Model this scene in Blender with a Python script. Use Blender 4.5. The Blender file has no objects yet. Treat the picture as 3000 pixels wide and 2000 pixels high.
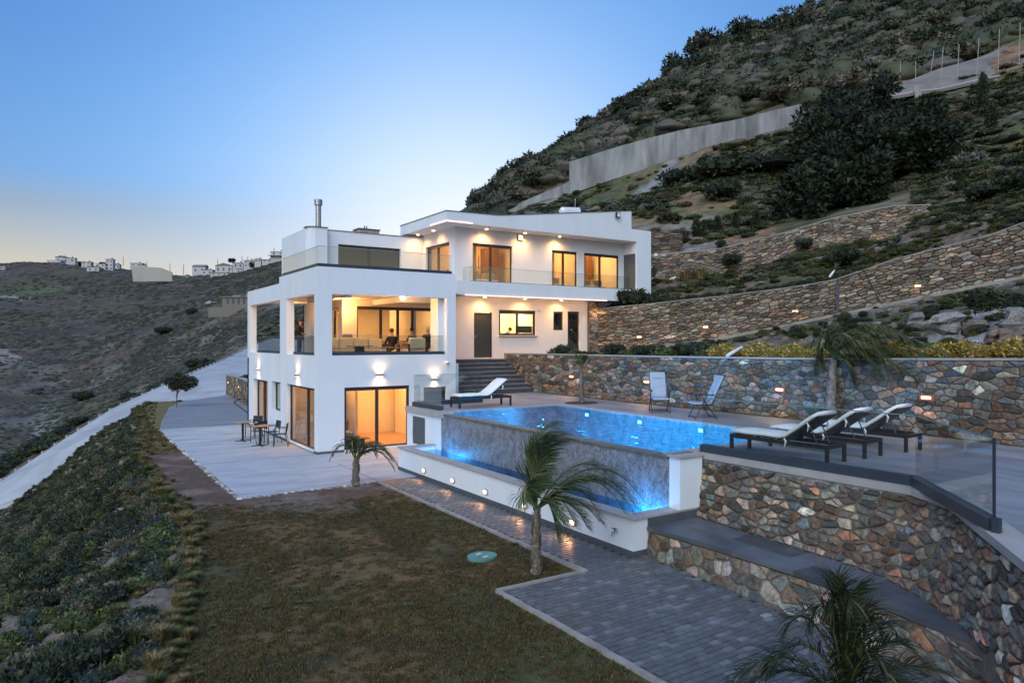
import bpy, math, random
import numpy as np
from mathutils import Vector, Matrix

SC = bpy.context.scene
COL = SC.collection
R = math.radians
# ------------------------------------------------------------------ camera
cam_d = bpy.data.cameras.new('camera')
cam = bpy.data.objects.new('camera', cam_d)
COL.objects.link(cam)
SC.camera = cam
CX, CY, CZ = -7.485, -23.650, 3.85
AZ = R(56.9)
cam.location = (CX, CY, CZ)
cam.rotation_euler = (R(90), 0, AZ - R(90))
cam_d.sensor_width = 36
cam_d.lens = 24.6
cam_d.clip_start = 0.1
cam_d.clip_end = 4000
# ------------------------------------------------------------------ sky
world = bpy.data.worlds.new('World')
SC.world = world
world.use_nodes = True
wn = world.node_tree
wn.nodes.clear()
def W(t, **k):
    n = wn.nodes.new(t)
    for a, b in k.items():
        setattr(n, a, b)
    return n
w_out = W('ShaderNodeOutputWorld'); w_bg = W('ShaderNodeBackground')
w_tc = W('ShaderNodeTexCoord'); w_sep = W('ShaderNodeSeparateXYZ')
w_ramp = W('ShaderNodeValToRGB')
wn.links.new(w_tc.outputs['Generated'], w_sep.inputs[0])
w_mr = W('ShaderNodeMapRange'); w_mr.inputs[1].default_value = -1; w_mr.inputs[2].default_value = 1
wn.links.new(w_sep.outputs['Z'], w_mr.inputs[0]); wn.links.new(w_mr.outputs[0], w_ramp.inputs[0])
cr = w_ramp.color_ramp
SKY = [(0.0, (.05, .05, .05)), (.495, (.07, .068, .065)), (.505, (.66, .53, .36)), (.545, (.62, .53, .38)), (.566, (.42, .42, .40)), (.582, (.29, .335, .40)), (.60, (.163, .314, .59)), (.63, (.12, .265, .57)), (.68, (.078, .21, .547)), (.78, (.05, .17, .50)), (1.0, (.045, .14, .44))]
for i, (p, c) in enumerate(SKY):
    e = cr.elements[i] if i < 2 else cr.elements.new(p)
    e.position = p; e.color = (*c, 1)
SUN_AZ = AZ + R(3.5)      # the sun has gone down behind the hill, a little left of the picture's middle
w_dot = W('ShaderNodeVectorMath', operation='DOT_PRODUCT')
w_dot.inputs[1].default_value = (math.cos(SUN_AZ) * math.cos(R(3)), math.sin(SUN_AZ) * math.cos(R(3)), math.sin(R(3)))
wn.links.new(w_tc.outputs['Generated'], w_dot.inputs[0])
w_max = W('ShaderNodeMath', operation='MAXIMUM'); w_max.inputs[1].default_value = 0
w_pow = W('ShaderNodeMath', operation='POWER'); w_pow.inputs[1].default_value = 27.0
w_mul = W('ShaderNodeMath', operation='MULTIPLY'); w_mul.inputs[1].default_value = 1.0
wn.links.new(w_dot.outputs['Value'], w_max.inputs[0])
wn.links.new(w_max.outputs[0], w_pow.inputs[0])
wn.links.new(w_pow.outputs[0], w_mul.inputs[0])
w_mix = W('ShaderNodeMix', data_type='RGBA')
w_mix.inputs[7].default_value = (.94, .97, 1.0, 1)
wn.links.new(w_mul.outputs[0], w_mix.inputs[0])
w_pw2 = W('ShaderNodeMath', operation='POWER'); w_pw2.inputs[1].default_value = 7.0
w_ml2 = W('ShaderNodeMath', operation='MULTIPLY'); w_ml2.inputs[1].default_value = .62
wn.links.new(w_max.outputs[0], w_pw2.inputs[0]); wn.links.new(w_pw2.outputs[0], w_ml2.inputs[0])
w_mx0 = W('ShaderNodeMix', data_type='RGBA'); w_mx0.inputs[7].default_value = (.30, .75, 1.38, 1)
w_mr2 = W('ShaderNodeMapRange'); w_mr2.inputs[1].default_value = .06; w_mr2.inputs[2].default_value = .24; w_mr2.inputs[3].default_value = .3; w_ml3 = W('ShaderNodeMath', operation='MULTIPLY')
wn.links.new(w_sep.outputs['Z'], w_mr2.inputs[0]); wn.links.new(w_mr2.outputs[0], w_ml3.inputs[0]); wn.links.new(w_ml2.outputs[0], w_ml3.inputs[1])
wn.links.new(w_ml3.outputs[0], w_mx0.inputs[0]); wn.links.new(w_ramp.outputs[0], w_mx0.inputs[6])
wn.links.new(w_mx0.outputs[2], w_mix.inputs[6])
w_sky = W('ShaderNodeTexSky', sky_type='NISHITA', sun_disc=False, sun_elevation=R(1.5), sun_rotation=R(90) - SUN_AZ, air_density=1.0, dust_density=.4, ozone_density=3.0)
w_m2 = W('ShaderNodeMix', data_type='RGBA', blend_type='ADD')
w_m2.inputs[0].default_value = 0.012
wn.links.new(w_mix.outputs[2], w_m2.inputs[6])
wn.links.new(w_sky.outputs[0], w_m2.inputs[7])
wn.links.new(w_m2.outputs[2], w_bg.inputs[0])
w_bg.inputs[1].default_value = 1.0
wn.links.new(w_bg.outputs[0], w_out.inputs[0])
# ------------------------------------------------------------------ afterglow (very soft), from behind and left of the camera
sun_d = bpy.data.lights.new('dusk_glow', 'SUN')
sun_d.energy = 2.35
sun_d.angle = R(60)
sun_d.color = (.90, .96, .90)
sun = bpy.data.objects.new('dusk_glow', sun_d)
COL.objects.link(sun)
sun.location = (-20, -30, 40)
sun.rotation_euler = Vector((.62, .55, -.62)).to_track_quat('-Z', 'Y').to_euler()
# ------------------------------------------------------------------ exposure
vs = SC.view_settings
vs.view_transform = 'Standard'; vs.look = 'None'; vs.exposure = 0.12; vs.gamma = 1.0; vs.use_curve_mapping = False
SC.cycles.max_bounces = 8
SC.cycles.diffuse_bounces = 3
SC.cycles.glossy_bounces = 3
SC.cycles.transparent_max_bounces = 16
SC.cycles.caustics_reflective = False
SC.cycles.caustics_refractive = False
SC.cycles.sample_clamp_indirect = 4
SC.cycles.use_denoising = True

# ------------------------------------------------------------------ surveying: rays of the photograph turned into places
FPX = 2050.
FV = (math.cos(AZ), math.sin(AZ)); RV = (math.sin(AZ), -math.cos(AZ))
def ray(px, py):
    a = (px - 1500) / FPX
    return (FV[0] + a * RV[0], FV[1] + a * RV[1], (1000 - py) / FPX)
def D(px, py, t):
    r = ray(px, py)
    return Vector((CX + t * r[0], CY + t * r[1], CZ + t * r[2]))
def PZ(px, py, z=0.):
    return D(px, py, (z - CZ) / ray(px, py)[2])
def PX(px, py, x):
    return D(px, py, (x - CX) / ray(px, py)[0])
def PY(px, py, y):
    return D(px, py, (y - CY) / ray(px, py)[1])
def depth(p):
    return (p[0] - CX) * FV[0] + (p[1] - CY) * FV[1]
def upx(p):
    t = depth(p)
    return 1500 + FPX * ((p[0] - CX) * RV[0] + (p[1] - CY) * RV[1]) / t, 1000 - FPX * (p[2] - CZ) / t

# ------------------------------------------------------------------ naming
def tag(o, label=None, cat=None, group=None, kind=None):
    if label: o['label'] = label
    if cat: o['category'] = cat
    if group: o['group'] = group
    if kind: o['kind'] = kind
    return o
def empty(name, loc=(0, 0, 0), rz=0., label=None, cat=None, group=None, parent=None):
    o = bpy.data.objects.new(name, None)
    COL.objects.link(o)
    o.location = loc; o.rotation_euler = (0, 0, rz)
    o.empty_display_size = .1
    if parent: o.parent = parent
    return tag(o, label, cat, group)
def kids(o):
    return [c for c in bpy.data.objects if c.parent == o]
def copy_tree(o, parent=None):
    chs = list(o.children)
    c = o.copy(); COL.objects.link(c)
    if parent is not None: c.parent = parent
    for ch in chs: copy_tree(ch, c)
    return c

# ------------------------------------------------------------------ mesh builder
ORD = 'first second third fourth fifth sixth seventh eighth ninth tenth eleventh twelfth thirteenth'.split()
class MB:
    def __init__(s): s.v = []; s.f = []; s.c = []; s.sm = False
    def add(s, vs, fs, col=None):
        b = len(s.v); s.v += [tuple(p) for p in vs]
        s.f += [tuple(b + i for i in f) for f in fs]
        s.c += [col] * len(fs)
        return s
    def box(s, x0, y0, z0, x1, y1, z1, M=None, col=None):
        vs = [Vector((x, y, z)) for z in (z0, z1) for y in (y0, y1) for x in (x0, x1)]
        if M is not None: vs = [M @ p for p in vs]
        return s.add(vs, [(0, 2, 3, 1), (4, 5, 7, 6), (0, 1, 5, 4), (2, 6, 7, 3), (0, 4, 6, 2), (1, 3, 7, 5)], col)
    def prism(s, poly, z0, z1, col=None, z0f=None, z1f=None):
        n = len(poly)
        a = [(p[0], p[1], z0f(p) if z0f else z0) for p in poly]; b = [(p[0], p[1], z1f(p) if z1f else z1) for p in poly]
        return s.add(a + b, [tuple(range(n))[::-1], tuple(range(n, 2 * n))] + [(i, (i + 1) % n, n + (i + 1) % n, n + i) for i in range(n)], col)
    def tube(s, pts, rad, n=8, col=None, cap=True):
        pts = [Vector(p) for p in pts]; m = len(pts)
        if not hasattr(rad, '__len__'): rad = [rad] * m
        vs = []; up = Vector((0, 0, 1))
        for i, p in enumerate(pts):
            d = (pts[min(i + 1, m - 1)] - pts[max(i - 1, 0)]).normalized()
            a = d.cross(up)
            if a.length < .05: a = d.cross(Vector((1, 0, 0)))
            a.normalize(); b = a.cross(d)
            for k in range(n):
                t = 2 * math.pi * k / n
                vs.append(p + (a * math.cos(t) + b * math.sin(t)) * rad[i])
        fs = [(i * n + k, i * n + (k + 1) % n, (i + 1) * n + (k + 1) % n, (i + 1) * n + k) for i in range(m - 1) for k in range(n)]
        if cap: fs += [tuple(range(n))[::-1], tuple(range((m - 1) * n, m * n))]
        return s.add(vs, fs, col)
    def ball(s, c, r, nu=10, nv=6, col=None):
        if not hasattr(r, '__len__'): r = (r, r, r)
        c = Vector(c); vs = [c + Vector((0, 0, -r[2]))]
        for j in range(1, nv):
            ph = -math.pi / 2 + math.pi * j / nv
            for k in range(nu):
                t = 2 * math.pi * k / nu
                vs.append(c + Vector((math.cos(t) * math.cos(ph) * r[0], math.sin(t) * math.cos(ph) * r[1], math.sin(ph) * r[2])))
        vs.append(c + Vector((0, 0, r[2])))
        fs = [(0, 1 + (k + 1) % nu, 1 + k) for k in range(nu)]
        for j in range(nv - 2):
            o = 1 + j * nu
            fs += [(o + k, o + (k + 1) % nu, o + nu + (k + 1) % nu, o + nu + k) for k in range(nu)]
        o = 1 + (nv - 2) * nu; t = len(vs) - 1
        fs += [(o + k, o + (k + 1) % nu, t) for k in range(nu)]
        return s.add(vs, fs, col)
    def mesh(s, name, mat, smooth=False):
        me = bpy.data.meshes.new(name)
        me.from_pydata(s.v, [], s.f)
        if mat: me.materials.append(mat)
        if any(c is not None for c in s.c):
            ca = me.color_attributes.new('Col', 'FLOAT_COLOR', 'CORNER')
            buf = []
            for f, c in zip(s.f, s.c):
                c = c or (.2, .2, .2)
                buf += [c[0], c[1], c[2], 1.] * len(f)
            ca.data.foreach_set('color', buf)
        if smooth or s.sm: me.polygons.foreach_set('use_smooth', [True] * len(me.polygons))
        me.update()
        return me
    def build(s, name, mat, parent=None, smooth=False, bevel=0., kind=None):
        o = bpy.data.objects.new(name, s.mesh(name, mat, smooth))
        COL.objects.link(o)
        if parent: o.parent = parent
        if kind: o['kind'] = kind
        if bevel:
            m = o.modifiers.new('bevel', 'BEVEL'); m.width = bevel; m.segments = 2; m.limit_method = 'ANGLE'
        return o

# ------------------------------------------------------------------ materials
MATS = {}
def mat(name, col=(.5, .5, .5), rough=.7, metal=0., var=.12, vscale=3., bump=0., bscale=30., attr=False, spec=.5, stretch=None, emit=None, estr=0., col2=None, c2scale=1.5, c2lo=.45, c2hi=.6, coat=0., sheen=0.):
    if name in MATS: return MATS[name]
    m = bpy.data.materials.new(name); MATS[name] = m
    m.use_nodes = True; nt = m.node_tree; L = nt.links.new
    b = nt.nodes['Principled BSDF']
    b.inputs['Roughness'].default_value = rough; b.inputs['Metallic'].default_value = metal
    b.inputs['Specular IOR Level'].default_value = spec
    if coat: b.inputs['Coat Weight'].default_value = coat
    tc = nt.nodes.new('ShaderNodeTexCoord'); mp = nt.nodes.new('ShaderNodeMapping')
    L(tc.outputs['Object'], mp.inputs[0])
    if stretch: mp.inputs['Scale'].default_value = stretch
    if attr:
        c = nt.nodes.new('ShaderNodeAttribute'); c.attribute_name = 'Col'; base = c.outputs['Color']
    else:
        c = nt.nodes.new('ShaderNodeRGB'); c.outputs[0].default_value = (*col, 1); base = c.outputs[0]
    if col2:
        n2 = nt.nodes.new('ShaderNodeTexNoise'); n2.inputs['Scale'].default_value = c2scale; n2.inputs['Detail'].default_value = 6; n2.inputs['Roughness'].default_value = .65
        L(mp.outputs[0], n2.inputs[0])
        mr = nt.nodes.new('ShaderNodeMapRange'); mr.inputs[1].default_value = c2lo; mr.inputs[2].default_value = c2hi
        L(n2.outputs[0], mr.inputs[0])
        mx = nt.nodes.new('ShaderNodeMix'); mx.data_type = 'RGBA'; mx.inputs[7].default_value = (*col2, 1)
        L(mr.outputs[0], mx.inputs[0]); L(base, mx.inputs[6]); base = mx.outputs[2]
    n = nt.nodes.new('ShaderNodeTexNoise'); n.inputs['Scale'].default_value = vscale; n.inputs['Detail'].default_value = 8; n.inputs['Roughness'].default_value = .6
    L(mp.outputs[0], n.inputs[0])
    hs = nt.nodes.new('ShaderNodeMapRange'); hs.inputs[1].default_value = .3; hs.inputs[2].default_value = .7; hs.inputs[3].default_value = 1 - var; hs.inputs[4].default_value = 1 + var
    L(n.outputs[0], hs.inputs[0])
    vm = nt.nodes.new('ShaderNodeVectorMath'); vm.operation = 'SCALE'
    L(base, vm.inputs[0]); L(hs.outputs[0], vm.inputs['Scale'])
    L(vm.outputs[0], b.inputs['Base Color'])
    if bump:
        nb = nt.nodes.new('ShaderNodeTexNoise'); nb.inputs['Scale'].default_value = bscale; nb.inputs['Detail'].default_value = 6
        L(mp.outputs[0], nb.inputs[0])
        bp = nt.nodes.new('ShaderNodeBump'); bp.inputs['Strength'].default_value = 1; bp.inputs['Distance'].default_value = bump
        L(nb.outputs[0], bp.inputs['Height']); L(bp.outputs[0], b.inputs['Normal'])
    if emit:
        b.inputs['Emission Color'].default_value = (*emit, 1); b.inputs['Emission Strength'].default_value = estr
    return m
def schlick(nt, refl=1.0, normal=None):
    L = nt.links.new
    def m(op, b=None):
        n = nt.nodes.new('ShaderNodeMath'); n.operation = op
        if b is not None: n.inputs[1].default_value = b
        return n
    g = nt.nodes.new('ShaderNodeNewGeometry'); d = nt.nodes.new('ShaderNodeVectorMath'); d.operation = 'DOT_PRODUCT'
    L(g.outputs['Incoming'], d.inputs[0]); L(normal or g.outputs['Normal'], d.inputs[1])
    a = m('ABSOLUTE'); s = m('SUBTRACT'); s.inputs[0].default_value = 1.0; p = m('POWER', 5); k = m('MULTIPLY', .93); q = m('ADD', .045); r = m('MULTIPLY', refl)
    r.use_clamp = True
    L(d.outputs['Value'], a.inputs[0]); L(a.outputs[0], s.inputs[1]); L(s.outputs[0], p.inputs[0]); L(p.outputs[0], k.inputs[0]); L(k.outputs[0], q.inputs[0]); L(q.outputs[0], r.inputs[0])
    return r
def glass_mat(name, tint=(.8, .9, .88), refl=1.0, rough=.0):
    m = bpy.data.materials.new(name); MATS[name] = m
    m.use_nodes = True; nt = m.node_tree; nt.nodes.clear(); L = nt.links.new
    o = nt.nodes.new('ShaderNodeOutputMaterial'); t = nt.nodes.new('ShaderNodeBsdfTransparent'); g = nt.nodes.new('ShaderNodeBsdfGlossy')
    t.inputs[0].default_value = (*tint, 1); g.inputs['Roughness'].default_value = rough
    mu = schlick(nt, refl)
    mx = nt.nodes.new('ShaderNodeMixShader')
    L(mu.outputs[0], mx.inputs[0]); L(t.outputs[0], mx.inputs[1]); L(g.outputs[0], mx.inputs[2]); L(mx.outputs[0], o.inputs[0])
    return m
def emat(name, col, s):
    return mat(name, (.8, .8, .8), emit=col, estr=s)

M_WHITE = mat('white_render', (.80, .835, .885), .8, var=.03, vscale=1.1, bump=.005, bscale=9, col2=(.74, .765, .80), c2scale=1.3, c2lo=.48, c2hi=.85, stretch=(1, 1, .28))
M_CREAM = mat('inner_plaster', (.80, .76, .70), .8, var=.03)
M_FRAME = mat('dark_frame', (.035, .032, .035), .4, var=.1)
M_STEEL = mat('blue_grey_channel', (.05, .065, .09), .4, metal=.3, var=.08)
M_GREYPANEL = mat('grey_panel', (.09, .10, .115), .5, var=.06)
M_GLASSRAIL = glass_mat('rail_glass', (.93, .955, .945), 1.5)
M_PANE = glass_mat('window_glass', (.86, .88, .86), 1.0)
M_DARKPANE = glass_mat('dark_window_glass', (.22, .25, .27), 3.2)
M_STONE = mat('stone_face', attr=True, rough=.75, var=.55, vscale=11, bump=.022, bscale=22, col2=(.12, .10, .08), c2scale=6, c2lo=.54, c2hi=.72)
M_MORTAR = mat('mortar', (.15, .115, .09), .9, var=.3, vscale=4, bump=.015, bscale=18)
M_DRYGAP = mat('dry_joint', (.045, .035, .028), .95, var=.3, bump=.02, bscale=12)
M_COPING = mat('pale_coping', (.40, .38, .37), .7, var=.12, bump=.003)
M_SLATE = mat('slate_tile', attr=True, rough=.5, var=.3, vscale=2.2, bump=.002, bscale=25, stretch=(1, .5, 1))
M_DARKBAND = mat('dark_grey_band', (.085, .095, .11), .6, var=.12)
M_LEAF = mat('leaf', attr=True, rough=.6, var=.15, vscale=4, spec=.3)
M_BARK = mat('bark', (.16, .125, .10), .95, var=.4, vscale=9, bump=.03, bscale=14, stretch=(1, 1, .25))
M_PALMBARK = mat('palm_bark', (.22, .18, .15), .95, var=.5, vscale=7, bump=.03, bscale=16, stretch=(1.6, 1.6, .3))
M_BLACKMETAL = mat('black_metal', (.018, .018, .022), .45, var=.1)
M_CUSHION = mat('white_cushion', (.88, .88, .88), .9, var=.05, vscale=5, bump=.004, bscale=12)
M_WOOD = mat('warm_wood', (.42, .25, .13), .5, var=.2, vscale=3, stretch=(1, 8, 1))
M_STEEL2 = mat('brushed_steel', (.42, .42, .43), .35, metal=.8, var=.1)
WARM = (1.0, .56, .22)
E_WARM = emat('lamp_glow', (1.0, .60, .28), 13)
E_STRIP = emat('led_strip_glow', (1.0, .60, .46), 1.4)
E_BRICK = emat('brick_lamp_glow', (1.0, .62, .32), 5)
E_WHITE = emat('lit_lens', (1.0, .78, .52), 6)
E_OVAL = emat('oval_lens_glow', (1.0, .66, .36), 3.0)
E_POOL = emat('pool_lamp_lens', (.8, .9, 1.0), 7)

def light(kind, name, loc, energy, col=WARM, size=.1, target=None, spot=None, parent=None, size_y=None, blend=.6, r=None):
    d = bpy.data.lights.new(name, kind); d.energy = energy; d.color = col
    if kind == 'AREA':
        d.size = size
        if size_y: d.shape = 'RECTANGLE'; d.size_y = size_y
    else:
        d.shadow_soft_size = size
    if kind == 'SPOT':
        d.spot_size = R(spot or 90); d.spot_blend = blend
    o = bpy.data.objects.new(name, d); COL.objects.link(o); o.location = loc
    if target is not None:
        o.rotation_euler = (Vector(target) - Vector(loc)).to_track_quat('-Z', 'Y').to_euler()
    if parent: o.parent = parent
    return o

# ------------------------------------------------------------------ noise
def vnoise(x, y, seed=0):
    x = np.asarray(x, float); y = np.asarray(y, float)
    xi = np.floor(x).astype(np.int64); yi = np.floor(y).astype(np.int64)
    xf = x - xi; yf = y - yi
    def h(a, b):
        n = (a * 374761393 + b * 668265263 + seed * 1442695) & 0x7fffffff
        n = ((n ^ (n >> 13)) * 1274126177) & 0x7fffffff
        return ((n ^ (n >> 16)) & 0xffff) / 65535.
    u = xf * xf * (3 - 2 * xf); v = yf * yf * (3 - 2 * yf)
    return (h(xi, yi) * (1 - u) + h(xi + 1, yi) * u) * (1 - v) + (h(xi, yi + 1) * (1 - u) + h(xi + 1, yi + 1) * u) * v
def fbm(x, y, o=4, seed=0):
    s = 0; a = .5; t = 0
    for k in range(o):
        s = s + a * vnoise(np.asarray(x) * 2 ** k, np.asarray(y) * 2 ** k, seed + k * 17); t += a; a *= .55
    return s / t
# ------------------------------------------------------------------ the villa
def fr(axis, c):
    """local (along, outward, up) -> world for a wall facing -Y (axis y) or -X (axis x)"""
    if axis == 'y':
        return Matrix(((1, 0, 0, 0), (0, -1, 0, c), (0, 0, 1, 0), (0, 0, 0, 1)))
    return Matrix(((0, -1, 0, c), (1, 0, 0, 0), (0, 0, 1, 0), (0, 0, 0, 1)))
def wall(name, axis, c, th, u0, u1, z0, z1, holes=(), m=None, parent=None, topf=None):
    """a wall slab with real openings; outer face on plane c, th thick inward"""
    us = sorted({u0, u1, *[h[0] for h in holes], *[h[1] for h in holes]}); us = [u for u in us if u0 <= u <= u1]
    zs = sorted({z0, z1, *[h[2] for h in holes], *[h[3] for h in holes]}); zs = [z for z in zs if z0 <= z <= z1]
    nu, nz = len(us) - 1, len(zs) - 1
    def solid(i, j):
        if i < 0 or j < 0 or i >= nu or j >= nz: return False
        a = (us[i] + us[i + 1]) / 2; b = (zs[j] + zs[j + 1]) / 2
        return not any(h[0] < a < h[1] and h[2] < b < h[3] for h in holes)
    M = fr(axis, c); mb = MB()
    def q(a, b, c2, d): mb.add([M @ Vector(p) for p in (a, b, c2, d)], [(0, 1, 2, 3)])
    for i in range(nu):
        for j in range(nz):
            if not solid(i, j): continue
            a, b, e, f = us[i], us[i + 1], zs[j], zs[j + 1]
            q((a, 0, e), (b, 0, e), (b, 0, f), (a, 0, f)); q((a, -th, e), (a, -th, f), (b, -th, f), (b, -th, e))
            if not solid(i - 1, j): q((a, 0, e), (a, 0, f), (a, -th, f), (a, -th, e))
            if not solid(i + 1, j): q((b, 0, e), (b, -th, e), (b, -th, f), (b, 0, f))
            if not solid(i, j - 1): q((a, 0, e), (a, -th, e), (b, -th, e), (b, 0, e))
            if not solid(i, j + 1): q((a, 0, f), (b, 0, f), (b, -th, f), (a, -th, f))
    return mb.build(name, m or M_WHITE, parent)
def window(axis, c, u0, u1, z0, z1, parent, leaves=2, rec=.10, fw=.07, head=.10, pane=None, name='window', split=None, label=None, sill=.05, fm=None):
    M = fr(axis, c); mb = MB(); d0, d1 = -rec - .07, -rec
    g = .004
    mb.box(u0 + g, d0, z0 + g, u0 + fw, d1, z1 - g, M); mb.box(u1 - fw, d0, z0 + g, u1 - g, d1, z1 - g, M)
    mb.box(u0 + fw, d0, z1 - head, u1 - fw, d1 - .003, z1 - g, M); mb.box(u0 + fw, d0, z0 + g, u1 - fw, d1 - .003, z0 + sill + g, M)
    edges = [u0 + fw] + (split or [u0 + fw + (u1 - u0 - 2 * fw) * k / leaves for k in range(1, leaves)]) + [u1 - fw]
    for e in edges[1:-1]:
        mb.box(e - .055, d0 + .01, z0 + sill + g, e + .055, d1 + .012, z1 - head, M)
    o = mb.build(name, fm or M_FRAME, parent)
    if label: o['label'] = label
    for k in range(len(edges) - 1):
        p = MB().box(edges[k] + .002, d0 + .03, z0 + sill + .006, edges[k + 1] - .002, d0 + .042, z1 - head - .002, M).build('pane', pane or M_PANE, o)
    return o
villa = empty('villa', (0, 0, 0), 0, 'white flat-roofed hillside villa with lit rooms, balconies and glass railings', 'house')
# --- front block, lower storey
wall('wall', 'y', 0, .30, 0, 5.36, 0, 3.36, [(.95, 3.43, .06, 2.24), (4.0, 4.97, 1.0, 2.14)], parent=villa)
wall('wall', 'x', 0, .30, .30, 10.4, 0, 3.36, [(.34, 3.80, .04, 2.22), (4.70, 6.03, 1.03, 2.22), (6.71, 9.27, .04, 2.18)], parent=villa)
wall('wall', 'y', 10.4, -.25, 0, 5.36, 0, 3.1, parent=villa)
wall('wall', 'x', 5.36, .28, .30, 10.4, 0, 3.0, parent=villa)
for b_ in ((0, -.045, 0, .93, 0, .075), (-.045, -.045, 0, 0, .3, .075), (-.045, 3.84, 0, 0, 6.66, .075), (-.045, 9.3, 0, 0, 10.4, .075)): MB().box(*b_).build('base_strip', M_DARKBAND, villa)
window('y', 0, .95, 3.43, .06, 2.24, villa, rec=.06, fw=.085, head=.13, name='sliding_window', split=[2.18])
window('x', 0, .34, 3.80, .04, 2.22, villa, rec=.14, fw=.07, head=.10, name='sliding_window', split=[1.55])
window('x', 0, 4.70, 6.03, 1.03, 2.22, villa, leaves=1, rec=.16, pane=M_DARKPANE, label='narrow dark window of the left face')
window('x', 0, 6.71, 9.27, .04, 2.18, villa, rec=.18, head=.12, name='sliding_window', split=[8.0], pane=M_PANE)
window('y', 0, 4.0, 4.97, 1.0, 2.14, villa, leaves=1, rec=.12, pane=M_DARKPANE)
# --- front block, balcony storey (openings without windows, corner posts)
wall('wall', 'y', 0, .30, 0, 5.36, 3.36, 6.42, [(.51, 4.98, 3.36, 5.50)], parent=villa)
wall('wall', 'x', 0, .30, .30, 4.88, 3.36, 6.42, [(.36, 3.84, 3.36, 5.50), (4.78, 4.88, 3.36, 5.50)], parent=villa)
wall('wall', 'x', 0, .30, 4.88, 10.4, 3.36, 6.16, [(4.88, 9.95, 3.36, 5.50)], parent=villa)
def slab(name, poly, z0, z1, m, parent=villa):
    return MB().prism(poly, z0, z1).build(name, m, parent)
BX = [(5.06, .30), (8.0, 5.3), (8.0, 10.4), (.30, 10.4), (.30, .30)]
BXl = [(5.06, .302), (5.06, 10.15), (.302, 10.15), (.302, .302)]
slab('ceiling', BXl, 2.86, 3.06, M_CREAM)
slab('balcony_floor', [(p[0], p[1]) for p in BX], 3.07, 3.16, mat('balcony_tile', (.36, .27, .20), .5, var=.15))
slab('ceiling', [(p[0] * .999, p[1] + .004) for p in BX], 5.62, 5.80, M_CREAM)
slab('roof_terrace', [(.30, .30), (5.36, .30), (8.0, 5.2), (8.0, 12), (.30, 12)], 6.02, 6.155, M_COPING)
MB().box(1.1, .30, 5.42, 1.32, 4.85, 5.615).build('ceiling_beam', M_CREAM, villa)
MB().box(3.9, 1.9, 5.40, 5.3, 4.8, 5.615).build('ceiling_beam', M_WHITE, villa)
wall('wall', 'x', 5.06, -.30, .30, .95, 3.16, 5.62, m=M_WHITE, parent=villa)
wall('wall', 'y', 10.4, -.12, 2.6, 8.0, 3.16, 6.02, m=M_WHITE, parent=villa)
# inner room of the middle storey
wall('inner_wall', 'y', 4.9, .2, 2.6, 8.0, 3.16, 5.615, [(3.25, 6.95, 3.17, 5.36)], m=M_CREAM, parent=villa)
wall('inner_wall', 'x', 2.6, .2, 5.1, 10.4, 3.16, 5.615, [(5.35, 6.75, 3.17, 5.30)], m=M_CREAM, parent=villa)
window('y', 4.9, 3.25, 6.95, 3.17, 5.36, villa, rec=.05, fw=.06, head=.14, name='sliding_window', split=[4.35, 5.15, 5.85])
window('x', 2.6, 5.35, 6.75, 3.17, 5.30, villa, rec=.05, fw=.06, head=.12, leaves=2)
MB().box(2.8, 9.9, 3.17, 8, 10.0, 5.61).build('inner_wall', M_CREAM, villa); MB().box(5.9, 5.1, 3.17, 6.1, 7.6, 5.61).build('inner_wall', M_CREAM, villa)
MB().box(2.82, 5.12, 3.162, 7.98, 9.9, 3.175).build('inner_floor', M_WOOD, villa)
# lower rooms
MB().box(.32, .32, .005, 5.05, 10.1, .03).build('inner_floor', mat('warm_tile', (.46, .30, .19), .35, var=.15), villa)
MB().box(.31, 4.2, .03, 5.07, 4.35, 2.855).build('inner_wall', M_CREAM, villa); MB().box(2.05, 1.9, .03, 2.15, 4.2, 2.855).build('inner_wall', M_CREAM, villa)
MB().box(4.55, .9, .03, 5.05, 3.9, 2.85).build('inner_wall', M_CREAM, villa)
# --- roof terrace parapet channel and glass rails
def rail(name, pts, zb, zc, zt, parent, label=None, group=None, th=.03, ch=.10, posts=(), off=0., splits=3):
    """glass panels standing in a metal channel along a line; the channel is the thing's part, panels are parts"""
    e = parent
    mb = MB()
    for a, b in zip(pts[:-1], pts[1:]):
        a = Vector((*a, 0)); b = Vector((*b, 0)); d = (b - a).normalized(); n = Vector((-d.y, d.x, 0)) * ch / 2
        vs = [a - n, b - n, b + n, a + n]
        mb.prism([(p.x, p.y) for p in vs], zb, zc)
    mb.build('rail_channel', M_STEEL, e)
    for a, b in zip(pts[:-1], pts[1:]):
        a = Vector((*a, 0)); b = Vector((*b, 0)); L = (b - a).length; d = (b - a) / L; n = Vector((-d.y, d.x, 0)) * .008
        k = max(1, round(L / 2.2))
        for i in range(k):
            p = a + d * (L * i / k + .012); q = a + d * (L * (i + 1) / k - .012)
            gl_ = MB().prism([((p - n).x, (p - n).y), ((q - n).x, (q - n).y), ((q + n).x, (q + n).y), ((p + n).x, (p + n).y)], zc - .005, zt).build('rail_glass', M_GLASSRAIL, e)
            n2 = n * .9
            MB().prism([((p - n2).x, (p - n2).y), ((q - n2).x, (q - n2).y), ((q + n2).x, (q + n2).y), ((p + n2).x, (p + n2).y)], zt + .001, zt + .014).build('glass_edge', mat('polished_glass_edge', (.20, .29, .275), .2), gl_ if not parent.parent else e)
    return e
rail('rail', [(.06, 4.5), (.06, .05), (5.19, .05)], 6.42, 6.53, 7.12, villa)
rail('rail', [(.55, .16), (4.93, .16)], 3.365, 3.48, 4.06, villa)
rail('rail', [(.16, .40), (.16, 3.30)], 3.365, 3.46, 4.04, villa)
rail('rail', [(.16, 4.82), (.16, 9.0)], 3.365, 3.46, 4.04, villa)
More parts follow.
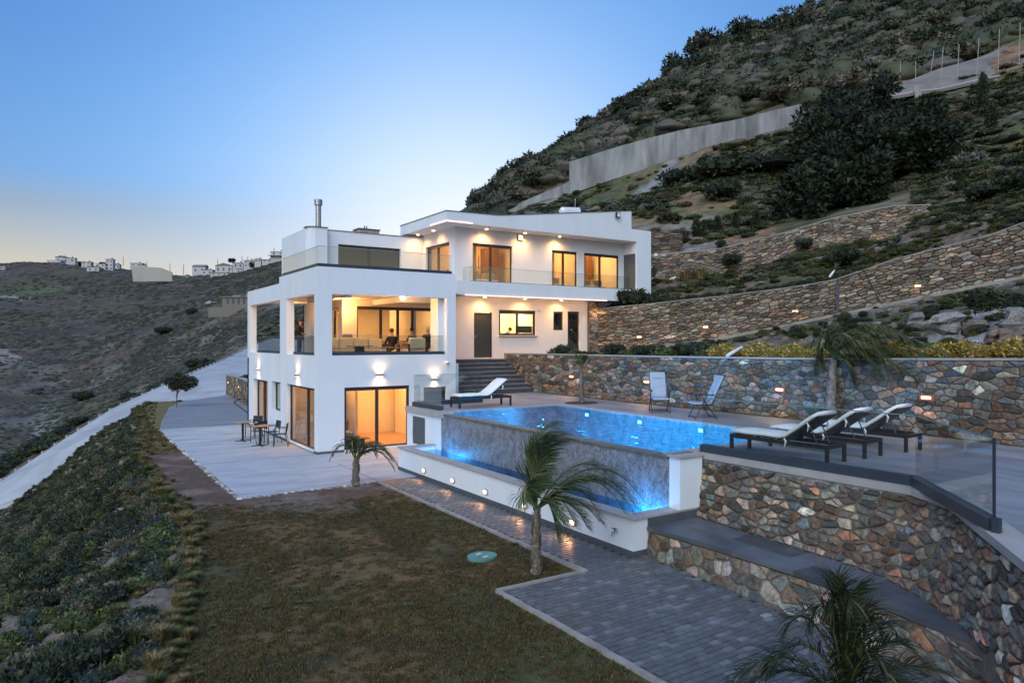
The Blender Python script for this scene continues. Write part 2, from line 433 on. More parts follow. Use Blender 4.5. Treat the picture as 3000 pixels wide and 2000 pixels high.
# --- chimney block at the back of the roof terrace
wall('wall', 'y', 8.3, .25, 2.07, 8.03, 6.155, 9.03, [(3.61, 6.78, 6.155, 8.42)], parent=villa)
wall('wall', 'x', 2.07, .25, 8.55, 12.3, 6.155, 9.03, parent=villa)
slab('roof', [(2.09, 8.32), (8.0, 8.32), (8.0, 12.2), (2.09, 12.2)], 8.75, 8.85, M_COPING)
wall('wall', 'y', 12.3, .2, 2.3, 8.0, 6.155, 9.0, parent=villa)
b_ = MB(); b_.prism([(2.12, 8.3), (2.10, 8.15), (2.2, 7.98), (2.4, 7.9), (2.96, 7.9), (2.96, 8.3)], 6.155, 9.06)
b_.build('chimney_breast', M_WHITE, villa)
MB().prism([(2.04, 8.56), (2.03, 8.1), (2.16, 7.93), (2.37, 7.84), (3.0, 7.84), (3.0, 8.24), (8.03, 8.24), (8.03, 8.30), (3.0, 8.30)][:5] + [(3.0, 8.24), (3.0, 8.4), (2.04, 8.56)], 9.062, 9.085).box(3.0, 8.26, 9.032, 8.0, 8.56, 9.055).build('parapet_cap', M_DARKBAND, villa)
window('y', 8.3, 3.61, 6.78, 6.17, 8.42, villa, leaves=2, rec=.14, fw=.05, head=.06, pane=M_DARKPANE, name='terrace_window')
MB().box(3.0, 9.4, 6.16, 7.9, 9.5, 8.7).build('inner_wall', M_GREYPANEL, villa)
fl = MB().tube([(2.62, 8.15, 9.06), (2.62, 8.15, 10.12)], .125, 14, cap=True).tube([(2.62, 8.15, 10.08), (2.62, 8.15, 10.10), (2.62, 8.15, 10.34), (2.62, 8.15, 10.36)], [.15, .18, .18, .17], 14).build('flue', M_STEEL2, villa, smooth=False)
MB().tube([(2.62, 8.15, 9.06), (2.62, 8.15, 9.12)], .17, 14).build('collar', M_STEEL2, fl)
ch = MB().box(5.55, 10.7, 8.85, 6.65, 11.5, 9.62).build('roof_chimney', mat('chimney_stone', (.42, .33, .27), .85, var=.3, vscale=8), villa)
MB().box(5.5, 10.65, 9.62, 6.7, 11.55, 9.67).tube([(5.95, 11, 9.66), (5.95, 11, 9.85)], .03, 6).tube([(6.15, 11.2, 9.66), (6.15, 11.2, 9.88)], .03, 6).build('chimney_cap', M_DARKBAND, ch)
# --- right wing
wall('wall', 'y', 5.0, .25, 8.0, 15.92, 3.05, 5.97, [(9.05, 10.05, 3.08, 5.24), (10.44, 12.60, 4.15, 5.38), (13.70, 14.33, 4.42, 5.38), (14.62, 15.40, 3.08, 5.40)], parent=villa, m=M_CREAM)
wall('wall', 'x', 8.0, .2, 5.25, 10.4, 3.05, 5.97, parent=villa)
o = MB().box(9.07, 5.08, 3.09, 10.03, 5.15, 5.22).build('door', mat('dark_door', (.045, .05, .05), .5, var=.1), villa)
MB().tube([(9.16, 5.05, 4.02), (9.16, 5.05, 4.17)], .015, 6).box(9.13, 5.045, 4.06, 9.2, 5.08, 4.1).build('handle', M_STEEL2, o)
MB().box(9.05, 5.02, 3.085, 9.08, 5.20, 5.235).box(10.02, 5.02, 3.085, 10.045, 5.20, 5.235).build('door_frame', M_FRAME, villa)
window('y', 5.0, 10.44, 12.60, 4.15, 5.38, villa, leaves=2, rec=.05, fw=.12, head=.19, sill=.10, name='kitchen_window')
wc = MB().box(11.52, 5.12, 4.27, 12.46, 5.128, 4.62).build('lower_blind', M_GREYPANEL, villa)
MB().box(10.40, 4.90, 4.10, 12.66, 5.0, 4.148).build('window_sill', M_COPING, villa)
window('y', 5.0, 13.70, 14.33, 4.42, 5.38, villa, leaves=1, rec=.06, pane=M_DARKPANE)
window('y', 5.0, 14.62, 15.40, 3.08, 5.40, villa, leaves=1, rec=.08, fw=.09, pane=M_DARKPANE, name='glass_door')
wall('inner_wall', 'y', 7.6, .1, 8.3, 16, 3.05, 5.9, m=M_CREAM, parent=villa)
MB().box(8.25, 5.27, 3.05, 16.2, 7.55, 3.09).build('inner_floor', M_WOOD, villa)
MB().box(12.7, 5.26, 3.09, 12.8, 7.5, 5.9).build('inner_wall', M_CREAM, villa); MB().box(15.9, 5.26, 3.09, 16.0, 7.5, 5.9).build('inner_wall', M_CREAM, villa)
MB().box(10.5, 6.9, 3.09, 11.0, 7.5, 5.1).build('refrigerator_cabinet', mat('dark_brown', (.09, .05, .03), .4), villa)
# balcony slab of the upper storey
MB().box(7.6, 4.0, 5.97, 18.46, 4.22, 6.60).build('balcony_fascia', M_WHITE, villa)
MB().prism([(7.62, 4.222), (19.5, 4.222), (19.5, 9.9), (8.0, 9.9), (8.0, 5.1)], 6.0, 6.33).build('balcony_floor', M_CREAM, villa)
ws = [(8.98, 11.20), (13.62, 15.24), (15.70, 18.12)]
wall('wall', 'y', 5.0, .25, 8.03, 18.5, 6.33, 9.17, [(a, b, 6.36, 8.50) for a, b in ws], parent=villa)
for a, b in ws:
    window('y', 5.0, a, b, 6.36, 8.50, villa, rec=.06, fw=.06, head=.14, name='sliding_window', fm=mat('brown_frame', (.05, .032, .024), .4), split=[a + (b - a) * .46])
wall('wall', 'x', 8.03, .25, 5.25, 8.30, 6.155, 9.17, [(5.56, 8.05, 6.2, 8.55)], parent=villa)
window('x', 8.03, 5.56, 8.05, 6.2, 8.55, villa, rec=.10, fw=.07, head=.14, name='sliding_window', split=[6.9], fm=mat('brown_frame'))
wall('inner_wall', 'y', 7.9, .1, 8.3, 18.5, 6.33, 9.1, m=mat('bedroom_wall', (.72, .56, .40), .8, var=.05), parent=villa)
MB().box(12.4, 5.26, 6.34, 12.5, 7.85, 9.1).build('inner_wall', M_CREAM, villa); MB().box(15.42, 5.26, 6.34, 15.52, 7.85, 9.1).build('inner_wall', M_CREAM, villa)
MB().box(8.3, 5.27, 6.335, 18.5, 7.85, 6.36).build('inner_floor', M_WOOD, villa)
# side pier and dark side door
MB().box(18.5, 4.0, 5.2, 19.53, 4.25, 9.81).box(18.5, 4.25, 5.2, 18.75, 10, 9.17).box(19.28, 4.25, 5.2, 19.53, 10, 9.80).build('pier', M_WHITE, villa)
MB().box(18.46, 4.12, 6.36, 18.498, 4.98, 8.55).build('side_door', M_GREYPANEL, villa)
# roof: parapet fascia with the slanting top, left face, deck
RF = [(7.06, 9.172), (19.53, 9.172)]
fas = [(7.06, 9.172), (18.499, 9.172), (18.499, 9.812), (18.11, 9.812), (18.11, 10.77), (9.84, 9.72), (7.06, 9.66)]
mb = MB(); n = len(fas)
a = [(x, 4.0, z) for x, z in fas]; b = [(x, 4.22, z) for x, z in fas]
mb.add(a + b, [(0, 1, 2, 3, 4, 5, 6), tuple(range(7, 14))[::-1]] + [(i, i + n, (i + 1) % n + n, (i + 1) % n) for i in range(n)])
mb.build('roof_fascia', M_WHITE, villa)
MB().box(7.06, 4.222, 9.172, 7.26, 8.96, 9.66).box(7.261, 8.75, 9.172, 19.2, 8.96, 9.66).build('roof_fascia', M_WHITE, villa)
MB().box(7.27, 4.23, 9.175, 19.27, 8.74, 9.42).build('soffit', M_WHITE, villa)
cap = MB()
for (x0, z0), (x1, z1) in (((7.03, 9.662), (9.84, 9.722)), ((9.84, 9.722), (18.11, 10.772))):
    cap.add([(x0, 3.97, z0), (x1, 3.97, z1), (x1, 4.25, z1), (x0, 4.25, z0), (x0, 3.97, z0 + .022), (x1, 3.97, z1 + .022), (x1, 4.25, z1 + .022), (x0, 4.25, z0 + .022)], [(3, 2, 1, 0), (4, 5, 6, 7), (0, 1, 5, 4), (2, 3, 7, 6), (0, 4, 7, 3), (1, 2, 6, 5)])
cap.box(7.03, 4.26, 9.662, 7.28, 8.98, 9.684)
cap.build('parapet_cap', M_DARKBAND, villa)
# balcony glass of the upper storey
rail('rail', [(8.42, 4.95), (8.42, 4.12), (18.1, 4.12)], 6.602, 6.63, 7.27, villa)
# led strips
MB().box(6.99, 3.97, 9.19, 8.40, 3.998, 9.235).box(7.03, 3.999, 9.19, 7.058, 5.6, 9.235).build('led_strip', E_STRIP, villa)
MB().box(8.0, 3.965, 5.935, 16.4, 3.998, 5.966).build('led_strip', E_STRIP, villa)
light('AREA', 'led_light', (12.2, 4.35, 5.90), 20, (1, .6, .38), 8, (12.2, 4.9, 5.2), size_y=.05)
# soffit downlights: recessed ring with a lamp
def downlight(x, y, z, e, cone=150, aim=None):
    o = MB().tube([(x, y, z - .03), (x, y, z - .002)], .10, 14).build('downlight', M_STEEL2, villa)
    MB().tube([(x, y, z - .06), (x, y, z - .031)], [.05, .08], 12).build('lens', E_WARM, o)
    light('SPOT', 'downlight_lamp', (x, y, z - .09), e * 1.35, (1, .50, .17), .12, aim or (x, y + .0, z - 1), 165, blend=1)
for x, y in ((9.5, 4.6), (11.7, 4.6), (13.8, 4.6)): downlight(x, y, 9.17, 95)
for x, y in ((7.6, 6.35), (7.55, 7.95)): downlight(x, y, 9.17, 60)
slab('soffit', [(8.0, 4.23), (16.5, 4.23), (16.5, 4.99), (8.0, 4.99)], 5.972, 5.998, M_CREAM)
for x in (9.4, 11.7, 13.9): downlight(x, 4.6, 5.97, 95)
# balcony lamp under the front lintel and inside glow
o = MB().box(3.2, .12, 5.40, 3.32, .28, 5.495).build('lintel_lamp', E_WHITE, villa)
light('POINT', 'lintel_light', (3.25, .9, 5.28), 120, (1, .50, .16), .06)
light('POINT', 'balcony_light', (2.6, 4.3, 5.25), 75, (1, .48, .15), .1)
light('POINT', 'balcony_light', (1.2, 1.4, 5.3), 40, (1, .48, .15), .1)
light('POINT', 'balcony_light', (1.6, 8.4, 5.2), 22, (1, .5, .18), .1)
# room lights
def room_light(x, y, z, sx, sy, e, c=WARM): light('AREA', 'room_light', (x, y, z), e, c, sx, (x, y, z - 1), size_y=sy)
room_light(3.6, 2.3, 2.82, 1.6, 1.5, 150, (1, .42, .12))
room_light(1.2, 2.2, 2.82, 1.2, 2, 65, (1, .44, .14))
room_light(2, 7.5, 2.82, 2, 2, 80, (1, .44, .14))
room_light(4.4, 7.4, 5.58, 2, 2, 130, (1, .48, .15))
room_light(7.0, 7.0, 5.58, 1.2, 2, 50, (1, .48, .15))
room_light(11.6, 6.5, 5.88, 1.6, 1.2, 330, (1, .68, .22))
for x in (10.3, 14.0, 17.0): room_light(x, 6.6, 9.05, 1.8, 1.2, 115, (1, .45, .12))
# wall lamps of the lower storey (up and down light)
def updown(axis, u, z, parent=villa, e=20):
    M = fr(axis, 0)
    mb = MB(); mb.box(u - .15, .0, z - .045, u + .15, .10, z + .045, M)
    o = mb.build('wall_lamp', M_STEEL2, parent, bevel=.012)
    MB().box(u - .12, .02, z + .046, u + .12, .085, z + .05, M).box(u - .12, .02, z - .05, u + .12, .085, z - .046, M).build('lens', E_WHITE, o)
    for s in (1, -1):
        p = M @ Vector((u, .085, z + s * .075)); t = M @ Vector((u, .05, z + s * 1.2))
        light('SPOT', 'wall_lamp_light', p, e, (1, .60, .28), .06, t, 165, blend=1)
updown('y', 2.25, 2.66); updown('y', 4.44, 2.42); updown('x', 8.26, 2.60); updown('x', 2.29, 2.62)
# small fittings
o = MB().box(11.5, 4.93, 8.80, 11.80, 4.998, 9.10).build('bulkhead_lamp', mat('brown_frame'), villa)
MB().box(11.53, 4.915, 8.83, 11.77, 4.929, 9.07).build('lens', mat('lit_opal', (.9, .8, .7), emit=(1, .75, .5), estr=1.2), o)
o = MB().box(16.9, 3.80, 10.30, 17.18, 3.90, 10.56).box(17.02, 3.9, 10.40, 17.06, 4.0, 10.44).build('floodlight', M_BLACKMETAL, villa)
MB().box(16.94, 3.79, 10.33, 17.15, 3.799, 10.53).build('lens', mat('flood_lens', (.8, .8, .85), .3), o)
o = MB().tube([(4.93, -.10, 3.07), (4.93, 0, 3.07)], .06, 10).tube([(4.90, -.24, 3.02), (4.98, -.08, 3.08)], .045, 10).build('security_camera', mat('white_plastic', (.8, .8, .8), .4), villa)
MB().tube([(4.895, -.255, 3.015), (4.90, -.235, 3.02)], .03, 10).build('lens', M_BLACKMETAL, o)
MB().box(12.74, 4.93, 5.40, 12.95, 4.998, 5.56).build('alarm_box', mat('white_plastic'), villa)
MB().box(8.86, 4.985, 4.02, 8.93, 4.999, 4.14).build('switch_plate', mat('white_plastic'), villa)
# solar boiler on the roof, aerial
sb = PY(1668, 622, 7.3)
o = MB().tube([(sb.x - .62, 7.3, sb.z - .02), (sb.x - .5, 7.3, sb.z + .02), (sb.x + .62, 7.3, sb.z + .08)], [.14, .22, .25], 16).box(sb.x - .5, 7.25, 9.42, sb.x - .44, 7.35, sb.z - .1).box(sb.x + .5, 7.25, 9.42, sb.x + .56, 7.35, sb.z - .1).build('solar_boiler', mat('white_plastic'), villa)
MB().tube([(sb.x + .621, 7.3, sb.z + .08), (sb.x + .65, 7.3, sb.z + .08)], [.14, .1], 14).build('end_cap', M_FRAME, o)
ax = PY(1685, 600, 7.9).x
mb = MB().tube([(ax, 7.9, 9.4), (ax, 7.9, 12.0)], .02, 6)
for k, z in enumerate((11.3, 11.5, 11.7)):
    mb.tube([(ax, 7.9, 11.45), (ax + .9, 7.7, z + .1)], .012, 5)
mb.tube([(ax - .15, 7.9, 11.5), (ax + .15, 7.9, 11.4)], .025, 5)
mb.build('aerial', M_STEEL2, villa)

# --- stairs between deck and landing
stair = empty('entrance_stairs', (7.4, 2, 1.7), 0, 'wide dark grey steps rising from the pool deck to the kitchen landing', 'stairs')
for k in range(8):
    z = 1.7 + (k + 1) * .169; y0 = .80 + k * .30
    o = MB().box(-1.95, y0 - 2, z - .168 - 1.7, 2.06, 3.3 - 2 - (.0 if k else .0), z - 1.702, col=None).build('step', mat('stair_stone', (.075, .078, .085), .55, var=.25), stair)
    MB().box(-1.95, y0 - 2 - .02, z - 1.701, 2.06, y0 + .30 - 2, z - 1.676).build('tread', mat('stair_tread', (.24, .235, .24), .5, var=.2), o)
landing = MB().prism([(5.4, 3.21), (9.46, 3.21), (9.46, 3.0), (16.5, 3.0), (16.5, 5.0), (8.0, 5.0), (5.4, 3.3)], 2.8, 3.055).build('landing', mat('landing_tile', (.40, .30, .25), .5, var=.15))
tag(landing, kind='structure')
# ------------------------------------------------------------------ terrain
def tps(pts, vals, lam=1e-3):
    P = np.array(pts, float); n = len(P)
    d = np.linalg.norm(P[:, None] - P[None], axis=2)
    K = np.where(d > 0, d * d * np.log(np.maximum(d, 1e-9)), 0) + lam * np.eye(n)
    A = np.zeros((n + 3, n + 3)); A[:n, :n] = K; A[:n, n] = 1; A[:n, n + 1:] = P; A[n, :n] = 1; A[n + 1:, :n] = P.T
    w = np.linalg.solve(A, np.concatenate([np.array(vals, float), [0, 0, 0]]))
    def f(Q):
        Q = np.asarray(Q, float); out = np.zeros(len(Q))
        for i in range(0, len(Q), 20000):
            q = Q[i:i + 20000]; e = np.linalg.norm(q[:, None] - P[None], axis=2)
            k = np.where(e > 0, e * e * np.log(np.maximum(e, 1e-9)), 0)
            out[i:i + 20000] = k @ w[:n] + w[n] + q @ w[n + 1:]
        return out
    return f
US, DS = 700., .55
def key(u, d): return (u / US, math.log(d) / DS)
def zpix(u, y, d): return CZ + (1000 - y) * d / FPX
class Terr:
    """height field over polar world coordinates about the surveyed station"""
    def __init__(s, ctrl, rough):
        s.f = tps([key(u, d) for u, d, z in ctrl], [z for u, d, z in ctrl]); s.rough = rough
    def z(s, u, d):
        u = np.asarray(u, float); d = np.asarray(d, float)
        z = s.f(np.stack([u.ravel() / US, np.log(d.ravel()) / DS], 1)).reshape(u.shape)
        a = (u - 1500) / FPX
        x = CX + d * (FV[0] + a * RV[0]); y = CY + d * (FV[1] + a * RV[1])
        return x, y, z + s.rough(x, y, u, d)
def grid_mesh(name, X, Y, Z, C, m, kind='structure', smooth=True):
    h, w = X.shape
    me = bpy.data.meshes.new(name)
    v = np.stack([X, Y, Z], -1).reshape(-1, 3)
    i = np.arange(h * w).reshape(h, w)
    f = np.stack([i[:-1, :-1], i[:-1, 1:], i[1:, 1:], i[1:, :-1]], -1).reshape(-1, 4)
    me.vertices.add(len(v)); me.vertices.foreach_set('co', v.astype(np.float32).ravel())
    me.loops.add(len(f) * 4); me.loops.foreach_set('vertex_index', f.astype(np.int32).ravel())
    me.polygons.add(len(f)); me.polygons.foreach_set('loop_start', np.arange(0, len(f) * 4, 4, dtype=np.int32)); me.polygons.foreach_set('loop_total', np.full(len(f), 4, dtype=np.int32))
    me.polygons.foreach_set('use_smooth', [smooth] * len(f))
    if C is not None:
        ca = me.color_attributes.new('Col', 'FLOAT_COLOR', 'POINT')
        c = np.concatenate([np.clip(C, 0, 1).reshape(-1, 3), np.ones((h * w, 1))], 1)
        ca.data.foreach_set('color', c.astype(np.float32).ravel())
    me.materials.append(m); me.update(); me.validate()
    o = bpy.data.objects.new(name, me); COL.objects.link(o)
    if kind: o['kind'] = kind
    return o
def mixc(a, b, t): return np.asarray(a) * (1 - t[..., None]) + np.asarray(b) * t[..., None]
def sstep(a, b, x): t = np.clip((x - a) / (b - a), 0, 1); return t * t * (3 - 2 * t)

def track_b(pts, w):
    best = np.full(XB.shape, 1e9); P = [np.array(D(u, 1000, d)[:2]) for u, d in pts]
    for a, b in zip(P[:-1], P[1:]):
        ab = b - a; t = np.clip(((XB - a[0]) * ab[0] + (YB - a[1]) * ab[1]) / (ab @ ab), 0, 1)
        best = np.minimum(best, np.hypot(XB - a[0] - t * ab[0], YB - a[1] - t * ab[1]))
    return sstep(w, w * .5, best + (fbm(XB / 3, YB / 3, 2, 35) - .5) * w)
def ctrl(L): return [(u, d, zpix(u, y, d)) for u, y, d in L]
# far and left country
A_ctrl = ctrl([(-1400, 1500, 34), (-900, 1640, 29), (-500, 1760, 30), (-200, 1548, 38), (0, 1413, 46), (150, 1313, 50), (330, 1199, 56), (500, 1122, 62), (640, 1064, 75), (727, 1022, 95), (800, 994, 110), (1000, 940, 120), (1300, 920, 120), (1600, 900, 110),
  (-1200, 1330, 90), (-500, 1420, 80), (0, 1372, 90), (200, 1272, 88), (330, 1215, 90), (500, 1140, 110), (640, 1090, 120),
  (-1200, 1200, 160), (-500, 1250, 160), (0, 1290, 140), (180, 1270, 150), (400, 1180, 150), (560, 1100, 160), (700, 1030, 170), (1000, 900, 170), (1400, 850, 160),
  (-1200, 1050, 260), (-500, 1080, 260), (0, 1100, 230), (200, 1110, 230), (400, 1060, 230), (560, 1000, 230), (720, 930, 230), (900, 850, 220), (1300, 790, 220),
  (-1000, 930, 400), (0, 930, 380), (250, 930, 380), (450, 905, 370), (640, 880, 330), (760, 840, 330), (900, 790, 330), (1300, 730, 330),
  (0, 840, 520), (250, 832, 520), (440, 834, 490), (560, 828, 470), (700, 815, 440),
  (-1200, 820, 700), (-400, 800, 680), (-120, 795, 680), (0, 774, 650), (90, 768, 640), (150, 773, 630), (240, 778, 620), (330, 785, 610), (380, 792, 600), (440, 800, 590), (520, 812, 560), (600, 808, 550), (660, 806, 540), (740, 792, 520), (800, 772, 500), (860, 755, 480), (900, 745, 470), (1000, 735, 450), (1300, 700, 430), (1700, 700, 400)])
A_ctrl += [(u, 900, z) for u, z in ((-1200, 30), (0, 55), (300, 60), (500, 45), (700, 50), (1000, 60), (1500, 60))]
def roughA(x, y, u, d):
    k = sstep(50, 120, d)
    t = fbm(x / 60, y / 60, 4, 3) - .5; t2 = fbm(x / 14, y / 14, 4, 9) - .5
    edge = sstep(420, 330, d) * .93 + .07
    return k * (t * 9 * edge + t2 * 2.2 * np.minimum(1, d / 200) * edge) - (1 - k) * 0
TA = Terr(A_ctrl, roughA)
OUTER = [(-1400, 34), (-900, 29), (-500, 30), (-200, 38), (0, 46), (150, 50), (330, 56), (500, 62), (640, 75), (727, 95), (800, 110), (1000, 120), (1900, 120)]
uu = np.concatenate([np.linspace(-1400, -60, 60), np.linspace(-50, 1000, 420), np.linspace(1020, 1900, 50)])
dd0 = np.interp(uu, [p[0] for p in OUTER], [p[1] for p in OUTER])
tt = np.linspace(0, 1, 330)
UU = np.repeat(uu[None], len(tt), 0); DD = dd0[None] * (930 / dd0[None]) ** tt[:, None]
XA, YA, ZA = TA.z(UU, DD)
ZA[0] = np.interp(uu, [p[0] for p in OUTER], [zpix(p[0], y, p[1]) for p, y in zip(OUTER, (1500, 1640, 1760, 1545, 1410, 1310, 1195, 1118, 1060, 1018, 990, 940, 900))]) - .02
def terr_color(x, y, d, seed=0, base=((.085, .062, .046), (.045, .040, .026), (.135, .105, .085))):
    a = fbm(x / 22, y / 22, 5, seed); b = fbm(x / 5, y / 5, 4, seed + 5); c = fbm(x / 70, y / 70, 3, seed + 8)
    C = mixc(base[0], base[1], sstep(.42, .62, a)); C = mixc(C, base[2], sstep(.52, .70, b) * .75)
    C = mixc(C, (.10, .095, .045), sstep(.6, .75, c) * .6)
    return C
CA = terr_color(XA, YA, DD, 2)
# terrace lines on the spur, pale tracks, gullies, a green field
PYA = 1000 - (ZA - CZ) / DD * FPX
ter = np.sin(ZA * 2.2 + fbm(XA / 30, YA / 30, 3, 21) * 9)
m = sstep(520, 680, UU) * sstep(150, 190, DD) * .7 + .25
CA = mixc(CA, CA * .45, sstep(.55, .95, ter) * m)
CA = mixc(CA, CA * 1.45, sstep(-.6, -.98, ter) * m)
def track(pts, w):
    global CA
    best = np.full(XA.shape, 1e9)
    P = [np.array(D(u, 1000, d)[:2]) for u, d in pts]
    for a, b in zip(P[:-1], P[1:]):
        ab = b - a; t = np.clip(((XA - a[0]) * ab[0] + (YA - a[1]) * ab[1]) / (ab @ ab), 0, 1)
        best = np.minimum(best, np.hypot(XA - a[0] - t * ab[0], YA - a[1] - t * ab[1]))
    return sstep(w, w * .55, best + (fbm(XA / 4, YA / 4, 2, 33) - .5) * w * .6)
CA = mixc(CA, (.42, .38, .34), track([(590, 360), (640, 330), (690, 300), (720, 290)], 3.2))
CA = mixc(CA, (.22, .205, .195), track([(-60, 112), (60, 122), (95, 132), (130, 160)], 2.6))
CA = mixc(CA, (.24, .21, .19), track([(-80, 300), (10, 270), (60, 255)], 4.5))
CA = mixc(CA, (.26, .24, .22), track([(20, 480), (55, 460), (75, 470)], 6))
CA = mixc(CA, (.025, .03, .022), track([(90, 170), (210, 190), (330, 215), (450, 245), (540, 290)], 9) * .85)
CA = mixc(CA, (.10, .13, .05), track([(60, 505), (130, 500)], 22) * .8)
CA = mixc(CA, (.16, .145, .13), sstep(.50, .66, fbm(XA / 9, YA / 9, 4, 77)) * sstep(330, 220, DD) * .8)
M_TERR = mat('hillside_ground', attr=True, rough=.95, var=.5, vscale=.9, bump=.16, bscale=2.4)
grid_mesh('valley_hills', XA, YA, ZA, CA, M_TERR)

# hill on the right
B_ctrl = ctrl([(1330, 720, 190), (1400, 640, 160), (1450, 575, 155), (1530, 535, 150), (1625, 520, 146), (1680, 465, 143), (1780, 412, 140), (1850, 375, 138), (1930, 300, 136), (2000, 248, 135), (2080, 182, 133), (2200, 135, 130), (2370, 86, 128), (2420, 46, 126), (2600, -110, 124), (2800, -250, 120), (3000, -390, 118), (3400, -650, 112), (4100, -1000, 105),
  (1330, 690, 110), (1470, 640, 98), (1668, 560, 93.5), (1790, 520, 91), (1975, 468, 86), (2200, 410, 80), (2335, 378, 75.5), (1700, 590, 86), (1850, 560, 82), (2000, 520, 79), (2200, 440, 73),
  (1668, 478, 99), (1975, 392, 91), (2200, 345, 84), (2335, 316, 80),
  (1330, 690, 52), (1500, 680, 55), (1500, 628, 80), (1700, 640, 62), (1860, 668, 52), (1700, 610, 74), (1900, 575, 66), (2100, 520, 60), (2250, 450, 64),
  (1907, 749, 45.4), (2109, 730, 44.4), (2297, 683, 43.4), (2435, 641, 42.4), (2612, 605, 41.4), (2728, 600, 40.4), (2900, 590, 36), (3000, 560, 34), (3400, 480, 30), (4100, 400, 26),
  (2000, 700, 49), (2300, 560, 54), (2600, 480, 56), (2600, 330, 66), (2570, 290, 69), (2750, 262, 66.5), (2880, 232, 65), (3000, 190, 64), (3300, 90, 60), (2750, 222, 71), (3000, 130, 69), (2800, 430, 54), (3000, 380, 50), (2800, 60, 88), (3000, -60, 86), (2500, 130, 96), (3500, -200, 78), (4100, 0, 50)])
B_ctrl += [(u, 210, z) for u, z in ((1330, 10), (1600, 20), (2000, 42), (2500, 60), (3000, 75), (4100, 85))]
def roughB(x, y, u, d):
    k = sstep(0, 12, d - np.interp(u, [1330, 1907, 2109, 2297, 2435, 2612, 2728, 3000, 4100], [52, 45, 44, 43, 42, 41, 40, 34, 26]))
    return k * ((fbm(x / 16, y / 16, 4, 41) - .5) * 2.6 + (fbm(x / 4, y / 4, 3, 43) - .5) * .8)
TB = Terr(B_ctrl, roughB)
INNER = [(1330, 52), (1860, 46.5), (1907, 45), (2109, 44), (2297, 43), (2435, 42), (2612, 41), (2728, 40), (2900, 36), (3000, 34), (3400, 30), (4100, 26)]
ub = np.concatenate([np.linspace(1330, 3050, 430), np.linspace(3060, 4100, 60)])
db0 = np.interp(ub, [p[0] for p in INNER], [p[1] for p in INNER])
tb = np.linspace(0, 1, 260)
UB = np.repeat(ub[None], len(tb), 0); DB = db0[None] * (210 / db0[None]) ** tb[:, None]
XB, YB, ZB = TB.z(UB, DB)
CB = terr_color(XB, YB, DB, 50, ((.14, .105, .075), (.075, .08, .038), (.21, .17, .135)))
PYB = 1000 - (ZB - CZ) / DB * FPX
g_ = fbm(XB / 9, YB / 9, 4, 61)
CB = mixc(CB, (.26, .15, .09), sstep(.50, .62, g_) * sstep(95, 70, DB) * .8)
CB = mixc(CB, (.085, .10, .03), sstep(.5, .62, fbm(XB / 7, YB / 7, 4, 65)) * sstep(105, 80, DB) * .85)
CB = mixc(CB, (.09, .08, .06), sstep(100, 110, DB) * .6)
CB = mixc(CB, (.24, .215, .20), sstep(54, 50, DB) * sstep(2140, 2060, UB) * .9)
CB = mixc(CB, (.085, .10, .035), sstep(.40, .52, fbm(XB / 5, YB / 5, 4, 67)) * sstep(96, 90, DB) * sstep(50, 60, DB) * sstep(2050, 1900, UB) * .9)
CB = mixc(CB, (.26, .25, .245), track_b([(1500, 92), (1560, 93), (1640, 92), (1700, 90)], 1.8) * .9)
CB = mixc(CB, (.24, .24, .25), track_b([(1760, 66), (1830, 78), (1960, 85)], 1.6) * .9)
CB = mixc(CB, (.34, .20, .125), track_b([(2180, 62), (2230, 68), (2290, 74)], 2.6) * .8)
grid_mesh('mountain_slope', XB, YB, ZB, CB, M_TERR)

# ------------------------------------------------------------------ road, bank, yard
ROAD_O = [D(u, y, d) for u, y, d in ((-1400, 1500, 34), (-900, 1640, 29), (-500, 1760, 30), (-200, 1545, 38), (0, 1410, 46), (150, 1310, 50), (330, 1195, 56), (500, 1118, 62), (640, 1060, 75), (727, 1018, 95), (800, 990, 110))]
ROAD_I = [D(u, y, d) for u, y, d in ((-1400, 1700, 27), (-900, 1900, 22), (-500, 1950, 24), (-200, 1680, 30.5), (0, 1500, 37.7), (116, 1418, 39), (212, 1335, 41.3), (312, 1246, 43.4), (424, 1199, 44), (500, 1179, 45), (535, 1176, 45.4))]
def resample(P, n):
    P = np.array([tuple(p) for p in P]); s = np.concatenate([[0], np.cumsum(np.linalg.norm(np.diff(P, axis=0), axis=1))]); t = np.linspace(0, s[-1], n)
    return np.stack([np.interp(t, s, P[:, k]) for k in range(3)], 1)
M_CONC = mat('pale_concrete', (.46, .47, .49), .75, var=.10, vscale=.5, bump=.004, bscale=8, col2=(.37, .38, .40), c2scale=.35)
def ruled(name, A, B, n, m, mt, C=None, kind='structure', warp=None):
    A = resample(A, n); B = resample(B, n); t = np.linspace(0, 1, m)[:, None, None]
    P = A[None] * (1 - t) + B[None] * t
    X, Y, Z = P[..., 0].copy(), P[..., 1].copy(), P[..., 2].copy()
    if warp is not None: Z += warp(X, Y, t[..., 0] + 0 * X)
    col = C(X, Y, Z, t[..., 0] + 0 * X) if C else None
    return grid_mesh(name, X, Y, Z, col, mt, kind), (X, Y, Z)
RI = ROAD_I + [Vector((2.9, 29.6, -.01)), Vector((6, 26, -.01)), Vector((14, 30, .4)), Vector((24, 50, 1.5)), Vector((30, 85, 3.6))]
road_o, _ = ruled('driveway', ROAD_O, RI, 120, 8, M_CONC)
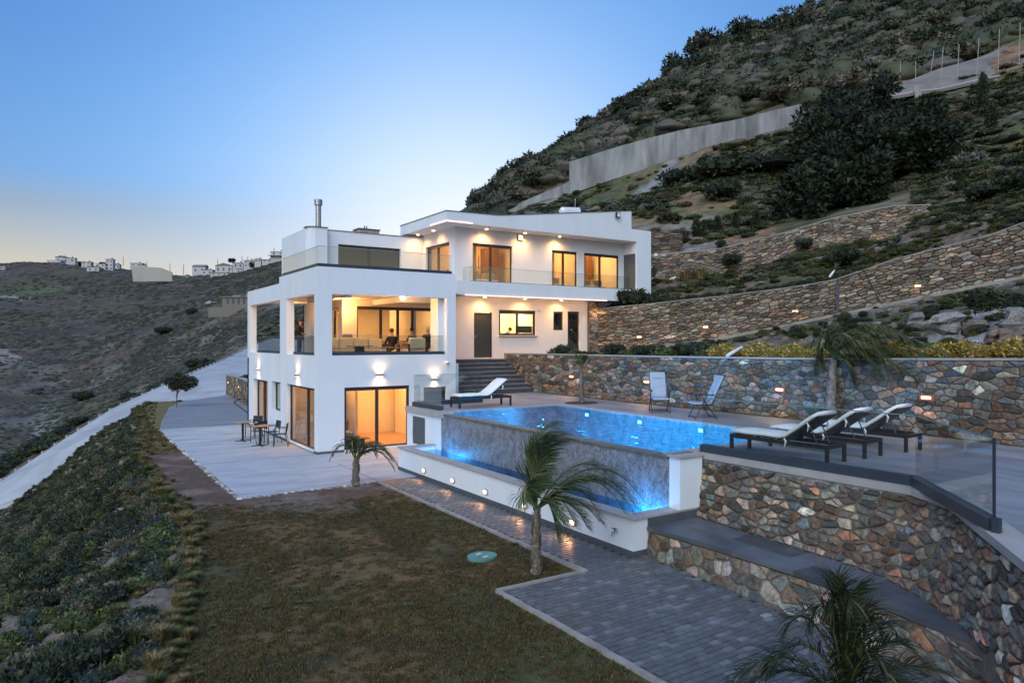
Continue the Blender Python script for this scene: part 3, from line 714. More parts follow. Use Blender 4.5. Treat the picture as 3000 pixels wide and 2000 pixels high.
# kerb of the driveway
mb = MB(); PO = resample(ROAD_O, 90)
for a, b in zip(PO[:-1], PO[1:]):
    d = Vector(b - a); nn = Vector((-d.y, d.x, 0)).normalized() * .13
    a = Vector(a); b = Vector(b)
    mb.prism([(a.x, a.y), (b.x, b.y), (b.x + nn.x, b.y + nn.y), (a.x + nn.x, a.y + nn.y)], 0, 0, z0f=lambda p, a=a: a.z - .6, z1f=lambda p, a=a: a.z + .12)
mb.build('driveway_kerb', M_COPING, kind='structure')
EDGE = [Vector(p) for p in ((-2.6, 26.0, .0), (-3.6, 21.5, .0), (-4.2, 10.4, 0), (-5.0, 4.5, 0), (-5.15, 2.5, 0), (-5.1, -5.1, 0), (-5.1, -8.0, 0), (-5.9, -12.1, 0), (-6.2, -13.4, 0), (-6.5, -15.2, 0), (-6.9, -18, 0), (-7.5, -24, 0), (-8.2, -31, 0), (-9, -40, 0))]
BOT = [p - Vector((0, 0, .06)) for p in ROAD_I[::-1]]
def bank_col(X, Y, Z, t):
    a = fbm(X / 1.6, Y / 1.6, 4, 90); b = fbm(X / .5, Y / .5, 4, 93)
    C = mixc((.12, .085, .065), (.21, .175, .155), sstep(.45, .65, a)); C = mixc(C, (.05, .06, .03), sstep(.45, .6, b) * .8)
    return C
def bank_warp(X, Y, t):
    dd = (X - CX) * FV[0] + (Y - CY) * FV[1]; nr = sstep(26, 14, dd)
    return np.sin(np.clip(t, 0, 1) * math.pi) * (.7 * nr - .45 * (1 - nr)) + np.sin(t * math.pi) * (fbm(X / 2.2, Y / 2.2, 4, 95) - .5) * (.5 + 1.4 * nr)
M_SOIL = mat('stony_soil', attr=True, rough=.95, var=.6, vscale=5, bump=.07, bscale=11)
bank_o, BK = ruled('earth_bank', EDGE, BOT, 240, 60, M_SOIL, bank_col, warp=bank_warp)

# lawn, dirt: one sheet with its colours
xs = np.linspace(-9.5, .4, 150); ys = np.linspace(-42, 26.5, 520)
GX, GY = np.meshgrid(xs, ys)
EX = np.interp(-GY, [-p.y for p in EDGE], [p.x for p in EDGE])
GX = np.maximum(GX, EX)
def grass_amount(X, Y):
    n = (fbm(X / 1.3, Y / 1.3, 4, 120) - .5) * 2.2
    near = sstep(-5.9, -7.6, Y + n - (X + 3.6) * np.where(X < -1.6, .55, .1) * -1.0)       # lawn south of the dirt
    far = sstep(2.6, 4.6, Y + n)
    return np.clip(near + far, 0, 1)
ga = grass_amount(GX, GY)
a1 = fbm(GX / .8, GY / .8, 5, 130); a2 = fbm(GX / 2.6, GY / 2.6, 3, 131)
CG = mixc((.105, .065, .048), (.20, .15, .125), sstep(.42, .7, a1))
CG2 = mixc((.075, .070, .022), (.16, .092, .036), sstep(.42, .62, a2)); CG2 = mixc(CG2, (.045, .040, .014), sstep(.5, .7, a1))
CG2 = mixc(CG2, (.19, .145, .045), sstep(3, 7, GY) * .85)
CG = CG * (1 - ga[..., None]) + CG2 * ga[..., None]
GZ = -.012 + (fbm(GX / .5, GY / .5, 3, 135) - .5) * .03 - .012
ground_o = grid_mesh('lawn_ground', GX, GY, GZ, CG, mat('yard_soil', attr=True, rough=.95, var=.35, vscale=5, bump=.02, bscale=18))

# terrace slabs and parking
def sheet(name, poly, z, th, m, kind='structure'):
    o = MB().prism(poly, z - th, z).build(name, m); o['kind'] = kind; return o
M_TERRACE = mat('terrace_concrete', (.46, .49, .545), .6, var=.16, vscale=.9, bump=.004, bscale=5, col2=(.33, .355, .40), c2scale=.8, c2lo=.48, c2hi=.66, stretch=(.55, 1.6, 1))
M_PARK = mat('grey_stamped_concrete', (.25, .255, .28), .7, var=.2, vscale=1.2, bump=.004, bscale=6, stretch=(.5, 1.5, 1))
te = sheet('terrace_paving', [(-3.66, -5.5), (-1.55, -5.47), (-1.55, 10.4), (-3.68, 10.4)], 0.0, .3, M_TERRACE)
for poly in ([(-1.54, -5.46), (-.05, -5.43), (-.05, 10.4), (-1.54, 10.4)], [(-.04, -5.42), (2.28, -5.42), (2.28, -2.2), (-.04, -2.2)], [(-.04, -2.19), (5.3, -2.19), (5.3, .2), (-.04, .2)]):
    sheet('terrace_paving', poly, -.001, .3, M_TERRACE)
sheet('parking_paving', [(-3.68, 10.41), (.02, 10.41), (2.0, 19.0), (3.05, 31.4), (2.9, 29.9), (-.64, 25.8), (-1.9, 21.8), (-3.2, 14.0)], -.006, .3, M_PARK)
sheet('house_ground', [(.31, .31), (5.3, .31), (9.3, 3.4), (30, 10), (30, 50), (3.06, 31.5), (2.0, 19.2), (.1, 10.5)], -.03, .2, M_PARK)
# broken white edge of the terrace
random.seed(5)
mb = MB(); y = -5.6
for x0, y0, x1, y1 in ((-3.7, -5.53, -.1, -5.46), (-3.7, 10.3, -3.72, -5.5)):
    L = math.hypot(x1 - x0, y1 - y0); k = int(L / .22)
    for i in range(k):
        t = i / k; x = x0 + (x1 - x0) * t; y = y0 + (y1 - y0) * t; r = random.uniform(.05, .13)
        mb.ball((x + random.uniform(-.03, .03), y + random.uniform(-.03, .03), -.03), (r, r, .04), 6, 4, col=random.choice([(.45, .44, .42), (.3, .27, .24), (.55, .55, .55)]))
mb.build('terrace_rubble_edge', M_STONE, kind='stuff')

# ------------------------------------------------------------------ pavers
KERB = [(-.05, -5.5), (-.05, -14.49), (-1.76, -14.47), (-1.78, -24)]
PAVE = [(-.05, -5.45), (1.165, -5.45), (1.165, -14.36), (1.5, -14.36), (1.36, -15.7), (1.24, -17), (1.12, -18.3), (1.0, -20), (.9, -24), (-1.78, -24), (-1.78, -14.47), (-.05, -14.47)]
pave_o = sheet('paved_path', PAVE, -.028, .2, mat('paver_joint', (.035, .035, .04), .95))
def inside(p, poly):
    c = False; j = len(poly) - 1
    for i in range(len(poly)):
        a, b = poly[i], poly[j]
        if (a[1] > p[1]) != (b[1] > p[1]) and p[0] < (b[0] - a[0]) * (p[1] - a[1]) / (b[1] - a[1]) + a[0]: c = not c
        j = i
    return c
M_PAVER = mat('paver', attr=True, rough=.42, var=.22, vscale=6, bump=.004, bscale=30)
rnd = random.Random(11)
cells = []
PW, PH = .165, .112
for j in range(int(18.6 / PH)):
    yy = -24 + j * PH
    for i in range(int(3.6 / PW) + 2):
        xx = -1.9 + i * PW + (PW / 2 if j % 2 else 0)
        c = (xx + PW / 2, yy + PH / 2)
        if inside(c, PAVE) and inside((xx + .03, c[1]), PAVE) and inside((xx + PW - .03, c[1]), PAVE):
            t = depth(c)
            if t > 4: cells.append((t, xx, yy))
cells.sort()
rest = MB(); npv = 0
for k, (t, xx, yy) in enumerate(cells):
    g = rnd.uniform(.86, 1.14); r_ = rnd.random()
    base = (.115, .12, .13) if r_ < .8 else ((.17, .18, .20) if r_ < .93 else (.13, .12, .115))
    if r_ > .994: base = (.30, .32, .36)
    col = tuple(v * g for v in base); dz = rnd.uniform(-.003, .004); ti = rnd.uniform(-.003, .003)
    b = .006
    x0, x1, y0, y1 = xx + .0015, xx + PW - .0015, yy + .006, yy + PH - .006
    vs = [(x0, y0, -.02), (x1, y0, -.02), (x1, y1, -.02), (x0, y1, -.02), (x0 + b, y0 + b, dz), (x1 - b, y0 + b, dz + ti), (x1 - b, y1 - b, dz + ti), (x0 + b, y1 - b, dz)]
    fs = [(4, 5, 6, 7), (0, 1, 5, 4), (1, 2, 6, 5), (2, 3, 7, 6), (3, 0, 4, 7)]
    u_, v_ = upx((xx + .1, yy + .05, 0))
    if v_ < 2040 and npv < 295:
        MB().add(vs, fs, col).build('paver', M_PAVER, pave_o); npv += 1
    else:
        rest.add(vs, fs, col)
rest.build('pavers', M_PAVER, pave_o, kind='stuff')
mb = MB()
for (x0, y0), (x1, y1) in zip(KERB[:-1], KERB[1:]):
    L = math.hypot(x1 - x0, y1 - y0); k = max(2, int(L / .5)); d = Vector((x1 - x0, y1 - y0, 0)) / L; nn = Vector((-d.y, d.x, 0)) * .045
    for i in range(k):
        a = Vector((x0, y0, 0)) + d * (L * i / k) + nn * rnd.uniform(-.2, .2); b = Vector((x0, y0, 0)) + d * (L * (i + 1) / k + .01) + nn * rnd.uniform(-.2, .2)
        w = nn * rnd.uniform(.8, 1.15)
        mb.prism([((a - w).x, (a - w).y), ((b - w).x, (b - w).y), ((b + w).x, (b + w).y), ((a + w).x, (a + w).y)], -.15, .022 + rnd.uniform(-.006, .006))
mb.build('lawn_kerb', mat('kerb_mortar', (.33, .30, .28), .9, var=.25, bump=.01, bscale=20), kind='structure')

# ------------------------------------------------------------------ deck and pool
M_DECK = mat('pool_deck_stone', (.30, .305, .34), .55, var=.14, vscale=.8, bump=.003, bscale=6, col2=(.215, .22, .25), c2scale=.6, stretch=(1.8, .45, 1))
M_MOSAIC = mat('pool_mosaic', (.24, .255, .29), .35, var=.55, vscale=24, bump=.01, bscale=26, stretch=(1, 1, .6), col2=(.15, .15, .16), c2scale=5, c2lo=.45, c2hi=.6)
M_EDGE = mat('weir_stone', (.14, .135, .12), .4, var=.3)
DZ = 1.70
BW = [(9.6, 3.2), (9.5, .8), (9.42, -5.4), (9.62, -11.8), (9.0, -17.4), (8.2, -22.0), (7.0, -28)]
TOPW = [(2.98, -14.15), (3.0, -16.2), (3.04, -17.7), (3.06, -18.25), (2.6, -19.02), (1.7, -19.72), (1.1, -20.2), (.4, -20.75), (-.6, -21.6), (-1.5, -23)]
# deck pieces round the pool (2.3..6.72, -4.7..-13.9)
deck = empty('pool_deck', (0, 0, 0)); deck['kind'] = 'structure'
def dk(poly, z=DZ): return MB().prism(poly, z - .16, z).build('deck_paving', M_DECK, deck)
dk([(2.34, -4.69), (2.34, -2.2), (5.3, -2.2), (5.3, .8), (9.5, .8), (9.43, -4.69)])
dk([(6.73, -4.70), (9.43, -4.70), (9.62, -11.8), (9.4, -13.88), (6.73, -13.88)])
dk([(2.36, -13.89), (9.4, -13.89), (9.0, -17.4), (8.2, -22), (7, -28), (-.6, -28)] + [(-1.45, -23.0), (-.56, -21.6), (.43, -20.75), (1.12, -20.2), (1.72, -19.7), (2.6, -19.0), (3.03, -18.25), (3.0, -17.7), (2.97, -16.2), (2.95, -14.15), (2.36, -14.15)])
# the deck's white side wall with the pump-room hatch
wall('deck_side', 'x', 2.32, .2, -4.70, -2.2, 0, 1.535, [(-3.56, -2.62, .52, 1.42)], m=M_WHITE, parent=deck)
wall('deck_side', 'y', -2.2, -.15, 2.34, 5.3, 0, 1.535, m=M_WHITE, parent=deck)
hz = MB().box(2.335, -3.55, .53, 2.37, -2.63, 1.41).build('hatch_door', M_GREYPANEL, deck)
MB().box(2.29, -2.73, .86, 2.335, -2.69, 1.0).build('handle', M_STEEL2, hz)
MB().box(2.25, -4.9, 1.536, 2.62, -2.18, 1.703).build('coping', M_COPING, deck)
pool = empty('swimming_pool', (4.5, -9, 0)); pool['kind'] = 'structure'
P0 = Vector((4.5, -9, 0))
def pb(name, m, *boxes):
    mb = MB()
    for b in boxes: mb.box(b[0] - 4.5, b[1] + 9, b[2], b[3] - 4.5, b[4] + 9, b[5])
    return mb.build(name, m, pool)
pb('weir_wall', M_MOSAIC, (2.30, -14.12, .25, 2.52, -4.71, 1.615))
pb('weir_edge', M_EDGE, (2.27, -14.10, 1.616, 2.55, -4.905, 1.665))
pb('pool_wall', M_MOSAIC, (2.53, -4.71, .2, 6.72, -4.60, 1.69), (6.72, -13.99, .2, 6.85, -4.60, 1.695), (2.53, -13.99, .2, 6.72, -13.88, 1.69))
pb('pool_floor', M_MOSAIC, (2.53, -13.88, .2, 6.72, -4.71, .32))
pb('pool_coping', M_COPING, (6.722, -13.86, 1.697, 7.02, -4.40, 1.716), (2.60, -4.70, 1.697, 6.72, -4.42, 1.715), (2.98, -14.16, 1.7, 6.72, -13.87, 1.716))
def water(name, x0, y0, x1, y1, z, tint, parent, bs, seed):
    m = bpy.data.materials.new(name); m.use_nodes = True; nt = m.node_tree; nt.nodes.clear(); L = nt.links.new
    o = nt.nodes.new('ShaderNodeOutputMaterial'); t = nt.nodes.new('ShaderNodeBsdfTransparent'); g = nt.nodes.new('ShaderNodeBsdfGlossy')
    t.inputs[0].default_value = (*tint, 1); g.inputs['Roughness'].default_value = .04
    mx = nt.nodes.new('ShaderNodeMixShader'); tc = nt.nodes.new('ShaderNodeTexCoord'); n = nt.nodes.new('ShaderNodeTexNoise'); n.inputs['Scale'].default_value = bs; n.inputs['Detail'].default_value = 4; n.inputs['Distortion'].default_value = 1.2
    mp = nt.nodes.new('ShaderNodeMapping'); mp.inputs['Scale'].default_value = (1, .55, 1)
    b = nt.nodes.new('ShaderNodeBump'); b.inputs['Distance'].default_value = .10; b.inputs['Strength'].default_value = 1
    L(tc.outputs['Object'], mp.inputs[0]); L(mp.outputs[0], n.inputs[0]); L(n.outputs[0], b.inputs['Height'])
    L(b.outputs[0], g.inputs['Normal']); fr_ = schlick(nt, .8, b.outputs[0])
    L(fr_.outputs[0], mx.inputs[0]); L(t.outputs[0], mx.inputs[1]); L(g.outputs[0], mx.inputs[2]); L(mx.outputs[0], o.inputs[0])
    nx, ny = max(2, int((x1 - x0) / .06)), max(2, int((y1 - y0) / .06))
    X, Y = np.meshgrid(np.linspace(x0, x1, nx), np.linspace(y0, y1, ny))
    Z = z + (fbm(X * 3.2, Y * 1.8, 3, seed) - .5) * .018
    return grid_mesh(name, X, Y, Z, None, m)
water('pool_water', 2.545, -13.875, 6.715, -4.715, 1.664, (.12, .50, .80), None, 4.2, 3)
water('basin_water', 1.44, -14.05, 2.295, -4.40, .56, (.2, .55, .92), None, 6, 7)
# catch basin
pb('basin_wall', M_WHITE, (1.16, -14.36, 0.10, 1.40, -4.14, .655), (1.405, -14.36, .10, 2.88, -14.16, .655), (1.405, -4.34, .10, 2.295, -4.14, .655))
pb('basin_coping', M_COPING, (1.12, -14.40, .657, 1.44, -4.10, .692), (1.445, -4.36, .657, 2.30, -4.10, .691), (1.445, -14.39, .657, 2.86, -14.06, .691))
pb('base_strip', M_DARKBAND, (1.145, -14.375, -.02, 1.41, -4.12, .099), (1.411, -14.372, -.02, 1.55, -14.16, .099))
pb('basin_floor', M_MOSAIC, (1.41, -14.15, .10, 2.295, -4.35, .2))
pb('white_pier', M_WHITE, (2.30, -14.40, .693, 2.90, -14.125, 1.66))
pb('pier_cap', M_COPING, (2.26, -14.44, 1.661, 2.96, -14.10, 1.70))
BL = (.12, .62, 1.0)
for y in (-6.31, -8.71, -11.0):
    o = pb('pool_lamp', M_STEEL2, (6.66, y - .09, 1.46, 6.715, y + .09, 1.585))
    pb('lens', E_POOL, (6.645, y - .07, 1.48, 6.655, y + .07, 1.565)).parent = o
    light('SPOT', 'pool_light', (6.5, y, 1.45), 1900, BL, .12, (3.6, y, .4), 120, blend=.9)
for y in (-12.4, -10.2, -8.0): light('SPOT', 'pool_light', (2.62, y, 1.45), 1350, BL, .12, (4.6, y, .3), 130, blend=.9)
light('SPOT', 'pool_light', (5.8, -5.2, 1.5), 500, BL, .1, (5.0, -6.5, .3), 140, blend=.9)
for y, e in ((-5.4, 32), (-13.5, 55)):
    o = pb('basin_lamp', M_STEEL2, (1.70, y - .09, .28, 1.86, y + .09, .40))
    pb('lens', E_POOL, (1.862, y - .07, .30, 1.872, y + .07, .39)).parent = o
    light('POINT', 'basin_light', (1.95, y, .45), e, BL, .08)
# bulkhead lamps of the basin wall
for k, y in enumerate((-5.91, -7.6, -9.25, -10.91, -12.63)):
    wl = ('nearest the sliding doors', 'second from the sliding doors', 'middle one of five', 'half hidden behind the palm crown', 'nearest the garden tap')[k]
    e_ = empty('basin_wall_lamp', (1.16, y, .25), 0, 'oval lit lamp on the white basin wall, ' + wl, 'wall lamp', 'oval lamps along the white basin wall')
    MB().tube([(0, 0, 0), (-.035, 0, 0)], [.001, .001], 4)
    mb = MB(); n = 16; ring = lambda r, x: [(x, math.cos(2 * math.pi * i / n) * .11 * r, math.sin(2 * math.pi * i / n) * .07 * r) for i in range(n)]
    vs = ring(1, -.001) + ring(1, -.03) + ring(.8, -.04); mb.add(vs, [(j * n + i, j * n + (i + 1) % n, (j + 1) * n + (i + 1) % n, (j + 1) * n + i) for j in range(2) for i in range(n)] + [tuple(range(2 * n, 3 * n))])
    mb.build('lamp_rim', M_STEEL2, e_)
    vs = ring(.78, -.041) + ring(.5, -.055); MB().add(vs, [(i, (i + 1) % n, n + (i + 1) % n, n + i) for i in range(n)] + [tuple(range(n, 2 * n))]).build('lens', E_OVAL, e_)
    light('SPOT', 'basin_wall_lamp_light', (1.05, y, .22), 20, (1, .45, .18), .05, (.72, y, 0), 125, blend=1)
# garden tap
t_ = empty('garden_tap', (1.16, -13.94, .36), 0, 'small metal garden tap on the white basin wall near its corner', 'tap')
MB().tube([(0, 0, 0), (-.12, 0, 0), (-.14, 0, -.06)], .018, 8).build('spout', M_STEEL2, t_)
MB().tube([(-.07, 0, .0), (-.07, 0, .06)], .01, 6).box(-.08, -.05, .055, -.06, .06, .07).build('handle', M_BLACKMETAL, t_)

# expansion joints of the driveway and the terrace
M_JOINT = mat('joint_line', (.16, .16, .17), .9)
RO_, RI_ = resample(ROAD_O, 120), resample(RI, 120)
for k in range(14, 112, 9):
    a, b = Vector(RO_[k]), Vector(RI_[k]); a2, b2 = Vector(RO_[k]).lerp(Vector(RO_[k + 1]), .035), Vector(RI_[k]).lerp(Vector(RI_[k + 1]), .035)
    z = Vector((0, 0, .012))
    N_ = 7
    mb = MB()
    for i in range(N_):
        p0, p1 = a.lerp(b, i / N_), a.lerp(b, (i + 1) / N_); q0, q1 = a2.lerp(b2, i / N_), a2.lerp(b2, (i + 1) / N_)
        mb.add([p0 + z, p1 + z, q1 + z, q0 + z], [(0, 1, 2, 3)])
    mb.build('driveway_joint', M_JOINT, kind='structure')
for (x0, y0, x1, y1) in ((-3.65, .02, -.02, .04), (-3.65, 5.2, -.06, 5.22), (-.03, -5.4, -.02, -2.2)):
    MB().box(x0, y0, .0005, x1, y1, .004).build('terrace_joint', M_JOINT, kind='structure')
# ------------------------------------------------------------------ stone walls, stone by stone
def clip(poly, a, b, c):
    """keep a*x+b*y<=c"""
    out = []
    n = len(poly)
    for i in range(n):
        p, q = poly[i], poly[(i + 1) % n]
        dp, dq = a * p[0] + b * p[1] - c, a * q[0] + b * q[1] - c
        if dp <= 0: out.append(p)
        if (dp < 0 < dq) or (dq < 0 < dp):
            t = dp / (dp - dq); out.append((p[0] + (q[0] - p[0]) * t, p[1] + (q[1] - p[1]) * t))
    return out
def cells2d(L, H, cw, ch, rnd, jit=.42, hole=.2):
    pts = {}
    nr = max(1, int(round(max(H(0), H(L / 2), H(L)) / ch))); nc = max(1, int(round(L / cw)))
    cw = L / nc
    for j in range(-1, nr + 2):
        for i in range(-1, nc + 1):
            k = rnd.uniform(-jit, jit)
            if hole and rnd.random() < hole: continue
            pts[i, j] = ((i + .5 + k + (.5 if j % 2 else 0)) * cw, (j + .5 + rnd.uniform(-jit, jit) * .8) * ch)
    for (i, j), p in pts.items():
        if i < -1 or j < 0: continue
        h0, h1 = H(max(0, min(L, p[0] - cw))), H(max(0, min(L, p[0] + cw)))
        if p[1] > max(h0, h1) + ch * .4: continue
        poly = [(p[0] - 1.5 * cw, p[1] - 1.5 * ch), (p[0] + 1.5 * cw, p[1] - 1.5 * ch), (p[0] + 1.5 * cw, p[1] + 1.5 * ch), (p[0] - 1.5 * cw, p[1] + 1.5 * ch)]
        for di in (-2, -1, 0, 1, 2):
            for dj in (-2, -1, 0, 1, 2):
                q = pts.get((i + di, j + dj))
                if q is None or q is p: continue
                # stretched metric: flat stones lie down
                ax, ay = (q[0] - p[0]), (q[1] - p[1]) * (cw / ch) ** 2 * 1.0
                poly = clip(poly, ax, ay, ax * (p[0] + q[0]) / 2 + ay * (p[1] + q[1]) / 2)
                if len(poly) < 3: break
            if len(poly) < 3: break
        if len(poly) < 3: continue
        poly = clip(poly, 0, -1, -.01); poly = clip(poly, -1, 0, 0); poly = clip(poly, 1, 0, L)
        # slanting top
        sl = (h1 - h0) / (2 * cw); hh = (h0 + h1) / 2
        poly = clip(poly, -sl, 1, hh - sl * p[0] - .01)
        if len(poly) < 3: continue
        yield poly
def area(poly): return abs(sum(poly[i][0] * poly[(i + 1) % len(poly)][1] - poly[(i + 1) % len(poly)][0] * poly[i][1] for i in range(len(poly)))) / 2
def stone_mesh(poly, surf, rnd, gap, proud, mb, col):
    cx = sum(p[0] for p in poly) / len(poly); cy = sum(p[1] for p in poly) / len(poly)
    pl = []
    n = len(poly)
    for i in range(n):
        a, b = poly[i], poly[(i + 1) % n]
        if math.hypot(a[0] - b[0], a[1] - b[1]) < .02: pl.append(((a[0] + b[0]) / 2, (a[1] + b[1]) / 2)); continue
        t = rnd.uniform(.05, .17)
        pl.append((a[0] + (b[0] - a[0]) * t, a[1] + (b[1] - a[1]) * t)); pl.append((a[0] + (b[0] - a[0]) * (1 - t), a[1] + (b[1] - a[1]) * (1 - t)))
    r = [math.hypot(x - cx, y - cy) for x, y in pl]
    def ring(off, d, jz=0):
        out = []
        for (x, y), q in zip(pl, r):
            k = max(.25, 1 - off / max(q, .01))
            out.append(surf(cx + (x - cx) * k, cy + (y - cy) * k, d + rnd.uniform(-jz, jz)))
        return out
    m = len(pl)
    pr = proud * rnd.uniform(.6, 1.5)
    vs = ring(gap, -.02) + ring(gap * 1.15, pr * .6) + ring(gap + .028, pr, pr * .15) + [surf(cx + rnd.uniform(-.02, .02), cy, pr * rnd.uniform(1.0, 1.3))]
    fs = [(j * m + i, j * m + (i + 1) % m, (j + 1) * m + (i + 1) % m, (j + 1) * m + i) for j in range(2) for i in range(m)] + [(2 * m + i, 2 * m + (i + 1) % m, 3 * m) for i in range(m)]
    mb.add(vs, fs, col)
PAL_MIX = [((.12, .145, .155), 5), ((.15, .155, .145), 6), ((.17, .125, .095), 4), ((.27, .15, .10), 1.3), ((.27, .225, .18), 2.4), ((.20, .195, .19), 5), ((.50, .46, .43), .8), ((.12, .10, .085), 3.5), ((.085, .125, .16), 1.6)]
PAL_DRY = [((.21, .16, .13), 6), ((.25, .195, .16), 5), ((.22, .20, .18), 4), ((.16, .13, .11), 3), ((.28, .18, .13), 1.2), ((.19, .19, .19), 1.6), ((.36, .32, .28), .8)]
def pick(pal, rnd):
    c = rnd.choices([p[0] for p in pal], [p[1] for p in pal])[0]; g = rnd.choice((rnd.uniform(.35, .8), rnd.uniform(.7, 1.25), rnd.uniform(1.0, 1.9)))
    k = (1.02, .97, .86) if pal is PAL_DRY else (1.17, 1.0, .84)
    return tuple(min(.8, v * g * q * rnd.uniform(.92, 1.08)) for v, q in zip(c, k))
def stone_wall(name, label, A, B, cw, ch, pal, side=1, gap=.014, proud=.03, core=M_MORTAR, seed=1, nparts=295, thick=.3, cat='wall', cap=None, capw=.36, lamps=(), parent=None, jit=.42, copingh=.05, group=None):
    rnd = random.Random(seed)
    N = 60
    A = resample(A, N); B = resample(B, N)
    s = np.concatenate([[0], np.cumsum(np.linalg.norm(np.diff(A[:, :2], axis=0), axis=1))]); L = s[-1]
    Hs = np.linalg.norm(B - A, axis=1)
    dirs = np.gradient(A[:, :2], axis=0); dirs /= np.linalg.norm(dirs, axis=1)[:, None]
    nx = dirs[:, 1] * side; ny = -dirs[:, 0] * side
    def it(arr, u): return np.interp(u, s, arr)
    H = lambda u: float(it(Hs, u))
    def surf(u, w, d=0.):
        f = w / max(H(u), .01)
        return Vector([float(it(A[:, k], u)) * (1 - f) + float(it(B[:, k], u)) * f for k in range(3)]) + Vector((float(it(nx, u)), float(it(ny, u)), 0)) * d
    root = parent or empty(name, (0, 0, 0), 0, label, cat, group)
    mb = MB(); M = 50; us = np.linspace(0, L, M)
    lo = [surf(u, -.25) for u in us]; hi = [surf(u, H(u)) for u in us]
    lob = [surf(u, -.25, -thick) for u in us]; hib = [surf(u, H(u), -thick) for u in us]
    vs = lo + hi + hib + lob
    fs = []
    for i in range(M - 1):
        for k in range(3): fs.append((k * M + i, k * M + i + 1, (k + 1) * M + i + 1, (k + 1) * M + i))
    fs += [(0, M, 2 * M, 3 * M), (M - 1, 4 * M - 1, 3 * M - 1, 2 * M - 1)]
    mb.add(vs, fs)
    mb.build('mortar_core' if core is M_MORTAR else 'wall_core', core, root)
    if cap:
        mb = MB()
        for i in range(M - 1):
            p = [surf(us[i], H(us[i]), .03), surf(us[i + 1], H(us[i + 1]), .03), surf(us[i + 1], H(us[i + 1]), .03 - capw), surf(us[i], H(us[i]), .03 - capw)]
            z = Vector((0, 0, copingh)); e = Vector((0, 0, .002))
            mb.add([q + e for q in p] + [q + z for q in p], [(4, 5, 6, 7), (0, 1, 5, 4), (3, 7, 6, 2), (3, 2, 1, 0)])
        mb.build('coping', cap, root)
    cells = []
    for poly in cells2d(L, H, cw, ch, rnd, jit):
        ar = area(poly)
        if ar < cw * ch * .12: continue
        cx = sum(p[0] for p in poly) / len(poly); cy = sum(p[1] for p in poly) / len(poly)
        p = surf(cx, cy); t = depth(p)
        u, v = upx(p) if t > .5 else (9e9, 9e9)
        vis = -50 < u < 3050 and -50 < v < 2050
        cells.append((-(ar / t ** 2) if vis else 1, len(cells), poly))
    cells.sort(key=lambda c: c[0])
    rest = MB()
    for k, (sc, _, poly) in enumerate(cells):
        mb = MB() if k < nparts and sc < 0 else rest
        stone_mesh(poly, surf, rnd, gap, proud, mb, pick(pal, rnd))
        if mb is not rest: mb.build('stone', M_STONE, root)
    if rest.v: rest.build('small_stones', M_STONE, root, kind='stuff')
    return root, surf, L, H
def v3(l): return [Vector(p) for p in l]
# back wall of the deck
A = v3([(x, y, 1.70) for x, y in BW]); B = v3([(9.6, 3.2, 3.28), (9.5, .8, 3.30), (9.42, -5.4, 3.31), (9.62, -11.8, 3.35), (9.0, -17.4, 3.46), (8.2, -22, 3.55), (7.0, -28, 3.6)])
w1 = stone_wall('stone_wall', 'long wall of mixed blue, brown and grey stones set in mortar behind the pool deck', A, B, .25, .135, PAL_MIX, side=1, cap=M_COPING, seed=2, copingh=.05, gap=.012)
# long dry wall beside the ramp
MA = [(16.5, 4.9, 3.15), (18.6, .95, 3.75), (20.9, -3.5, 4.5), (23, -7.6, 5.3), (25, -11.4, 6.2), (27.4, -16, 7.2), (31, -23, 8.8)]
def on(pxy, A3, B3):
    "height of pixel (u, v) on the vertical plane through A3-B3"
    r = ray(*pxy); a = Vector(A3[:2]); d = Vector(B3[:2]) - a; o = Vector((CX, CY)) - a; rr = Vector(r[:2])
    det = rr.x * (-d.y) + d.x * rr.y
    t = (-o.x * (-d.y) + (-o.y) * d.x) / det if abs(det) > 1e-9 else 0
    t = ((-o.x) * (-d.y) - (-d.x) * (-o.y)) / det
    return Vector((CX + t * rr.x, CY + t * rr.y, CZ + t * r[2]))
pa, pb2 = (16.5, 4.9), (25.0, -11.4)
TOPM = [on(p, pa, pb2) for p in ((1745, 905), (1880, 893), (2130, 866), (2300, 845), (2440, 822), (2520, 795), (2640, 755), (2760, 725), (2900, 690), (3000, 652), (3150, 610), (3500, 500))]
BOTM = [on(p, pa, pb2) for p in ((1745, 1032), (1880, 1020), (2130, 988), (2300, 955), (2440, 925), (2520, 909), (2640, 884), (2760, 860), (2900, 832), (3000, 812), (3150, 782), (3500, 720))]
w2 = stone_wall('dry_stone_wall', 'long dry stone wall climbing along the ramp, brown flat stones', BOTM, TOPM, .34, .125, PAL_DRY, side=1, gap=.012, proud=.065, core=M_DRYGAP, seed=3, cap=M_COPING, copingh=.03, jit=.48)
UPT = [D(u, y, d) for u, y, d in ((1907, 749, 45), (2109, 730, 44), (2297, 683, 43), (2435, 641, 42), (2612, 605, 41), (2728, 600, 40))]
UPB = [D(u, y, d) for u, y, d in ((1907, 825, 45), (2115, 808, 44), (2253, 775, 43.2), (2418, 722, 42), (2620, 700, 41), (2728, 668, 40))]
w3 = stone_wall('dry_stone_wall', 'upper dry stone wall below the dark pines, capped with a thin pale line', UPB, UPT, .36, .12, PAL_DRY, side=1, gap=.012, proud=.05, core=M_DRYGAP, seed=4, cap=M_COPING, copingh=.04, jit=.48)
w4 = stone_wall('dry_stone_wall', 'short dark stack of flat stones right behind the white end of the upper storey', [D(1900, 750, 46), D(2000, 742, 46)], [D(1900, 676, 46), D(2000, 686, 46)], .5, .13, [((.12, .10, .085), 3), ((.16, .145, .13), 2)], side=1, gap=.014, proud=.05, core=M_DRYGAP, seed=6, jit=.4)
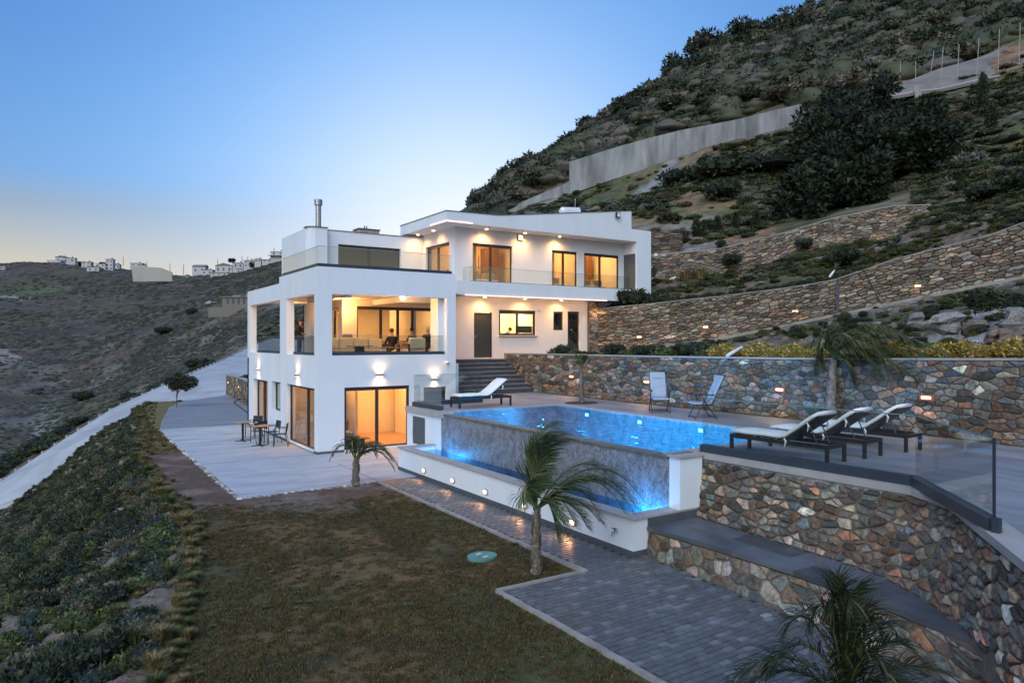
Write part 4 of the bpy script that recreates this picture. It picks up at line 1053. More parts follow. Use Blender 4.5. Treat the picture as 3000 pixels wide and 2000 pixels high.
# stone pier at the end of the kitchen wall
w5 = stone_wall('stone_pier', 'narrow stone pier beside the kitchen wall under the balcony, lit from above', v3([(15.93, 4.85, 3.06), (16.55, 4.85, 3.06)]), v3([(15.93, 4.85, 5.93), (16.55, 4.85, 5.93)]), .30, .17, PAL_DRY, side=1, gap=.012, proud=.03, core=M_MORTAR, seed=8, thick=.2, cat='pier')
light('SPOT', 'pier_light', (16.3, 4.45, 5.8), 45, WARM, .04, (16.25, 4.85, 4.2), 110, blend=1)
# the wall under the deck, sweeping round, and the seat below it
BB = v3([(2.80, -14.15, .5), (2.62, -16.2, .5), (2.48, -17.6, .5), (2.32, -18.3, .5), (1.95, -18.95, .5), (1.25, -19.82, .5), (.75, -20.25, .5), (.1, -20.75, .45), (-.8, -21.6, .4), (-1.6, -23, .4)])
TT = v3([(x, y, DZ - .10) for x, y in TOPW])
w6 = stone_wall('stone_wall', 'rounded wall of mixed stones in brown mortar under the near end of the pool deck', BB, TT, .19, .115, PAL_MIX, side=1, gap=.019, proud=.035, seed=12, jit=.45, thick=.25)
mb = MB(); TP = resample([Vector((x, y, 0)) for x, y in TOPW], 40)
for a, b in zip(TP[:-1], TP[1:]):
    d = Vector(b - a); n_ = Vector((d.y, -d.x, 0)).normalized(); a = Vector(a); b = Vector(b); o1 = n_ * .06; o2 = n_ * -.30
    mb.prism([((a + o1).x, (a + o1).y), ((b + o1).x, (b + o1).y), ((b + o2).x, (b + o2).y), ((a + o2).x, (a + o2).y)], DZ - .095, DZ + .006)
mb.build('coping', M_COPING, w6[0])
F0 = v3([(1.46, -14.38, -.05), (1.36, -15.7, -.05), (1.24, -17, -.05), (1.14, -18.3, -.05), (1.05, -19.6, -.05), (.9, -21, -.05), (.6, -23, -.05)])
F1 = v3([(1.52, -14.38, .43), (1.60, -15.7, .43), (1.60, -17, .43), (1.52, -18.3, .43), (1.30, -19.4, .43), (.72, -20.45, .43), (-.3, -21.8, .43)])
w7 = stone_wall('stone_wall', 'low wall of large mixed stones carrying the slate seat beside the paved path', F0, F1, .24, .20, PAL_MIX, side=-1 if False else 1, gap=.02, proud=.025, seed=14, jit=.45, thick=.2)
bench = empty('slate_seat', (0, 0, 0), 0, 'long dark slate-topped seat curving along the foot of the stone deck wall', 'bench')
top_f = resample([p + Vector((-.05, 0, 0)) for p in F1[:5]] + [Vector((1.2, -19.85, .43))], 40); top_b = resample([p for p in BB[:6]], 40)
rs = random.Random(3)
k = 0
cuts = [0, 6, 13, 21, 30, 39]
for a, b in zip(cuts[:-1], cuts[1:]):
    for h in (0, 1):
        a_, b_2 = (a, b) if h == 0 else (max(0, a - 3 if a else 0), b - 3 if b < 39 else b)
        lo, hi = (0, .5) if h == 0 else (.5, 1.0)
        idx = np.linspace(a_, b_2, 6).round().astype(int)
        L1 = [top_f[i] * (1 - lo - .002) + top_b[i] * (lo + .002) for i in idx]; L2 = [top_f[i] * (1 - hi + .002) + top_b[i] * (hi - .002) for i in idx]
        g = rs.uniform(.65, 1.45)
        poly = [(p[0], p[1]) for p in L1] + [(p[0], p[1]) for p in L2[::-1]]
        MB().prism(poly, .435, .505, col=(.105 * g, .115 * g, .135 * g)).build('slate_tile', M_SLATE, bench)
mb = MB().box(1.50, -14.40, .506, 2.80, -14.37, .655).build('riser', M_DARKBAND, bench)
# low wall by the parking
w8 = stone_wall('stone_wall', 'short mortared stone wall with two small lamps beside the parking, left of the house', v3([(2.1, 19.6, 0), (2.6, 25, 0), (3.1, 31.4, 0)]), v3([(2.1, 19.6, 1.42), (2.6, 25, 1.45), (3.1, 31.4, 1.35)]), .34, .16, [((.17, .155, .12), 4), ((.24, .21, .17), 3), ((.11, .105, .09), 2)], side=-1, gap=.02, proud=.02, seed=16, cap=M_COPING)

# recessed lamps in the stone walls
def brick_lamp(surf, u, w, label, group, e=10):
    p = surf(u, w, .02); p2 = surf(u + .1, w, .02); d = (p2 - p).normalized(); n = Vector((d.y, -d.x, 0)).normalized()
    q = surf(u, w, .3); n = (q - p); n.z = 0; n.normalize()
    root = empty('wall_lamp', p, 0, label, 'wall lamp', group)
    M = Matrix(((d.x, n.x, 0, 0), (d.y, n.y, 0, 0), (0, 0, 1, 0), (0, 0, 0, 1)))
    MB().box(-.17, -.02, -.075, .17, .045, .075, M).build('lamp_case', mat('terracotta_case', (.35, .12, .06), .7), root)
    MB().box(-.11, .046, -.028, .11, .056, .028, M).build('lens', E_BRICK, root)
    lp = p + n * .16
    light('SPOT', 'wall_lamp_light', lp, e, (1, .55, .27), .04, lp + n * .45 + Vector((0, 0, -.9)), 140, blend=1)
def near_u(surf, L, pred):
    best = min(np.linspace(0, L, 400), key=lambda u: abs(pred(surf(u, .5)))); return best
_, sf, L_, H_ = w1
for y, z, w in ((-2.0, 2.48, 'by the thin young palm'), (-6.19, 2.48, 'behind the cushioned chair facing the camera'), (-11.3, 2.5, 'between the side-on chair and the palm trunk'), (-15.44, 2.57, 'on the right above the last lounger')):
    u = near_u(sf, L_, lambda p, y=y: p.y - y); brick_lamp(sf, u, z - 1.7, 'small lit lamp in the deck wall, ' + w, 'lamps in the wall behind the pool', 26)
_, sf, L_, H_ = w2
for px_, py_, w in ((1874, 988, 'lowest, nearest the house'), (2068, 957, 'second from the house'), (2328, 912, 'left of the vertical drain pipe'), (2689, 837, 'highest, at the right')):
    u = near_u(sf, L_, lambda p, q=px_: upx(p)[0] - q); zz = min(np.linspace(.1, 3, 60), key=lambda w_: abs(upx(sf(u, w_))[1] - py_)); brick_lamp(sf, u, float(zz), 'small lit lamp in the long dry wall, ' + w, 'lamps in the dry stone wall', 12)
_, sf, L_, H_ = w8
for px_, w in ((671, 'the square left one'), (702, 'the round-looking right one')):
    u = near_u(sf, L_, lambda p, q=px_: upx(p)[0] - q); brick_lamp(sf, u, .9, 'small lit lamp in the short wall by the parking, ' + w, 'lamps of the short parking wall', 10)
# drain pipes on the long wall
_, sf, L_, H_ = w2
for px_, w in ((1749, 'against the stone pier'), (2459, 'in the middle of the long dry wall')):
    u = near_u(sf, L_, lambda p, q=px_: upx(p)[0] - q)
    p0, p1 = sf(u, .0, .09), sf(u, H_(u) - .1, .09)
    tag(MB().box(p0.x - .05, p0.y - .05, p0.z, p0.x + .05, p0.y + .05, p1.z).build('drain_pipe', M_DARKBAND), 'dark square vertical drain pipe ' + w, 'pipe')
def cable(pts, label, r=.02, sub=None):
    tag(MB().tube(pts, r, 5).build('cable', M_BLACKMETAL), label, 'cable')
cable([sf(near_u(sf, L_, lambda p: upx(p)[0] - 2520), 1.9, .1), sf(near_u(sf, L_, lambda p: upx(p)[0] - 2590), 0.0, .14)], 'thin black cable slanting down the long dry stone wall', .018)
# ramp kerb below the long wall
K0 = resample(BOTM, 60)
mb = MB()
for a, b in zip(K0[:-1], K0[1:]):
    d = Vector(b - a); nn = Vector((d.y, -d.x, 0)).normalized(); 
    if nn.x > 0: nn = -nn
    a = Vector(a); b = Vector(b); w_ = nn * 1.2; w2_ = nn * 1.4
    lift = Vector((0, 0, .02))
    mb.add([a + w_, b + w_, b + w2_, a + w2_] + [p + Vector((0, 0, -.42)) for p in (a + w_, b + w_, b + w2_, a + w2_)], [(0, 1, 2, 3), (3, 2, 6, 7), (0, 4, 5, 1), (4, 7, 6, 5), (0, 3, 7, 4), (1, 5, 6, 2)])
mb.build('ramp_kerb', mat('ramp_concrete', (.30, .27, .25), .85, var=.2, bump=.006), kind='structure')
KR = [Vector(p) for p in K0]
def off(p, i, w):
    d = Vector(K0[min(i + 1, 59)] - K0[max(i - 1, 0)]); nn = Vector((d.y, -d.x, 0)).normalized()
    if nn.x > 0: nn = -nn
    return Vector(p) + nn * w
KO = [off(p, i, 1.41) + Vector((0, 0, -.12)) for i, p in enumerate(K0)]
ruled('ramp', [off(p, i, 1.25) + Vector((0, 0, -.05)) for i, p in enumerate(K0)], [Vector(p) + Vector((0, 0, -.04)) for p in K0], 60, 3, M_CONC)
# planter slope between deck wall and ramp
def slope_col(X, Y, Z, t):
    a = fbm(X / 1.4, Y / 1.4, 4, 150); C = mixc((.10, .075, .055), (.22, .19, .165), sstep(.45, .65, a))
    C = mixc(C, (.06, .075, .03), sstep(.5, .62, fbm(X / .9, Y / .9, 4, 152)) * .8)
    return mixc(C, (.34, .32, .30), sstep(-9, -11, Y) * sstep(.25, .4, t) * sstep(.85, .7, t) * sstep(.40, .55, a) * .9)
BWp = [Vector((x + .30, y, z)) for (x, y), z in zip(BW, (3.2, 3.22, 3.25, 3.28, 3.38, 3.5, 3.55))]
def slope_warp(X, Y, t): return np.sin(t * math.pi) * ((fbm(X / 1.8, Y / 1.8, 4, 155) - .5) * 1.3 - .55) * sstep(6, 0, Y)
planter_o, PL = ruled('planted_slope', BWp, KO[:54], 160, 40, M_SOIL, slope_col, warp=slope_warp)
# terrace between long wall and upper wall
UPX = [p + Vector((0, 0, 0)) for p in UPB] + [Vector(tuple(float(q[0]) for q in TB.z(np.array([float(u)]), np.array([float(np.interp(u, [p[0] for p in INNER], [p[1] for p in INNER]))])))) + Vector((0, 0, .02)) for u in (2735, 2800, 2900, 3000, 3150, 3400, 3700)]
MT = [p + Vector((.25, .15, -.03)) for p in TOPM]
def mid_col(X, Y, Z, t):
    a = fbm(X / 1.6, Y / 1.6, 4, 170); C = mixc((.17, .11, .085), (.24, .17, .14), sstep(.42, .65, a))
    C = mixc(C, (.085, .085, .03), sstep(.45, .6, fbm(X / 2.2, Y / 2.2, 4, 172)) * .9)
    return mixc(C, (.13, .08, .03), sstep(.55, .68, fbm(X / 1.1, Y / 1.1, 4, 174)) * .7)
mid_o, MD = ruled('terraced_bed', MT, UPX, 160, 34, M_SOIL, mid_col, warp=lambda X, Y, t: np.sin(t * math.pi) * (fbm(X / 2, Y / 2, 4, 175) - .5) * .8)

# upper concrete retaining walls
M_RAWC = mat('raw_concrete', (.30, .30, .31), .9, var=.3, vscale=.6, col2=(.17, .165, .165), c2scale=.5, c2lo=.42, c2hi=.65, bump=.02, bscale=3, stretch=(1, 1, .25))
def cwall(pts, label, name='concrete_wall'):
    mb = MB()
    T = [D(u, a, d) for u, a, b, d in pts]; Bm = [D(u, b, d) for u, a, b, d in pts]
    for i in range(len(pts) - 1):
        d = (T[i + 1] - T[i]); n_ = Vector((-d.y, d.x, 0)).normalized() * .4
        if n_.dot(Vector((FV[0], FV[1], 0))) < 0: n_ = -n_
        q = [Bm[i], Bm[i + 1], T[i + 1], T[i]]; lo = Vector((0, 0, -1.5)); q[0] = q[0] + lo; q[1] = q[1] + lo
        mb.add(q + [p + n_ for p in q], [(0, 1, 2, 3), (7, 6, 5, 4), (3, 2, 6, 7), (0, 3, 7, 4), (1, 5, 6, 2)])
    return tag(mb.build(name, M_RAWC), label, 'wall')
cwall([(1668, 474, 537, 92.5), (1800, 433, 490, 90), (1900, 405, 457, 88), (1980, 385, 438, 86.5)], 'pale blotched concrete retaining wall high on the mountain slope')
cwall([(1981, 384, 438, 86.4), (2150, 352, 402, 82), (2345, 305, 356, 77)], 'grey concrete retaining wall continuing right towards the dark pines')
cwall([(1465, 622, 632, 97), (1560, 578, 590, 95), (1667, 534, 545, 92.4)], 'low concrete kerb running down the slope left of the pale retaining wall', 'concrete_kerb')
def barrier():
    T = [(2568, 292, 66), (2690, 268, 65.5), (2750, 262, 65), (2880, 232, 64), (2950, 219, 63.5), (3010, 196, 63), (3150, 150, 62)]
    P = [D(u, y, d) for u, y, d in T]
    mb = MB(); mb.tube([p for p in P], .09, 6)
    root = empty('road_parapet', P[0], 0, 'unfinished road edge beam with tall thin posts high at the right', 'parapet')
    mb.v = [tuple(Vector(v) - P[0]) for v in mb.v]; mb.build('edge_beam', M_COPING, root)
    s = MB()
    T2 = [D(2568, 285, 67.5), D(2640, 245, 69), D(2750, 202, 70), D(2860, 172, 70), D(3010, 112, 70), D(3150, 60, 70)]
    a = resample(P, 30); b = resample(T2, 30)
    for i in range(29):
        s.add([Vector(a[i]) - P[0] + Vector((0, 0, -.3)), Vector(a[i + 1]) - P[0] + Vector((0, 0, -.3)), Vector(b[i + 1]) - P[0], Vector(b[i]) - P[0]], [(0, 1, 2, 3)])
        s.add([Vector(b[i]) - P[0], Vector(b[i + 1]) - P[0], Vector(b[i + 1]) - P[0] + Vector((.4, 1.2, -.6)), Vector(b[i]) - P[0] + Vector((.4, 1.2, -.6))], [(0, 1, 2, 3)])
    s.build('concrete_bank', mat('raw_bank', (.21, .19, .175), .9, var=.3, vscale=.5, col2=(.33, .17, .12), c2scale=.5, c2lo=.55, c2hi=.68, bump=.03, bscale=2), root)
    for (x0, y0, x1, y1) in ((2635, 277, 2639, 181), (2682, 231, 2683, 180), (2727, 214, 2736, 151), (2756, 245, 2763, 138), (2804, 236, 2810, 130), (2862, 222, 2868, 112), (2924, 210, 2928, 85), (2985, 205, 2989, 68)):
        MB().tube([D(x0, y0, 65) - P[0], D(x1, y1, 65) - P[0]], .03, 5).build('post', mat('dull_post', (.38, .38, .38), .7), root)
    p = D(2690, 288, 65.2)
    MB().box(p.x - .2, p.y - .2, p.z, p.x + .2, p.y + .2, p.z + 1.2).build('end_block', M_COPING, None).name = 'concrete_block'
    tag(bpy.data.objects['concrete_block'], 'small pale concrete block standing below the posts of the road parapet', 'block')
barrier()
# ------------------------------------------------------------------ deck railings
r1 = empty('glass_railing', (0, 0, 0), 0, 'long glass railing in front of the three loungers, ending in a dark post', 'railing')
rail('rail', [(3.10, -14.22), (3.16, -16.4), (3.22, -18.2), (1.42, -19.98)], DZ + .002, DZ + .15, 2.74, r1, ch=.14)
MB().prism([(1.395, -20.02), (1.42, -20.01), (1.43, -19.985), (1.405, -19.98)], DZ + .152, 2.76).build('end_post', M_STEEL, r1)
MB().box(1.33, -20.08, DZ + .003, 1.40, -20.0, DZ + .17).build('end_foot', M_STEEL, r1)
r2 = empty('glass_railing', (0, 0, 0), 0, 'short glass railing guarding the stairwell beside the white deck wall, left of the lone lounger', 'railing')
rail('rail', [(5.15, -2.32), (2.52, -2.32), (2.58, -4.2)], DZ + .017, DZ + .15, 2.72, r2, ch=.14)

# ------------------------------------------------------------------ loungers
def lounger(label, loc, rz, tilt=26, group='sun loungers on the pool deck'):
    """2 m long, head towards local +X"""
    e = empty('sun_lounger', loc, rz, label, 'sun lounger', group)
    L_, Wd, H_ = 2.0, .64, .34
    mb = MB()
    mb.box(0, -Wd / 2, H_ - .07, L_, -Wd / 2 + .05, H_).box(0, Wd / 2 - .05, H_ - .07, L_, Wd / 2, H_).box(0, -Wd / 2 + .051, H_ - .07, .05, Wd / 2 - .051, H_ - .002).box(L_ - .05, -Wd / 2 + .051, H_ - .07, L_, Wd / 2 - .051, H_ - .002)
    for k in range(7): mb.box(.16 + k * .15, -Wd / 2 + .05, H_ - .03, .20 + k * .15, Wd / 2 - .05, H_ - .015)
    mb.build('frame', M_BLACKMETAL, e)
    for x in (.0, L_ - .055):
        for y in (-Wd / 2, Wd / 2 - .055): MB().box(x, y, 0, x + .055, y + .055, H_ - .071).build('leg', M_BLACKMETAL, e)
    t = R(tilt); hx = 1.15
    Mb = Matrix.Translation((hx, 0, H_)) @ Matrix.Rotation(-t, 4, 'Y')
    bk = MB().box(0, -Wd / 2 + .02, -.01, .82, Wd / 2 - .02, .02, Mb).build('backrest', M_BLACKMETAL, e)
    MB().tube([Mb @ Vector((.55, -.2, 0)), (1.75, -.2, H_ - .03)], .012, 5).tube([Mb @ Vector((.55, .2, 0)), (1.75, .2, H_ - .03)], .012, 5).build('support', M_BLACKMETAL, bk)
    # one continuous cushion, slightly sagging, rounded edges
    prof = []
    for k in range(15):
        s = k / 14
        if s < .55: p = Vector((.02 + s / .55 * (hx - .0), 0, H_ + .03)); n_ = Vector((0, 0, 1))
        else: q = (s - .55) / .45 * .84; p = Vector((hx + q * math.cos(t), 0, H_ + .035 + q * math.sin(t))); n_ = Vector((-math.sin(t), 0, math.cos(t)))
        if abs(s - .55) < .06: n_ = (Vector((0, 0, 1)) + Vector((-math.sin(t), 0, math.cos(t)))).normalized()
        prof.append((p, n_))
    mb = MB(); m = 8; vs = []
    sec = [(-.31, .0), (-.325, .03), (-.30, .065), (-.1, .075), (.1, .075), (.30, .065), (.325, .03), (.31, .0)]
    for i, (p, n_) in enumerate(prof):
        sc = .80 if i in (0, 14) else 1
        for y, h in sec: vs.append(p + Vector((0, y, 0)) + n_ * (h * sc + .004 * math.sin(i * 1.7)))
    fs = [(i * m + k, (i + 1) * m + k, (i + 1) * m + (k + 1) % m, i * m + (k + 1) % m) for i in range(14) for k in range(m)] + [tuple(range(m)), tuple(range(14 * m, 15 * m))[::-1]]
    mb.add(vs, fs); c = mb.build('cushion', M_CUSHION, e, smooth=True)
    for q in (.05, .6):
        for y in (-.33, .33):
            a = Mb @ Vector((q, y, .02)); MB().tube([a, a + Vector((.03, .0, -.06)), a + Vector((.0, .01, -.16))], [.012, .022, .008], 5).build('tie', M_CUSHION, c)
    return e
l0 = lounger('lone white-cushioned lounger by the far left edge of the pool', (3.35, -3.62, DZ), R(0), 36)
def lou(loc, ang, label): 
    c = copy_tree(l0); c.location = loc; c.rotation_euler = (0, 0, ang); c['label'] = label; return c
def dirang(a, b): return math.atan2(b[1] - a[1], b[0] - a[0])
lou((3.92, -14.45, DZ), R(-86), 'white-cushioned lounger nearest the pool pier, leftmost of the row of three')
lou((5.12, -14.45, DZ), R(-87), 'white-cushioned lounger in the middle of the row of three')
lou((6.55, -14.45, DZ), R(-87), 'white-cushioned lounger at the right end of the row of three')
# ------------------------------------------------------------------ folding armchairs on the deck
def folding(label, loc, face):
    """faces local +X"""
    e = empty('folding_armchair', loc, face, label, 'armchair', 'cushioned folding armchairs on the deck')
    for s in (-1, 1):
        y = s * .27
        MB().tube([(.30, y, .0), (-.05, y, .66)], .016, 6).build('leg', M_BLACKMETAL, e)
        MB().tube([(-.33, y, .0), (.10, y, .60)], .016, 6).build('leg', M_BLACKMETAL, e)
        MB().box(-.24, y - .03, .655, .34, y + .03, .685).build('armrest', M_BLACKMETAL, e)
        MB().tube([(-.18, y * .85, .38), (-.55, y * .85, 1.16)], .016, 6).build('back_post', M_BLACKMETAL, e)
    MB().tube([(.27, -.27, .05), (.27, .27, .05)], .012, 5).tube([(-.30, -.27, .05), (-.30, .27, .05)], .012, 5).build('cross_bar', M_BLACKMETAL, e)
    MB().box(-.20, -.25, .375, .30, .25, .40).build('seat', M_BLACKMETAL, e)
    MB().box(-.17, -.24, .401, .32, .24, .455).build('seat_cushion', mat('grey_cushion', (.36, .37, .41), .9, var=.06), e, bevel=.02)
    d = Vector((-.37, 0, .78)).normalized(); n_ = Vector((d.z, 0, -d.x))
    o = Vector((-.20, 0, .40))
    mb = MB(); vs = []
    for a, h in ((.02, .0), (.86, .0)):
        for y, t in ((-.235, .0), (.235, .0), (.235, .06), (-.235, .06)): vs.append(o + d * a + Vector((0, y, 0)) + n_ * (t + .012))
    mb.add(vs, [(0, 1, 2, 3), (7, 6, 5, 4), (0, 4, 5, 1), (1, 5, 6, 2), (2, 6, 7, 3), (3, 7, 4, 0)])
    bc = mb.build('back_cushion', mat('grey_cushion'), e, bevel=.02)
    MB().box(-.03, -.24, -.02, .03, .24, .02, Matrix.Translation(o + d * .88) ).build('head_bar', M_BLACKMETAL, e)
    return e, o, d, n_
f1, o_, d_, n__ = folding('pale cushioned folding armchair facing the camera, left of the other armchair', (7.87, -8.3, DZ), math.atan2(-.49, -.37))
# faint lettering on the back cushion
tx = bpy.data.curves.new('backrest_print', 'FONT'); tx.body = 'ARGENTO'; tx.size = .075; tx.align_x = 'CENTER'; tx.extrude = .001
tmp_ = bpy.data.objects.new('print_tmp', tx); COL.objects.link(tmp_); bpy.context.view_layer.update()
txm = bpy.data.meshes.new_from_object(tmp_.evaluated_get(bpy.context.evaluated_depsgraph_get())); bpy.data.objects.remove(tmp_)
txo = bpy.data.objects.new('backrest_print', txm); COL.objects.link(txo); txo.parent = f1
yv = Vector((0, 1, 0)); pos = o_ + d_ * .62 + n__ * .078
Mx = Matrix((( yv.x, d_.x, n__.x, pos.x), (yv.y, d_.y, n__.y, pos.y), (yv.z, d_.z, n__.z, pos.z), (0, 0, 0, 1)))
txo.matrix_local = Mx; txm.materials.clear(); txm.materials.append(mat('grey_print', (.22, .22, .25), .8))
f2, *_x = folding('pale cushioned folding armchair seen from the side, facing left', (7.72, -10.1, DZ), math.atan2(.45, -.85))

# ------------------------------------------------------------------ bistro tables and chairs on the terrace
def bistro(label, loc, rz):
    e = empty('bistro_table', loc, rz, label, 'table', 'small bistro tables beside the house')
    MB().box(-.30, -.30, .715, .30, .30, .745).build('table_top', M_WOOD, e, bevel=.006)
    MB().box(-.035, -.035, .02, .035, .035, .714).build('pedestal', M_BLACKMETAL, e)
    MB().box(-.30, -.04, 0, .30, .04, .02).box(-.04, -.30, .001, .04, -.041, .019).box(-.04, .041, .001, .04, .30, .019).build('cross_foot', M_BLACKMETAL, e)
    return e
bistro('light wood bistro table farther from the camera', (-1.42, 4.75, 0), R(4))
bistro('wood bistro table nearer the camera, with a napkin holder on it', (-1.15, 3.15, 0), R(4))
nh = empty('napkin_holder', (-1.25, 3.30, .746), R(20), 'small dark napkin holder with white napkins on the nearer bistro table', 'napkin holder')
MB().box(-.06, -.02, 0, .06, .02, .09).build('holder', M_BLACKMETAL, nh); MB().box(-.05, -.012, .01, .05, .012, .115).build('napkins', M_CUSHION, nh)
def achair(loc, face, label):
    e = empty('terrace_chair', loc, face, label, 'chair', 'dark metal armchairs at the bistro tables')
    m = mat('navy_metal', (.02, .028, .04), .45, var=.1)
    MB().box(-.21, -.22, .435, .22, .22, .45).build('seat', m, e, bevel=.005)
    for x, y in ((.20, .22), (.20, -.22)): MB().tube([(x + .02, y, 0), (x, y, .66)], .017, 6).build('leg', m, e)
    for y in (.22, -.22): MB().tube([(-.30, y, 0), (-.20, y, .44), (-.26, y, .84)], .017, 6).build('leg', m, e)
    for y in (.22, -.22): MB().tube([(.20, y, .66), (.10, y, .675), (-.23, y, .665)], .014, 6).build('armrest', m, e)
    mb = MB(); vs = []
    for z, x in ((.56, -.225), (.84, -.265)):
        for y in (-.225, -.1, .1, .225):
            vs.append((x - .02 * (1 - (y / .225) ** 2), y, z))
    vs += [(v[0] - .012, v[1], v[2]) for v in vs]
    mb.add(vs, [(0, 1, 5, 4), (1, 2, 6, 5), (2, 3, 7, 6), (8, 12, 13, 9), (9, 13, 14, 10), (10, 14, 15, 11), (4, 5, 13, 12), (5, 6, 14, 13), (6, 7, 15, 14), (0, 4, 12, 8), (3, 11, 15, 7)])
    mb.build('backrest', m, e)
    return e
achair((-.55, 2.65, 0), R(160), 'dark metal chair nearest the sliding door corner, backrest turned to the right')
achair((-.62, 3.55, 0), R(185), 'dark metal chair against the wall behind the nearer bistro table')
achair((-1.0, 4.0, 0), R(100), 'dark blue chair between the two bistro tables')
achair((-.82, 5.6, 0), R(215), 'dark blue chair at the farther bistro table, half behind it')
br = empty('bench_loop', (0, 0, 0), 0, 'bent black metal bar, part of a folded bench, just past the corner of the house', 'bench')
c0 = PZ(727, 1212, .35)
MB().tube([c0 + Vector((-.55, .55, .55)), c0 + Vector((-.25, .6, .72)), c0 + Vector((.05, .45, .68)), c0 + Vector((.4, .1, .15))], .03, 6).tube([c0 + Vector((-.55, .55, .55)), c0 + Vector((0, -.1, 0.02)), c0 + Vector((.35, -.2, -.3))], .03, 6).build('bar', M_BLACKMETAL, br)

# manhole lid in the lawn
mh = empty('manhole_lid', (-1.09, -12.86, 0), R(10), 'green round-cornered plastic cover with two white plates lying in the lawn', 'cover')
mb = MB(); poly = [(math.cos(t) * .30 * (1 if abs(math.cos(t)) < .8 else .95), math.sin(t) * .24) for t in [2 * math.pi * i / 20 for i in range(20)]]
mb.prism(poly, -.02, .025).build('lid', mat('green_lid', (.10, .27, .23), .5, var=.3, vscale=8), mh)
MB().box(-.05, .07, .026, .05, .12, .032).box(-.06, -.12, .026, .04, -.08, .032).build('plate', mat('white_plastic'), mh)

# ------------------------------------------------------------------ palms
def bez(P, t):
    P = [Vector(p) for p in P]
    while len(P) > 1: P = [a.lerp(b, t) for a, b in zip(P[:-1], P[1:])]
    return P[0]
def frond(ctrl, L, wind=Vector((0, 0, 0)), droop=.35, n=44, rnd=random, w=.03, green=((.035, .06, .02), (.06, .085, .03)), pale=(.20, .17, .10), start=.12, spread=.8, stem=.022):
    mb = MB(); pts = [bez(ctrl, i / 20) for i in range(21)]
    mb.tube(pts, [stem * (1 - i / 22) + .003 for i in range(21)], 5, col=(.10, .11, .045))
    for k in range(n):
        t = start + (1 - start) * (k + .5) / n
        p = bez(ctrl, t); d = (bez(ctrl, min(1, t + .03)) - bez(ctrl, t - .03)).normalized()
        up = Vector((0, 0, 1)); s = d.cross(up)
        if s.length < .1: s = Vector((1, 0, 0))
        s.normalize(); nrm = s.cross(d)
        ln = L * (math.sin(math.pi * (.12 + .80 * t)) * .9 + .15) * rnd.uniform(.8, 1.1)
        for sg in (-1, 1):
            dr = (d * (.75 + .5 * t) + s * sg * spread + nrm * rnd.uniform(-.05, .45) + wind + Vector((rnd.uniform(-.12, .12),) * 3)).normalized()
            q = p + dr * ln * .5; dr2 = (dr + wind * .5 - up * droop * rnd.uniform(.6, 1.4)).normalized(); e = q + dr2 * ln * .5
            wv = dr.cross(nrm); wv = wv.normalized() * w * .5 if wv.length > .01 else s * w * .5
            c = rnd.choice(green); g = rnd.uniform(.7, 1.4); c = tuple(v * g for v in c)
            if rnd.random() < .08: c = pale
            mb.add([p - wv * .6, p + wv * .6, q + wv, q - wv, e], [(0, 1, 2, 3), (3, 2, 4)], c)
    return mb
def palm(label, base, h, r0, r1, lean, fr_list, L, wind, seed, group=None, name='palm_tree', droop=.35, trunk=True, w=.03, n=44, **k):
    rnd = random.Random(seed); e = empty(name, base, 0, label, 'palm tree', group)
    if trunk:
        pts = []; rr = []
        N = 26
        for i in range(N + 1):
            t = i / N; pts.append(Vector((lean[0] * t * t, lean[1] * t * t, h * t))); rr.append((r0 * (1 - t) + r1 * t) * (1 + .13 * (i % 2)) * (1.25 if i < 2 else 1))
        tr = MB().tube(pts, rr, 12)
        for i in range(1, N):
            for k2 in range(3):
                a = rnd.uniform(0, 6.28); p = pts[i]; r_ = rr[i]
                q = p + Vector((math.cos(a) * r_, math.sin(a) * r_, 0)); o2 = p + Vector((math.cos(a) * (r_ + .035), math.sin(a) * (r_ + .035), .11)); s_ = Vector((-math.sin(a), math.cos(a), 0)) * .035
                tr.add([q - s_, q + s_, o2 + s_ * .5, o2 - s_ * .5], [(0, 1, 2, 3)])
        tr.build('trunk', M_PALMBARK, e)
    for c in fr_list:
        frond(c, L * rnd.uniform(.85, 1.1), wind, droop, n=n, rnd=rnd, w=w, **k).build('frond', M_LEAF, e)
    return e
RVv = Vector((RV[0], RV[1], 0)); FVv = Vector((FV[0], FV[1], 0)); UP = Vector((0, 0, 1))
def local(r, u, f=0.): return RVv * r + UP * u + FVv * f
rnd = random.Random(77)
# big palm by the path: fronds swept upward and over to the right by the wind
h2 = 1.05
c = Vector((0.02, 0, h2))
Fs = []
for r_, u_, f_, b in ((-.10, .95, .05, -.12), (.05, 1.12, .1, -.10), (.12, 1.02, -.12, -.05), (.0, .85, .2, -.15), (.2, .9, .05, .0), (-.02, 1.05, -.1, -.12)):
    Fs.append([c, c + local(b, u_ * .75, f_), c + local(r_ * .4 + b, u_ * 1.25, f_ * 2), c + local(r_ + .35, u_ * 1.28, f_ * 3)])
for r_, u_, f_ in ((1.5, .12, -.2), (1.62, .22, .1), (1.35, .0, .3), (1.0, -.15, .1), (1.45, .05, .0), (1.3, .3, .2)):
    Fs.append([c, c + local(r_ * .3, .45 + u_, f_ * .3), c + local(r_ * .75, .85 + u_, f_ * .8), c + local(r_ * 1.12, .02 + u_ - .15, f_)])
for r_, u_, f_ in ((.75, -.35, -.2), (.45, -.55, .15), (.6, -.45, .3), (.3, -.5, -.25), (.95, -.3, .0)):
    Fs.append([c, c + local(r_ * .4, .32, f_ * .3), c + local(r_ * .8, .22, f_ * .8), c + local(r_ * 1.1, u_ + .1, f_)])
for r_, u_ in ((-.28, .28), (-.22, .45)):
    Fs.append([c, c + local(r_ * .6, .25 + u_ * .3, 0), c + local(r_, .15 + u_, -.1), c + local(r_ * .7, u_ - .1, -.1)])
